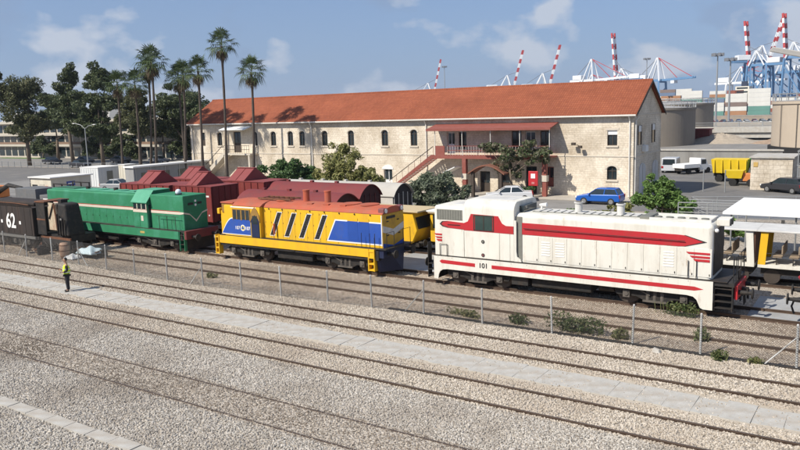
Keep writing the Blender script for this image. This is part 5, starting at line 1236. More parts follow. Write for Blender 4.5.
# roof slabs
k_ = (RZ - EZ) / (BYC - BY0); ov = .45
for s in (-1, 1):
    ye = BY0 - ov if s < 0 else BY1 + ov
    ze = EZ - ov * k_
    MB().prism([(BX0 - .35, ye, ze), (BX0 - .35, BYC, RZ), (BX0 - .35, BYC, RZ + .14), (BX0 - .35, ye, ze + .14)], (BX1 - BX0 + .7, 0, 0)).build("roof_slope", TILE, Bd)
MB().cyl((BX0 - .36, BYC, RZ + .1), (BX1 + .36, BYC, RZ + .1), .13, n=8).build("ridge_tiles", TILE, Bd)
for xr in (BX0 - .4, BX1 + .352):
    for s in (-1, 1):
        ye = BY0 - ov - .02 if s < 0 else BY1 + ov + .02
        MB().prism([(xr, ye, EZ - ov * k_ - .16), (xr, BYC, RZ - .14), (xr, BYC, RZ + .1), (xr, ye, EZ - ov * k_ + .08)], (.048, 0, 0)).build("bargeboard", mat("dark_timber", (.05, .035, .028), .8), Bd)
MB().box(BX0 - .3, BX1 + .3, BY0 - ov - .12, BY0 - ov, EZ - ov * k_ - .06, EZ - ov * k_ + .08).build("gutter", WHT, Bd)
MB().box(BX0, BX1 + .02, BY0 - .28, BY0 - .003, EZ - .32, EZ - .2).build("eaves_board", mat("eaves_brown", (.12, .085, .06), .8), Bd)
MB().box(BX0 - .03, BX1 + .04, BY0 - .05, BY0 - .003, 3.92, 4.05).build("string_course", STONE_T, Bd)
MB().box(BX1 + .003, BX1 + .05, BY0, BY1, 3.92, 4.05).build("string_course", STONE_T, Bd)
MB().box(BX1 + .003, BX1 + .04, BY0, BY1, EZ - .3, EZ - .2).build("string_course", STONE_T, Bd)
for x in (-79.9, -58.7, -42.45, -20.35, -68.2):
    MB().tube([(x, BY0 - ov, EZ - .35), (x, BY0 - .1, EZ - .8), (x, BY0 - .09, .3), (x + .05, BY0 - .3, .18)], .075, 8).build("downpipe", WHT, Bd)
for x, z0, z1, w, arch in windows():
    W_ = MB().box(x - w / 2, x + w / 2, BY0 + .22, BY0 + .25, z0, z1).build("window", M_GLASS, Bd)
    f = MB(); f.box(x - w / 2, x - w / 2 + .07, BY0 + .16, BY0 + .22, z0, z1); f.box(x + w / 2 - .07, x + w / 2, BY0 + .16, BY0 + .22, z0, z1); f.box(x - .03, x + .03, BY0 + .165, BY0 + .219, z0, z1); f.box(x - w / 2 + .07, x + w / 2 - .07, BY0 + .17, BY0 + .219, z1 - .5, z1 - .44); f.box(x - w / 2 + .07, x + w / 2 - .07, BY0 + .17, BY0 + .219, z0, z0 + .07)
    f.build("frame", FR, W_)
    MB().box(x - w / 2 - .12, x + w / 2 + .12, BY0 - .1, BY0 + .12, z0 - .16, z0 - .002).build("sill", STONE_T, W_)
    if arch:
        for s in (-1, 1):
            MB().xz([(x + s * w / 2, z1), (x + s * w / 2, z1 - .28), (x + s * w * .36, z1 - .1), (x + s * w * .18, z1 - .03), (x, z1)], BY0 + .002, BY0 + .4).build("arch_spandrel", STONE_T, W_)
        n = 8; o_ = [(x + (w / 2 + .22) * math.cos(math.pi * i / n), z1 - .28 + .48 * math.sin(math.pi * i / n)) for i in range(n + 1)]; i_ = [(x + (w / 2 + .02) * math.cos(math.pi * i / n), z1 - .28 + .3 * math.sin(math.pi * i / n)) for i in range(n, -1, -1)]
        MB().xz(o_ + i_, BY0 - .04, BY0 - .002).build("arch_stones", STONE_T, W_)
    else:
        MB().box(x - w / 2 - .15, x + w / 2 + .15, BY0 - .035, BY0 - .002, z1 + .002, z1 + .2).build("lintel", STONE_T, W_)
MB().box(-22.46, -21.54, BY0 + .1, BY0 + .15, 6.0, 6.42).build("roller_shutter", SHUT, Bd)
for i, (x, z0, z1, w) in enumerate(doors):
    c = [FR, FR, SHUT, FR, SHUT, FR, SHUT, FR, FR, FR, M_RED2][i]
    D = MB().box(x - w / 2, x + w / 2, BY0 + .2, BY0 + .25, z0, z1).build("door", c, Bd)
    f = MB(); f.box(x - w / 2 + .1, x - .05, BY0 + .17, BY0 + .199, z0 + (z1 - z0) * .45, z1 - .12); f.box(x + .05, x + w / 2 - .1, BY0 + .17, BY0 + .199, z0 + (z1 - z0) * .45, z1 - .12); f.build("pane", M_GLASS, D)
    MB().box(x + w / 2 - .16, x + w / 2 - .1, BY0 + .14, BY0 + .17, z0 + .95, z0 + 1.1).build("handle", M_GRILL, D)
n = 8; MB().xz([(-47.7 + .78 * math.cos(math.pi * i / n), 2.3 + .5 * math.sin(math.pi * i / n)) for i in range(n + 1)], BY0 - .06, BY0 - .002).build("door_arch", SHUT, Bd)
# gable windows, doors, air conditioner
for y in (71.2, 76.0):
    W_ = MB().box(BX1 + .002, BX1 + .03, y - .48, y + .48, 5.0, 6.75).build("window", M_GLASS, Bd)
    MB().box(BX1 + .031, BX1 + .07, y - .5, y + .5, 6.2, 6.75).build("roller_shutter", SHUT, W_)
    f = MB(); f.box(BX1 + .031, BX1 + .08, y - .56, y - .47, 4.95, 6.8); f.box(BX1 + .031, BX1 + .08, y + .47, y + .56, 4.95, 6.8); f.build("frame", FR, W_)
for y in (72.4, 77.0):
    nn = 8; pr = [(y - 1.05, .02), (y + 1.05, .02)] + [(y + 1.05 * math.cos(math.pi * i / nn), 2.55 + .6 * math.sin(math.pi * i / nn)) for i in range(nn + 1)]
    D = MB().yz(pr, BX1 + .002, BX1 + .05).build("arched_gate", mat("gate_grey_white", (.50, .51, .52), .6, 0, .06, 1.5), Bd)
    MB().box(BX1 + .051, BX1 + .06, y - .02, y + .02, .1, 3.1).build("gate_seam", FR, D)
MB().box(BX1 + .005, BX1 + .38, 72.2, 73.1, 4.25, 4.85).build("air_conditioner", SHUT, Bd, bevel=.03)
MB().tube([(BX1 + .4, BY0 + .25, EZ - .4), (BX1 + .12, BY0 + .25, EZ - .8), (BX1 + .1, BY0 + .25, .3)], .08, 8).build("downpipe", WHT, Bd)
g = MB(); g.tube([(-25.3, BY0, 5.0), (-25.3, BY0 - .5, 5.1)], .03); g.box(-25.75, -25.4, BY0 - .75, BY0 - .4, 5.05, 5.3); g.box(-25.1, -24.75, BY0 - .75, BY0 - .4, 4.75, 5.0); g.build("floodlight", FR, Bd)
# balcony on the right with red canopy, railing, posts and stair
MB().box(-40.4, -27.4, 67.5, BY0 - .002, 3.86, 4.02).build("balcony_floor", M_RED2, Bd)
MB().box(-40.45, -27.35, 67.42, 67.498, 3.72, 4.06).build("balcony_beam", M_RED2, Bd)
MB().prism([(-41.2, 67.3, 6.72), (-41.2, BY0 - .003, 7.2), (-41.2, BY0 - .003, 7.28), (-41.2, 67.3, 6.8)], (13.9, 0, 0)).build("canopy", M_RED2, Bd)
MB().box(-41.2, -27.3, 67.22, 67.298, 6.6, 6.84).build("canopy_fascia", M_RED2, Bd)
for x in (-40.3, -37.05, -33.8, -30.6, -27.5):
    MB().cyl((x, 67.55, 4.02), (x, 67.55, 6.78), .045, n=8).build("canopy_post", WHT, Bd)
for z in (4.55, 5.0): MB().box(-38.8, -27.4, 67.52, 67.56, z, z + .05).build("railing_bar", M_RED2, Bd)
for i in range(37):
    x = -38.8 + i * .31; MB().box(x, x + .025, 67.53, 67.55, 4.06, 5.0).build("baluster", WHT, Bd)
MB().box(-40.2, -39.1, 67.44, 67.52, 4.05, 5.05).build("parapet_panel", M_RED2, Bd)
for x in (-36.8, -28.0):
    P_ = MB().box(x - .22, x + .22, 67.4, 67.84, .13, 3.72).build("porch_pillar", M_RED2, Bd)
    MB().box(x - .28, x + .28, 67.34, 67.9, 1.6, 2.2).build("plaster_band", STONE_T, P_)
# stair
st = MB(); st.prism([(-46.6, 67.5, .13), (-46.2, 67.5, .13), (-40.4, 67.5, 3.86), (-40.4, 67.5, 4.1), (-40.8, 67.5, 4.1)], (0, .12, 0)); st.build("stair_stringer", M_RED2, Bd)
st = MB(); st.prism([(-46.6, 68.7, .13), (-46.2, 68.7, .13), (-40.4, 68.7, 3.86), (-40.4, 68.7, 4.1), (-40.8, 68.7, 4.1)], (0, .12, 0)); st.build("stair_stringer", M_RED2, Bd)
for i in range(20):
    x = -46.3 + i * .3; z = .25 + i * .19
    MB().box(x, x + .3, 67.62, 68.7, z, z + .04).build("stair_tread", M_PAVE, Bd)
MB().tube([(-46.3, 67.5, 1.2), (-40.5, 67.5, 5.0)], .04).build("stair_handrail", FR, Bd)
for i in range(8): MB().cyl((-46.1 + i * .8, 67.5, .4 + i * .51), (-46.1 + i * .8, 67.5, 1.35 + i * .51), .02, n=6).build("stair_baluster", M_RED2, Bd)
# porch with curved tiled hood
n = 10; o_ = [(-35.4 + 4.0 * i / n, 2.45 + .85 * math.sin(math.pi * i / n)) for i in range(n + 1)]; i_ = [(x, z - .14) for x, z in o_][::-1]
MB().xz(o_ + i_, 65.6, 67.3).build("porch_hood", mat("porch_tile", (.2, .085, .055), .85, 0, .2, 3), Bd)
for x in (-35.0, -31.9): MB().box(x - .15, x + .15, 65.8, 66.1, .0, 2.5).build("porch_post", FR, Bd)
MB().prism([(-38.7, 66.3, 2.3), (-37.3, 66.3, 2.9), (-37.3, 66.3, 3.0), (-38.7, 66.3, 2.4)], (0, 2.0, 0)).build("small_awning", SHUT, Bd)
# balcony at the left with white awning and stair
MB().box(-72.6, -67.8, 67.9, BY0 - .002, 3.82, 4.0).build("balcony_floor", STONE_T, Bd)
MB().prism([(-73.0, 67.7, 7.0), (-73.0, BY0 - .003, 7.45), (-73.0, BY0 - .003, 7.52), (-73.0, 67.7, 7.07)], (4.6, 0, 0)).build("awning", SHUT, Bd)
for z in (4.5, 5.0): MB().box(-72.5, -67.9, 67.92, 67.96, z, z + .05).build("railing_bar", FR, Bd)
for i in range(12): MB().box(-72.5 + i * .41, -72.47 + i * .41, 67.93, 67.95, 4.0, 5.0).build("baluster", FR, Bd)
for x in (-72.4, -68.1): MB().box(x - .12, x + .12, 67.95, 68.2, .13, 3.82).build("balcony_post", STONE_T, Bd)
MB().prism([(-78.0, 67.9, .13), (-77.2, 67.9, .13), (-72.6, 67.9, 3.6), (-72.6, 67.9, 4.0), (-72.9, 67.9, 4.0)], (0, 1.2, 0)).build("stair_flight", STONE_T, Bd)
MB().tube([(-77.8, 67.9, 1.2), (-72.7, 67.9, 5.0)], .04).build("stair_handrail", FR, Bd)
for x in (-70.6, -69.3): MB().box(x, x + .9, 68.2, 68.6, .3, 1.1).build("air_conditioner", SHUT, Bd, bevel=.03)
# red phone kiosk like sign in front of the wall
rs_ = thing("red_signboard", (-28.9, 66.0, 0.13), "red signboard with white emblem on a post by the flowering shrub", "sign")
MB().cyl((-28.9, 66.9, .13), (-28.9, 66.9, 1.2), .05, n=8).build("post", FR, rs_)
MB().box(-29.4, -28.4, 66.85, 66.95, 1.2, 2.65).build("board", RED, rs_, bevel=.05, seg=3)
MB().box(-29.12, -28.68, 66.83, 66.848, 1.95, 2.4).build("emblem", M_WHITE, rs_)
MB().box(-29.05, -28.75, 66.83, 66.848, 1.4, 1.6).build("caption", mat("faded_pink", (.55, .2, .2), .6), rs_)
def lb(b, name, material, T, **k):
    o = b.build(name, material, None, **k); o.parent = T; return o
# ================================================================== vehicles
M_TYRE = mat("tyre_rubber", (.02, .02, .02), .9); M_RIM = mat("alloy_rim", (.4, .4, .4), .35, .7)
M_LAMPR = mat("tail_lamp_red", (.3, .01, .01), .3); M_LAMPW = mat("lamp_clear", (.7, .7, .68), .2)
def car(x, y, rz, col, label, L=4.1, W=1.72, H=1.46, kind="hatch", simple=False, group="parked cars"):
    T = thing("parked_car", (x, y, 0.01), label, "car", group); T.rotation_euler = (0, 0, rz)
    paint = mat("car_paint_%d_%d_%d" % tuple(int(c * 99) for c in col), col, .28, .1, .03, 1, spec=.6)
    h = L / 2; hb = H * .60
    if kind == "van": bodyp = [(-h, .28), (h - .1, .28), (h, .6), (h - .15, .95), (h - .75, 1.08), (h - 1.2, H - .02), (-h + .05, H), (-h, .9)]
    elif kind == "sedan": bodyp = [(-h, .3), (h - .05, .3), (h, .55), (h - .1, .72), (h - 1.15, .88), (-h + .75, .92), (-h + .05, .9), (-h - .02, .6)]
    else: bodyp = [(-h, .3), (h - .05, .3), (h, .55), (h - .12, .74), (h - 1.0, .90), (-h + .3, .95), (-h, .9), (-h - .02, .6)]
    lb(MB().xz(bodyp, -W / 2, W / 2), "body", paint, T, bevel=.07, seg=3)
    if kind != "van":
        a0, a1 = (h - 1.1, h - 1.85); b0, b1 = ((-h + .12, -h + .45) if kind == "hatch" else (-h + .75, -h + 1.3))
        w0, w1 = W / 2 - .05, W / 2 - .24
        lb(MB().hexa([(b0, -w0, .88), (a0, -w0, .88), (a0, w0, .88), (b0, w0, .88), (b1, -w1, H - .06), (a1, -w1, H - .06), (a1, w1, H - .06), (b1, w1, H - .06)]), "windows", M_GLASS, T, bevel=.03)
        lb(MB().hexa([(b1 - .05, -w1 - .02, H - .075), (a1 + .05, -w1 - .02, H - .075), (a1 + .05, w1 + .02, H - .075), (b1 - .05, w1 + .02, H - .075), (b1 + .05, -w1 + .08, H), (a1 - .05, -w1 + .08, H), (a1 - .05, w1 - .08, H), (b1 + .05, w1 - .08, H)]), "roof", paint, T, bevel=.02)
        if not simple:
            for s in (-1, 1):
                for xa, xb in ((a0, a1), ((a1 + b1) / 2 + .1, (a1 + b1) / 2 + .05), (b0, b1)):
                    lb(MB().bar((xa, s * (w0 + .005), .88), (xb, s * (w1 + .005), H - .06), .07, .05), "pillar", paint, T)
    else:
        for s in (-1, 1):
            lb(MB().xz([(h - 1.5, 1.05), (h - .85, 1.08), (h - 1.2, H - .15), (h - 1.5, H - .15)], s * W / 2 - .01, s * W / 2 + .012), "side_window", M_GLASS, T)
            lb(MB().xz([(-h + .3, 1.05), (h - 1.6, 1.05), (h - 1.6, H - .2), (-h + .35, H - .2)], s * W / 2 - .01, s * W / 2 + .012), "side_window", M_GLASS, T)
        lb(MB().hexa([(-h - .01, -W / 2 + .15, 1.05), (-h + .01, -W / 2 + .15, 1.05), (-h + .01, W / 2 - .15, 1.05), (-h - .01, W / 2 - .15, 1.05), (-h + .02, -W / 2 + .2, H - .15), (-h + .06, -W / 2 + .2, H - .15), (-h + .06, W / 2 - .2, H - .15), (-h + .02, W / 2 - .2, H - .15)]), "rear_window", M_GLASS, T)
    for wx in (-h + .75, h - .8):
        for s in (-1, 1):
            t_ = lb(MB().cyl((wx, s * (W / 2 - .2), .31), (wx, s * (W / 2 + .015), .31), .31, n=18), "wheel", M_TYRE, T)
            r_ = MB().cyl((wx, s * (W / 2 + .016), .31), (wx, s * (W / 2 + .024), .31), .2, n=14).build("rim", M_RIM, None); r_.parent = t_
    if not simple:
        for s in (-1, 1):
            lb(MB().box(h - .14, h + .0, s * W / 2 * .8 - .18, s * W / 2 * .8 + .18, .58, .74), "headlight", M_LAMPW, T, bevel=.02)
            lb(MB().box(-h - .04, -h + .1, s * W / 2 * .85 - .12, s * W / 2 * .85 + .12, .62, .9), "tail_light", M_LAMPR, T, bevel=.02)
            lb(MB().box(h - 1.35, h - 1.2, s * (W / 2 + .1) - .09, s * (W / 2 + .1) + .09, .9, 1.02), "mirror", paint, T, bevel=.02)
    return T
car(-21.65, 65.0, math.pi, (.012, .10, .42), "blue hatchback parked by the right corner of the stone building", 4.0, 1.7, 1.47)
car(-30.2, 64.2, RAD(205), (.66, .67, .68), "white sedan partly hidden behind the roof of the white locomotive", 4.4, 1.75, 1.42, "sedan")
car(-23.6, 98.8, RAD(95), (.55, .57, .6), "pale grey van parked in the shade beside the gable end", 4.2, 1.8, 1.9, "van")
pk = thing("pickup_truck", (-20.6, 97.5, 0.01), "white pickup truck with dropside bed beside the grey van", "truck"); pk.rotation_euler = (0, 0, RAD(60))
lb(MB().xz([(.2, .4), (2.4, .4), (2.5, .9), (1.6, 1.1), (1.1, 1.85), (.2, 1.9)], -.88, .88), "cab", M_WHITE, pk, bevel=.06, seg=3)
lb(MB().box(.4, 1.2, -.885, .885, 1.15, 1.7), "side_window", M_GLASS, pk)
lb(MB().box(-2.6, .1, -.95, .95, .75, 1.25), "cargo_bed", M_WHITE, pk, bevel=.03)
lb(MB().box(-2.6, 2.3, -.6, .6, .4, .74), "chassis", M_BLACK, pk)
for wx in (-1.7, 1.6):
    for s in (-1, 1): lb(MB().cyl((wx, s * .65, .36), (wx, s * .9, .36), .36, n=16), "wheel", M_TYRE, pk)
car(-8.3, 79.0, RAD(150), (.04, .04, .045), "dark car parked in front of the pale block hut", 4.2, 1.75, 1.45)
# cars on the street at the far left
for i, (x, y, c, lab) in enumerate(((-147, 89.5, (.03, .03, .04), "black car on the street left of the lamp post, farthest left"), (-139.5, 92, (.05, .05, .06), "dark car on the street under the leftmost trees"), (-131, 94.5, (.04, .045, .06), "dark blue car on the street right beside the lamp post"), (-122, 97, (.3, .3, .31), "grey car on the street right of the lamp post"), (-113, 99, (.02, .02, .025), "black car on the street behind the palm trunks"), (-128, 83.5, (.035, .035, .04), "black car parked on the near side of the street"))):
    car(x, y, RAD(5), c, lab, 4.4, 1.75, 1.45, "sedan", True, "cars on the far street")
car(-80.5, 57.5, RAD(20), (.32, .33, .34), "grey car parked beside the white roofed shed", 4.3, 1.75, 1.45, "sedan", False)

car(-98, 70, RAD(10), (.6, .6, .6), "white car parked behind the white site container", 4.4, 1.75, 1.5, "hatch", False)
for i, (x, y, c, lab) in enumerate(((-70.5, 43.5, M_RUST, "rusty pallet stack beside the cream kiosk"), (-86, 50.5, M_GRILL, "grey crate stack left of the cream kiosk"), (-92, 53.5, M_DARK, "dark crate stack at the left edge of the car park"))):
    T = thing("crate_stack", (x, y, 0), lab, "crates")
    for k in range(3): MB().box(x - .6 + .05 * k, x + .6 + .03 * k, y - .5, y + .5, .02 + k * .55, .5 + k * .55).build("crate", c, T, bevel=.02)
# ================================================================== trees and plants
BARK = mat("bark", (.15, .115, .085), .95, 0, .25, 3, .5, 20); BARK2 = mat("pale_bark", (.26, .22, .18), .95, 0, .3, 2, .4, 20)
G_EUC = leafmat("eucalyptus_leaf", (0.032, 0.055, 0.02), (0.08, 0.115, 0.042), (0.14, 0.16, 0.075))
G_EUC2 = leafmat("brownish_leaf", (0.042, 0.056, 0.02), (0.095, 0.115, 0.044), (0.15, 0.15, 0.07))
G_DARK = leafmat("dark_glossy_leaf", (0.03, 0.075, 0.02), (0.07, 0.145, 0.04), (0.12, 0.19, 0.07))
G_OLIVE = leafmat("yellow_olive_leaf", (0.13, 0.15, 0.04), (0.26, 0.26, 0.085), (0.34, 0.32, 0.13))
G_GREY = leafmat("grey_green_leaf", (0.065, 0.09, 0.05), (0.14, 0.17, 0.1), (0.2, 0.225, 0.16))
G_FRESH = leafmat("fresh_leaf", (0.06, 0.13, 0.025), (0.13, 0.24, 0.055), (0.2, 0.3, 0.09))
G_PALM = leafmat("palm_leaf", (.018, .04, .012), (.048, .085, .025), (.09, .12, .045), .15)
G_DEAD = leafmat("dead_palm_leaf", (.10, .075, .045), (.19, .14, .085), None, .1)
def tree(name, loc, clumps, n, size, lm, label, trunk_h, trunk_r, bark=BARK, group="trees", cat="tree", asp=2.2, droop=0.0, spread=True):
    T = thing(name, loc, label, cat, group)
    b = MB(); top = Vector((rnd.uniform(-.3, .3), rnd.uniform(-.3, .3), trunk_h))
    b.tube([(0, 0, -.1), (top.x * .4, top.y * .4, trunk_h * .5), top], [trunk_r, trunk_r * .8, trunk_r * .6], 9)
    for c in clumps:
        e = Vector(c[:3]); m_ = top.lerp(e, .55) + Vector((0, 0, -.1 * (e - top).length))
        b.tube([top * rnd.uniform(.6, 1), m_, e], [trunk_r * .45, trunk_r * .28, trunk_r * .1], 6)
    lb(b, "trunk", bark, T, smooth=True)
    tot = sum(c[3] * c[4] * c[5] for c in clumps); cl = []
    for c in clumps:
        k = max(7, int(6 + c[3] * 4.5)); nn = n * c[3] * c[4] * c[5] / tot
        for q in range(k):
            d = Vector((rnd.gauss(0, 1), rnd.gauss(0, 1), rnd.gauss(0, .8))).normalized() * rnd.uniform(.3, 1.0)
            s = rnd.uniform(.2, .43)
            cl.append((c[0] + d.x * c[3], c[1] + d.y * c[4], c[2] + d.z * c[5], c[3] * s, c[4] * s, c[5] * s * .85, int(nn / k)))
    V, F = leaf_cloud(cl, size, asp, droop=droop)
    fast_mesh("crown", V, F, lm, T)
    return T
# tall park trees along the far street
tree("street_tree", (-146, 84, 0), [(-4, 0, 14.5, 4.2, 4, 5.2), (2.2, 0, 13.5, 3.6, 4, 4.8), (-1, 1, 8.5, 5, 4, 3.2), (3.5, 0, 8.8, 2.6, 3, 2.4)], 32000, .22, G_EUC2, "tall brownish green tree at the left edge", 7, .45)
tree("street_tree", (-134, 86, 0), [(.5, 0, 16.8, 2.6, 2.5, 2.9), (-4, 0, 13.0, 3.2, 3, 2.2), (1.6, 0, 12.4, 3.4, 3, 2.6), (2.5, 0, 8.2, 3.4, 3, 2.6)], 27000, .21, G_EUC, "tall dark tree with a narrow top, second from the left edge", 8, .42)
tree("street_tree", (-123, 85, 0), [(0, 0, 16.0, 3.0, 3, 2.8), (2.2, 0, 12.3, 3.2, 3, 2.6), (-2.2, 0, 10, 2.6, 3, 2.6), (.8, 0, 7.4, 3.6, 3, 2.2)], 27000, .21, G_EUC, "tall dark tree left of the palms with a rounded top", 7, .4)
tree("street_tree", (-113.5, 86, 0), [(0, 0, 11.8, 3.0, 3, 2.5), (-1.5, 0, 8, 3.2, 3, 2.6), (2.5, 0, 8.2, 2.8, 3, 2.6)], 20000, .21, G_EUC2, "brownish tree directly behind the leftmost palms", 6, .35)
tree("street_tree", (-114, 97, 0), [(-1, 0, 12, 4.5, 4, 3.2), (3.2, 0, 9.5, 4, 4, 3.5), (-4, 0, 8, 3.5, 4, 3)], 21000, .24, G_EUC, "dark rounded tree behind the palm pair left of the building", 6, .4)
tree("street_tree", (-160, 99, 0), [(0, 0, 10, 5, 4, 4), (6, 0, 8, 4, 4, 3)], 12000, .3, G_EUC, "lower dark tree between the two leftmost tall trees", 5, .4)
tree("street_tree", (-128, 103, 0), [(0, 0, 6.5, 5, 3.5, 2.6), (7, 0, 6, 5, 3.5, 2.4), (13, 0, 5, 4, 3.5, 2.4)], 13000, .3, G_EUC2, "row of low dark greenery in front of the office block", 4, .3)
for i, (x, lab) in enumerate(((-172, "dark bushy hedge tree in front of the office block, leftmost"), (-150, "dark bushy hedge tree in front of the office, left of the lamp post"), (-141, "dark bushy hedge tree in front of the office, behind the lamp post"), (-119, "dark bushy hedge tree in front of the office, behind the palm trunks"))):
    tree("hedge_tree", (x, 102.5, 0), [(-2.5, 0, 2.6, 3, 1.5, 2.0), (2.5, 0, 2.2, 3, 1.5, 1.8), (0, 0, 4.2, 2.4, 1.5, 1.6)], 5500, .3, G_EUC, lab, 1.5, .2)
PBARK = mat("palm_bark", (.085, .068, .055), .95, 0, .3, 3, .6, 25)
# fan palms
def palm(x, y, h, label, seed, lean=(0, 0), sc=1.0):
    sc *= 1.42 * random.Random(seed * 7).uniform(.88, 1.1)
    r = random.Random(seed); T = thing("fan_palm", (x, y, 0), label, "palm tree", "fan palms")
    pts = [(lean[0] * (1 - t) ** 2, lean[1] * (1 - t) ** 2, h * t) for t in [i / 10 for i in range(11)]]
    lb(MB().tube(pts, [.24 - .11 * min(1, i / 4) + (.02 * (i % 2)) for i in range(11)], 9), "trunk", PBARK, T, smooth=True)
    V = []; F = []; Vd = []; Fd = []
    def fan(p, d, L, R_, store, fold):
        Vv, Ff = store
        d = d.normalized(); side = d.cross(Vector((0, 0, 1)));
        if side.length < .05: side = Vector((1, 0, 0))
        side.normalize(); nrm = side.cross(d).normalized()
        base = p + d * L
        i0 = len(Vv); w = .025
        Vv += [p - side * w, p + side * w, base + side * w, base - side * w]; Ff.append((i0, i0 + 1, i0 + 2, i0 + 3))
        m_ = 13
        for k in range(m_):
            a = (k / (m_ - 1) - .5) * RAD(210); rr_ = R_ * (1 - .25 * abs(k / (m_ - 1) - .5) * 2) * r.uniform(.85, 1.1)
            e = d * math.cos(a) + side * math.sin(a)
            mid = base + e * rr_ * .55 + nrm * .05; tip = base + e * rr_ + Vector((0, 0, -fold * rr_ * r.uniform(.3, .8)))
            pw = nrm.cross(e) * (.055 * rr_ / .9)
            i0 = len(Vv); Vv += [base, mid + pw, tip, mid - pw]; Ff.append((i0, i0 + 1, i0 + 2, i0 + 3))
    c = Vector((0, 0, h))
    for k in range(27):
        a = k * 2.399 + r.uniform(-.2, .2); el = RAD(85 - 125 * (k / 27) ** .9 + r.uniform(-8, 8))
        d = Vector((math.cos(a) * math.cos(el), math.sin(a) * math.cos(el), math.sin(el)))
        fan(c + Vector((0, 0, .1)), d, r.uniform(.6, 1.0) * sc, r.uniform(.7, .95) * sc, (V, F), .3 + .6 * (k / 27) * r.uniform(.6, 1.3))
    for k in range(16):
        a = k * 2.399 + 1; el = RAD(r.uniform(-82, -55))
        d = Vector((math.cos(a) * math.cos(el), math.sin(a) * math.cos(el), math.sin(el)))
        fan(c + Vector((0, 0, -.2)), d, r.uniform(.4, .6) * sc, r.uniform(.5, .75) * sc, (Vd, Fd), .6)
    fast_mesh("crown", np.array([tuple(v) for v in V]), np.array(F), G_PALM, T)
    fast_mesh("dead_fronds", np.array([tuple(v) for v in Vd]), np.array(Fd), G_DEAD, T)
palm(-61.9, 63.0, 13.7, "fan palm in front of the building, rightmost of all palms", 1, (-.8, 0))
palm(-66.5, 63.0, 17.0, "tallest fan palm, second from the right among the palms", 2, (-.6, 0), 1.05)
palm(-70.8, 63.0, 14.3, "fan palm at the left end of the building wall, third from the right", 3, (-.5, 0), 1.05)
palm(-75.3, 64.5, 14.0, "fan palm left of the building, nearer one of the low pair", 4, (-1.2, 0), 1.05)
palm(-78.0, 66.0, 13.6, "fan palm left of the building, farther one of the low pair", 5, (.3, 0), 1.0)
palm(-79.3, 63.0, 15.9, "tall fan palm in the middle of the left palm cluster", 6, (-.9, 0), 1.1)
palm(-82.6, 65.0, 15.2, "tall fan palm left of the middle one in the cluster", 7, (-1.4, 0), 1.05)
palm(-83.6, 63.5, 13.2, "lower fan palm in front of the brownish tree", 8, (-.2, 0), .95)
palm(-86.6, 63.0, 13.4, "leftmost fan palm beside the white site container", 9, (-.5, 0), 1.0)
# shrubs in front of the building
def shrub(loc, clumps, n, size, lm, label, th=.8, asp=2.0): return tree("garden_shrub", loc, clumps, n, size, lm, label, th, .09, BARK, "garden shrubs", "shrub", asp)
shrub((-52.5, 57.5, 0), [(-1.6, 0, 2.2, 1.7, 1.5, 1.5), (.4, 0, 2.7, 1.6, 1.5, 1.7), (2.2, 0, 2.6, 1.5, 1.5, 2.0), (-3.2, 0, 1.5, 1.2, 1.2, 1.2)], 11000, .17, G_DARK, "dark green glossy shrub left in front of the building wall")
shrub((-45.2, 57.5, 0), [(-1.8, 0, 2.4, 1.8, 1.4, 2.0), (.4, 0, 3.4, 1.8, 1.4, 2.2), (2.2, 0, 2.8, 1.7, 1.4, 2.0), (3.6, 0, 2.0, 1.3, 1.2, 1.6)], 13000, .14, G_OLIVE, "yellowish olive shrub in the middle front of the building wall", 1.2, 2.6)
shrub((-47.5, 60.0, 0), [(0, 0, 4.2, 1.6, 1.0, 1.5), (2.0, 0, 4.6, 1.4, 1.0, 1.2)], 1500, .12, G_OLIVE, "thin airy branches rising above the yellowish shrub", 2.5, 2.6)
shrub((-30.4, 51.0, 0), [(-1.2, 0, 2.4, 1.5, 1.4, 1.4), (.5, 0, 3.0, 1.5, 1.4, 1.4), (1.7, 0, 2.0, 1.3, 1.3, 1.4), (-.2, -.4, 1.4, 2.0, 1.3, 1.2)], 12000, .12, G_GREY, "grey green olive tree behind the yellow railcar", 1.2, 3.0)
shrub((-14.1, 56.5, 0), [(-.3, 0, 2.6, 1.0, 1.0, 1.2), (-1.2, 0, 1.4, 1.1, 1.0, 1.1), (.8, 0, 1.9, 1.1, 1.0, 1.2), (1.4, 0, 1.1, 1.0, 1.0, 1.0), (.2, 0, 1.3, 1.3, 1.0, 1.2), (-.1, .2, 2.0, 1.1, 1.0, 1.2)], 11000, .14, G_FRESH, "bright green bush above the hood of the white locomotive", 1.2)
shrub((-17.0, 55.5, 0), [(0, 0, .7, 1.1, .8, .6), (-1.3, 0, .5, .9, .8, .4)], 1200, .17, G_OLIVE, "low yellowish hedge left of the bright green bush", .4)
shrub((-19.8, 54.0, 0), [(0, 0, .6, .9, .8, .4)], 600, .16, G_FRESH, "small low plant between the two exhaust stacks of the white locomotive", .3)
shrub((-8.9, 50.0, 0), [(0, 0, .8, 1.0, .9, .7), (1.2, 0, .6, .9, .9, .6)], 1300, .18, G_FRESH, "small green bush beside the left end of the white awning", .4)
G_VINE = leafmat("vine_leaf", (0.05, 0.1, 0.028), (0.12, 0.18, 0.055), (0.2, 0.17, 0.12))
tree("climbing_tree", (-31.0, 66.7, .1), [(-2.6, 0, 4.9, 1.4, .9, .9), (-.6, 0, 4.2, 1.6, 1.0, 1.2), (1.6, 0, 4.4, 1.7, 1.0, 1.3), (3.0, 0, 4.3, 1.1, .9, 1.1), (-1.2, .2, 2.9, 1.0, .7, .9), (.3, .2, 2.6, .8, .6, .8)], 5200, .14, G_VINE, "dark flowering climber tree covering the red balcony", 2.8, .14)
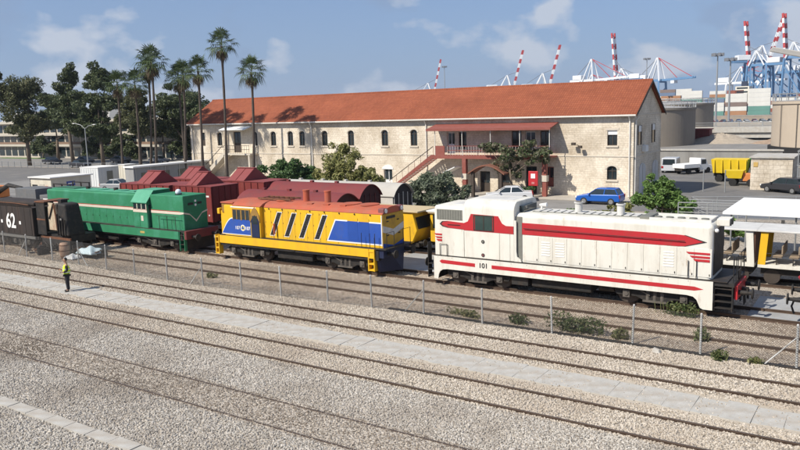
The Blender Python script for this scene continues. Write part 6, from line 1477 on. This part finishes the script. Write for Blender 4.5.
shrub((-29.3, 66.2, .1), [(0, 0, .7, .7, .5, .55)], 500, .15, G_DARK, "small dark bush below the red signboard", .3)

# ================================================================== office block, lamp post far left
ob_ = thing("office_building", (-155, 108, 0), "long beige office block with brown bands behind the tall trees", "building")
OB = mat("office_beige", (.46, .42, .35), .85, 0, .08, .6); OBR = mat("office_brown", (.20, .13, .09), .85); OBROOF = mat("office_roof", (.36, .35, .33), .85)
MB().box(-215, -112, 104.5, 122, 0, 8.4).build("wall", OB, ob_)
MB().box(-215.6, -111.4, 103.2, 122.5, 8.42, 9.0).build("roof_slab", OB, ob_)
MB().hexa([(-196, 106, 9.02), (-150, 106, 9.02), (-150, 120, 9.02), (-196, 120, 9.02), (-193, 109, 11.4), (-153, 109, 11.4), (-153, 118, 11.4), (-193, 118, 11.4)]).build("attic_roof", OBROOF, ob_)
for z in (2.8, 5.4): MB().box(-215.3, -111.7, 103.6, 104.49, z, z + .5).build("floor_band", OB, ob_)
for z in (3.32,): MB().box(-215.2, -111.8, 104.2, 104.48, z, z + .5).build("brown_band", OBR, ob_)
for zi, (z0, z1) in enumerate(((.4, 2.5), (3.9, 5.2), (6.2, 8.0))):
    for i in range(34):
        x = -213 + i * 3.0
        W_ = MB().box(x, x + 2.4, 104.42, 104.48, z0, z1).build("window", M_GLASS, ob_)
lp = thing("street_lamp", (-121.0, 80.5, 0), "grey street lamp with curved arm left of the palms", "street lamp")
MB().tube([(-121, 80.5, 0), (-121, 80.5, 7.4)], [.13, .08], 9).build("pole", M_GALV, lp)
MB().tube([(-121, 80.5, 7.3), (-121.8, 80.3, 8.0), (-123.0, 80, 8.3)], .05, 7).build("arm", M_GALV, lp)
MB().tube([(-121, 80.5, 7.3), (-120.2, 80.7, 7.8), (-119.2, 81, 8.0)], .05, 7).build("arm", M_GALV, lp)
for x, y, z in ((-123.3, 79.95, 8.33), (-118.9, 81.05, 8.03)): MB().box(x - .35, x + .35, y - .14, y + .14, z - .06, z + .06).build("lantern", M_WHITE, lp, bevel=.03)
sfence = thing("street_railing", (-110, 80, 0), "thin grey railing along the near edge of the far street", "railing")
for i in range(30): MB().box(-150 + i * 2.2, -149.93 + i * 2.2, 79.2 + i * .05, 79.27 + i * .05, 0, 1.3).build("post", M_GALV, sfence)
for z in (.5, 1.25): MB().bar((-150, 79.23, z), (-86, 80.7, z), .04).build("bar", M_GALV, sfence)
grs = sheet("lawn", [(-190, 100.5), (-168, 100.8), (-168, 103.4), (-190, 103.2)], .012, mat("lawn_green", (.09, .17, .03), .95, 0, .2, .8))

# ================================================================== right middle ground: gangway, hut, machines
gw = thing("metal_gangway", (-6, 58, 0), "grey metal walkway with railings beside the bright green bush", "walkway")
pts_b = [(-13.3, 63.0), (2, 68.5)]
def railing(p0, p1, n_, z0, T, h=1.05):
    p0, p1 = Vector((p0[0], p0[1], z0)), Vector((p1[0], p1[1], z0))
    for i in range(n_ + 1):
        p = p0.lerp(p1, i / n_); MB().cyl(p, p + Vector((0, 0, h)), .04, n=7).build("post", M_GALV, T)
    for hh in (.35, .7, h): MB().tube([p0 + Vector((0, 0, hh)), p1 + Vector((0, 0, hh))], .035, 6).build("rail", M_GALV, T)
MB().hexa([(-13.0, 55.0, .55), (3, 57.5, .75), (3, 59.3, .75), (-13.0, 56.8, .55), (-13.0, 55.0, .65), (3, 57.5, .85), (3, 59.3, .85), (-13.0, 56.8, .65)]).build("deck", mat("deck_steel", (.25, .255, .26), .6, .4, .1, 3), gw)
railing((-12.6, 55.1), (3, 57.5), 8, .65, gw); railing((-12.6, 56.8), (3, 59.3), 8, .65, gw)
for x, y in ((-12, 55.9), (-6, 56.9), (0, 57.9)): MB().box(x - .1, x + .1, y - .1, y + .1, 0, .55).build("support_leg", M_GALV, gw)
gw2 = thing("metal_barrier", (-6, 66, 0), "galvanised guard barrier along the side road behind the walkway", "barrier")
railing((-13.4, 63.2), (3, 69.5), 9, 0, gw2, 1.15)
railing((-13.4, 63.2), (-11.5, 59.5), 2, 0, gw2, 1.15)
HUT = masonry("white_block", (.74, .70, .63), (.68, .64, .57), (.54, .5, .44), .6, .42)
ht = thing("block_hut", (-9.6, 83, 0), "pale concrete block hut at the right edge near the walkway", "hut")
MB().box(-11.6, -7.9, 80.5, 86, 0, 3.15).build("wall", HUT, ht)
MB().box(-11.75, -7.75, 80.35, 86.15, 3.152, 3.28).build("roof", M_CONC, ht)
MB().box(-11.35, -10.95, 80.45, 80.499, 2.3, 2.75).build("notice", mat("notice_ochre", (.5, .33, .1), .7), ht)
sc_ = thing("scaffold_frame", (-6.2, 80, 0), "grey scaffold frame standing right of the block hut", "scaffold")
for x in (-7.3, -5.2, -3.1):
    for y in (79, 81.2): MB().cyl((x, y, 0), (x, y, 4.0), .05, n=7).build("upright", M_GALV, sc_)
for z in (1.3, 2.6, 3.9):
    for y in (79, 81.2): MB().cyl((-7.4, y, z), (-3.0, y, z), .04, n=6).build("ledger", M_GALV, sc_)
MB().cyl((-7.3, 79, .1), (-3.1, 79, 3.9), .035, n=6).build("brace", M_GALV, sc_)
MB().box(-7.4, -3.0, 79, 81.2, 3.95, 4.0).build("deck", M_GRILL, sc_)
yt = thing("tipper_skip", (-14.6, 88.5, 0), "yellow high sided tipper body on a trailer beside the block hut", "trailer")
MB().hexa([(-16.4, 87.4, 1.0), (-13.1, 87.4, 1.0), (-13.1, 89.6, 1.0), (-16.4, 89.6, 1.0), (-16.6, 87.2, 2.5), (-12.9, 87.2, 2.5), (-12.9, 89.8, 2.5), (-16.6, 89.8, 2.5)]).build("tipper_body", mat("machine_yellow", (.70, .50, .02), .5, 0, .08, 1), yt)
for k in range(5): MB().box(-16.3 + k * .8, -16.2 + k * .8, 87.1, 87.25, 1.0, 2.45).build("side_rib", MATS["machine_yellow"], yt)
MB().box(-16.4, -13.0, 87.8, 89.2, .6, .98).build("chassis", M_BLACK, yt)
for x in (-15.8, -13.7):
    for y in (87.5, 89.3): MB().cyl((x, y, .42), (x, y + .25, .42), .42, n=16).build("wheel", M_TYRE, yt)
gt = thing("green_container", (-12.2, 90, 0), "green waste container right of the yellow tipper", "container")
MB().hexa([(-12.9, 89.2, .5), (-10.6, 89.2, .5), (-10.6, 91.4, .5), (-12.9, 91.4, .5), (-13.0, 89.0, 2.55), (-10.5, 89.0, 2.55), (-10.5, 91.6, 2.55), (-13.0, 91.6, 2.55)]).build("body", mat("skip_green", (.02, .24, .07), .55), gt)
for k in range(4): MB().box(-12.8 + k * .65, -12.7 + k * .65, 88.98, 89.12, .5, 2.5).build("side_rib", MATS["skip_green"], gt)
for x in (-12.5, -11.0): MB().cyl((x, 89.4, .25), (x, 91.2, .25), .25, n=12).build("roller", M_TYRE, gt)
yd = thing("small_dumper", (-13.0, 84.4, 0), "small yellow dumper in front of the yellow tipper", "dumper")
MB().hexa([(-14.2, 83.6, .8), (-12.9, 83.6, .8), (-12.9, 85.0, .8), (-14.2, 85.0, .8), (-14.6, 83.4, 1.6), (-12.7, 83.4, 1.6), (-12.7, 85.2, 1.6), (-14.6, 85.2, 1.6)]).build("skip", MATS["machine_yellow"], yd)
MB().box(-12.8, -11.6, 83.8, 84.9, .5, 1.3).build("engine_cover", ORX, yd, bevel=.05)
for x in (-13.7, -12.0):
    for y in (83.4, 84.9): MB().cyl((x, y, .38), (x, y + .22, .38), .38, n=14).build("wheel", M_TYRE, yd)
MB().tube([(-11.8, 84.3, 1.3), (-11.8, 84.3, 2.2)], .03).build("roll_bar", M_DARK, yd)
for i, x in enumerate((-15.4, -13.4)):
    t_ = thing("bollard_post", (x, 77.5, 0), ("thin grey post left of the dumper", "thin grey post right in front of the dumper")[i], "post", "thin posts by the side road")
    MB().cyl((x, 77.5, 0), (x, 77.5, 2.1), .06, n=8).build("shaft", M_GALV, t_); MB().ball((x, 77.5, 2.12), .07, 8, 5).build("cap", M_GALV, t_)
# retaining wall and viaduct behind the side road
rw = thing("retaining_wall", (-10, 109, 0), "grey concrete retaining wall behind the parked vehicles", "wall")
MB().box(-60, 30, 109, 109.6, 0, 2.1).build("wall", mat("wall_concrete", (.26, .255, .24), .9, 0, .12, .7, .2, 8, dirt_or_sheen=((.15, .14, .13), .6, .8), streak=True), rw)
MB().box(-60, 30, 108.85, 109.75, 2.102, 2.3).build("coping", M_CONC, rw)
emb = sheet("embankment", [(-60, 109.7), (30, 109.7), (30, 180), (-60, 180)], 1.6, M_ROAD)
vd = thing("road_viaduct", (-10, 150, 0), "low road viaduct with guard rail behind the tanks", "bridge")
MB().box(-120, 60, 150, 158, 2.0, 3.4).build("deck", M_CONC, vd)
MB().box(-120, 60, 149.6, 149.98, 3.0, 4.1).build("parapet", M_CONC, vd)
for i in range(40): MB().box(-100 + i * 4, -99.8 + i * 4, 149.7, 149.9, 4.1, 4.9).build("rail_post", M_GALV, vd)
for z in (4.4, 4.8): MB().box(-110, 60, 149.75, 149.85, z, z + .08).build("guard_rail", M_GALV, vd)
# tanks
def tank(x, y, r, h, mt, label, z0=0):
    T = thing("storage_tank", (x, y, z0), label, "tank", "storage tanks"); n = 96
    MB().cyl((x, y, z0), (x, y, z0 + h), r, n=n).build("shell", mt, T, smooth=False)
    MB().cyl((x, y, z0 + h + .002), (x, y, z0 + h + .35), r + .15, n=n).build("roof_rim", mt, T)
    MB().cyl((x, y, z0 + h + .36), (x, y, z0 + h + .9), r * .96, r * .2, n=n).build("roof_cone", mat("tank_roof", (.33, .32, .31), .8), T)
    for k in range(36):
        a = 2 * math.pi * k / 36; MB().box(x + math.cos(a) * r - .05, x + math.cos(a) * r + .05, y + math.sin(a) * r - .05, y + math.sin(a) * r + .05, z0 + h + .36, z0 + h + 1.4).build("rail_post", M_GALV, T)
    for zz_ in (.9, 1.35):
        MB().tube([(x + math.cos(2 * math.pi * k / 40) * r, y + math.sin(2 * math.pi * k / 40) * r, z0 + h + zz_) for k in range(41)], .05, 5).build("rail_ring", M_GALV, T)
    return T
M_TANK = mat("shaded_tank_concrete", (.235, .205, .17), .85, 0, .1, .4, dirt_or_sheen=((.15, .12, .1), .5, .4), streak=True)  # concrete darkened to put the tanks' shaded side into the colour
M_TANKB = mat("tank_beige", (.46, .385, .30), .85, 0, .08, .4, dirt_or_sheen=((.38, .31, .24), .4, .5), streak=True)
tank(-37.2, 134, 8.8, 7.6, M_TANK, "dark concrete tank directly behind the gable end")
tank(-38.2, 158, 8.2, 8.2, M_TANK, "dark tank peeking out right of the nearer concrete tank")
tr = tank(-4.0, 116, 10.2, 5.6, M_TANKB, "beige storage tank with railing at the right edge", 2.6)
MB().cyl((-4, 116, 1.7), (-4, 116, 2.59), 10.6, n=48).build("plinth", mat("black_plinth", (.02, .02, .02), .8), tr)
for a in (RAD(215), RAD(232)):
    MB().tube([(-4 + math.cos(a) * 10.35, 116 + math.sin(a) * 10.35, 2.6), (-4 + math.cos(a) * 10.35, 116 + math.sin(a) * 10.35, 8.2)], .045, 6).build("pipe", M_DUST, tr)
# rubble and parked goods beyond
for i, (x, y, r_, h, c, lab) in enumerate(((-25, 140, 4, 1.6, (.34, .29, .23), "heap of pale rubble behind the retaining wall"), (-15, 138, 3, 1.1, (.30, .22, .16), "small brown rubble heap near the beige tank"))):
    T = thing("rubble_heap", (x, y, 1.6), lab, "heap")
    n = 18; rings = []
    for q in range(6):
        t = q / 5; rings.append([(x + r_ * (1 - t * .9) * math.cos(2 * math.pi * k / n) * rnd.uniform(.85, 1.1) * 1.8, y + r_ * (1 - t * .9) * math.sin(2 * math.pi * k / n), 1.6 + h * t * rnd.uniform(.85, 1.1)) for k in range(n)])
    MB().loft(rings).build("mound", mat("rubble_%d" % i, c, .95, 0, .3, 1.5, .8, 6), T)
sh = thing("red_shed", (-30.5, 141, 1.6), "low red and white shed beside the dark tanks", "shed")
MB().box(-33, -27, 139.6, 142, 1.6, 3.9).build("wall", MAROON, sh); MB().box(-32, -30.5, 139.5, 139.59, 1.7, 3.2).build("white_panel", M_WHITE, sh); MB().box(-33.2, -26.8, 139.4, 142.2, 3.91, 4.1).build("roof", HOPR, sh)
# ================================================================== port: masts, cars, ship, containers, cranes
CB = mat("crane_blue", (.11, .23, .40), .6, 0, .06, .2); CW = mat("crane_white", (.72, .74, .76), .6); CR = mat("crane_red", (.42, .05, .05), .6); CG = mat("crane_grey", (.16, .17, .19), .7)
def mast(x, y, h, label):
    T = thing("light_mast", (x, y, 0), label, "light mast", "port light masts")
    MB().tube([(x, y, 0), (x, y, h)], [.45, .22], 8).build("pole", M_GALV, T)
    MB().cyl((x, y, h), (x, y, h + .3), 1.5, n=12).build("ring", CG, T)
    for k in range(6):
        a = k * math.pi / 3; MB().box(x + 1.7 * math.cos(a) - .5, x + 1.7 * math.cos(a) + .5, y + 1.7 * math.sin(a) - .4, y + 1.7 * math.sin(a) + .4, h - .2, h + .9).build("floodlight", CG, T)
mast(-56.0, 300, 25.6, "tall light mast in the port, left of the pair")
mast(-51.5, 300, 23.6, "slightly shorter light mast in the port, right of the pair")
mast(-300, 520, 42, "light mast rising above the roof left of the first crane")
mast(-131, 480, 36, "light mast beside the blue crane above the gable")
# cars parked on the port apron
cc = [(.5, .5, .5), (.7, .7, .7), (.05, .05, .06), (.3, .02, .02), (.05, .1, .25), (.3, .31, .33)]
cn = ["grey", "white", "black", "red", "blue", "silver"]
for i in range(42):
    row = i % 3; x = -74 + (i // 3) * 2.9 + rnd.uniform(-.2, .2) + row * 3.5; y = 300 + row * 14
    k = rnd.randrange(6)
    c_ = car(x, y, RAD(90), cc[k], "small %s car in the %s row of the distant port car park" % (cn[k], ("front", "middle", "rear")[row]), 4.3, 1.75, 1.5, "hatch", True, "%s cars in the %s row of the port car park" % (cn[k], ("front", "middle", "rear")[row]))
# port walls and low sheds
for i, (x0, x1, y, h, c, lab) in enumerate(((-150, 60, 290, 1.2, (.33, .30, .26), "low pale wall in front of the port car park"), (-190, 40, 360, 2.2, (.3, .25, .2), "brownish goods wall behind the port car park"))):
    T = thing("boundary_wall", ((x0 + x1) / 2, y, 0), lab, "wall"); MB().box(x0, x1, y, y + .6, 0, h).build("wall", mat("port_wall_%d" % i, c, .9, 0, .2, .3), T)
    MB().box(x0, x1, y - .1, y + .7, h + .002, h + .15).build("coping", M_CONC, T)
# ship with containers
sp = thing("container_ship", (-150, 640, 0), "dark blue container ship hull moored in the port", "ship")
NAV = mat("hull_navy", (.02, .03, .06), .6)
MB().hexa([(-215, 640, 0), (-78, 640, 0), (-78, 662, 0), (-215, 662, 0), (-220, 638, 6.5), (-70, 638, 6.5), (-70, 664, 6.5), (-220, 664, 6.5)]).build("hull", NAV, sp)
MB().box(-219, -71, 637.9, 637.99, 5.6, 6.0).build("hull_stripe", mat("hull_red", (.25, .05, .04), .7), sp)
MB().box(-106, -96, 642, 660, 6.51, 20).build("superstructure", mat("ship_cream", (.70, .66, .56), .7), sp)
for z in (9, 12, 15, 18): MB().box(-105, -97, 641.9, 641.99, z, z + 1.2).build("deck_windows", M_GLASS, sp)
MB().box(-103, -99, 650, 656, 20.01, 24).build("funnel", NAV, sp)
ctc = [((.62, .61, .57), "white"), ((.26, .08, .05), "rust red"), ((.12, .26, .22), "green"), ((.36, .19, .1), "orange brown"), ((.14, .19, .28), "blue"), ((.2, .15, .13), "brown")]
me_c = {}
for c, nme in ctc:
    b = MB(); b.box(0, 12.2, 0, 2.44, 0, 2.6)
    for k in range(24): b.box(.15 + k * .5, .4 + k * .5, -.06, 0.0, .15, 2.45)
    q = b.mesh("shipping_container"); q.materials.append(mat("box_" + nme.replace(" ", "_"), c, .7, 0, .1, .2)); me_c[nme] = q
for stk in range(15):
    x = -216 + stk * 13.0
    if -112 < x < -94: continue
    for lvl in range(rnd.choice((2, 3, 4, 4, 5))):
        c, nme = rnd.choice(ctc + ctc[:1] * 3)
        if x > -94 : y = 610; z = lvl * 2.65 + .03
        else: y = 642; z = 6.52 + lvl * 2.65
        o = bpy.data.objects.new("shipping_container", me_c[nme]); COL.objects.link(o); o.location = (x, y, z); w_ = "on the quay left of the right cranes" if x > -94 else "on the deck of the moored ship"; tag(o, "%s shipping container stacked %s" % (nme, w_), "container", "%s containers %s" % (nme, w_))
for stk in range(6):
    x = -140 + stk * 13
    for lvl in range(4 + stk % 3):
        c, nme = rnd.choice(ctc + ctc[:1] * 3); o = bpy.data.objects.new("shipping_container", me_c[nme]); COL.objects.link(o); o.location = (x, 500, lvl * 2.65 + .03); tag(o, "%s shipping container in the near stacks between tank and light masts" % nme, "container", "%s containers in the near stacks" % nme)
# ship to shore cranes
def crane(x, y, rz, label, col, boom_deg, boom_len=46, hgt=40, apex=62, sc=1.0, house=CW):
    """local x: water side; the boom hinges at x=10 and is raised by boom_deg"""
    T = thing("harbour_crane", (x, y, 0), label, "crane", "harbour cranes"); T.rotation_euler = (0, 0, rz); T.scale = (sc, sc, sc)
    for lx in (-10, 10):
        for ly in (-8, 8):
            lb(MB().bar((lx, ly, 0), (lx * .9, ly * .75, hgt), 1.7, 1.7), "leg", col, T)
            lb(MB().box(lx - 2.5, lx + 2.5, ly - .9, ly + .9, 0, 1.6), "wheel_bogie", CG, T)
    for ly in (-8, 8):
        lb(MB().bar((-10, ly, 9), (10, ly, 9), 1.5, 1.8), "portal_beam", col, T)
        lb(MB().bar((-10, ly, 10), (9.2, ly * .8, hgt - 6), .9), "diagonal", col, T)
    for lx in (-10, 10): lb(MB().bar((lx * .97, -7.8, 12), (lx * .97, 7.8, 12), 1.3, 1.6), "cross_beam", col, T)
    for lx in (-9, 9): lb(MB().bar((lx, -6.2, hgt), (lx, 6.2, hgt), 1.5, 2.0), "top_beam", col, T)
    for ly in (-3, 3): lb(MB().bar((-24, ly, hgt + 1.5), (10, ly, hgt + 1.5), 1.1, 2.2), "girder", col, T)
    lb(MB().box(-20, -8, -4, 4, hgt + 2.7, hgt + 7.5), "machinery_house", house, T, bevel=.4)
    for ly in (-3, 3):
        lb(MB().bar((9, ly * 1.8, hgt), (4, ly * .5, apex), 1.2), "apex_leg", CW, T)
        lb(MB().bar((-6, ly * 1.5, hgt + 1), (3.4, ly * .5, apex), .9), "apex_leg", CW, T)
    lb(MB().bar((3.6, 0, apex), (-22, 0, hgt + 3), .45), "back_stay", CG, T)
    a = RAD(boom_deg); d = Vector((math.cos(a), 0, math.sin(a))); base = Vector((10.5, 0, hgt + 1.5))
    n = 9
    for i in range(n):
        p0 = base + d * boom_len * i / n; p1 = base + d * boom_len * (i + 1) / n
        b = MB()
        for ly in (-2.3, 2.3): b.bar(p0 + Vector((0, ly, 0)), p1 + Vector((0, ly, 0)), .8, 2.0)
        b.bar(p0 + Vector((0, -2.3, 0)), p0 + Vector((0, 2.3, 0)), .6); b.bar(p0 + Vector((0, -2.3, 0)), p1 + Vector((0, 2.3, 0)), .45)
        lb(b, "boom_section", (CR if i % 2 == 0 else CW) if boom_deg > 20 else col, T)
    if boom_deg < 20:
        for f in (.45, .92): lb(MB().bar((4, 0, apex), base + d * boom_len * f + Vector((0, 0, 1)), .5), "fore_stay", CR, T)
        t_ = base + d * boom_len * .35
        lb(MB().box(t_.x - 2, t_.x + 2, -3, 3, t_.z - 4, t_.z - 1.2), "trolley_cab", CW, T)
    else:
        lb(MB().bar((4, 0, apex), base + d * boom_len * .45, .4), "fore_stay", CG, T)
    return T
R_ = RAD
crane(-490, 800, R_(33), "red and white boom crane, leftmost above the roof", CW, 77, 44, 26, 42)
crane(-382, 800, R_(33), "red and white boom crane, second from the left above the roof", CW, 75, 46, 28, 46)
crane(-338, 800, R_(33), "red and white boom crane, third from the left above the roof", CW, 75, 50, 27, 46)
crane(-280, 800, R_(-20), "white crane with lowered boom just left of the upright boom", CW, 2, 40, 34, 58)
crane(-238, 790, R_(160), "crane with nearly upright red and white boom above the roof end", CB, 84, 50, 32, 46)
crane(-205, 780, R_(-20), "blue crane with lowered boom behind the gable peak", CB, 2, 34, 30, 54)
crane(-108, 780, R_(160), "blue crane with upright striped boom, left one of the three at the right", CB, 83, 42, 40, 55)
crane(-112, 790, R_(33), "blue crane whose striped boom leans right, middle of the right three", CB, 72, 42, 44, 60)
crane(-76, 770, R_(160), "blue crane with striped boom at the right edge", CB, 85, 40, 45, 60)
crane(-52, 770, R_(-20), "blue crane with lowered boom cut by the right edge", CB, 2, 40, 42, 62)
crane(-140, 860, R_(-20), "distant pale crane between the upright boom and the right cranes", CW, 2, 40, 26, 44)
crane(-92, 840, R_(160), "distant blue crane seen through the legs of the right cranes", CB, 4, 36, 34, 50)
crane(-300, 860, R_(-20), "distant white crane with lowered boom above the roof middle right", CW, 3, 44, 24, 44)
# street luminaire reaching in at the right
sl = thing("road_luminaire", (1.5, 40, 0), "grey slanted lamp head reaching in at the upper right edge", "street lamp")
MB().tube([(3.2, 40, 0), (3.2, 40, 9.8)], [.12, .09], 9).build("pole", M_GALV, sl)
MB().tube([(3.2, 40, 9.7), (2.2, 40, 9.95), (-2.6, 40, 10.9)], .07, 7).build("arm", M_GALV, sl)
MB().hexa([(-5.15, 39.75, 11.08), (-2.4, 39.75, 10.35), (-2.4, 40.25, 10.35), (-5.15, 40.25, 11.08), (-5.0, 39.7, 11.28), (-2.3, 39.7, 10.62), (-2.3, 40.3, 10.62), (-5.0, 40.3, 11.28)]).build("lamp_head", mat("lamp_grey", (.40, .39, .37), .5), sl, bevel=.03)
# ================================================================== thin sea haze
hb = MB().box(-2700, 2700, -80, 3100, -1.2, 130)
HM = bpy.data.materials.new("haze_air"); HM.use_nodes = True
HN, HL = HM.node_tree.nodes, HM.node_tree.links
HN.clear()
pv_ = HN.new("ShaderNodeVolumePrincipled"); pv_.inputs["Color"].default_value = (0.78, 0.86, 1.0, 1); pv_.inputs["Density"].default_value = 0.00011; pv_.inputs["Anisotropy"].default_value = 0.2
ho = HN.new("ShaderNodeOutputMaterial"); HL.new(pv_.outputs[0], ho.inputs["Volume"])
hz = hb.build("haze", HM); hz["kind"] = "stuff"
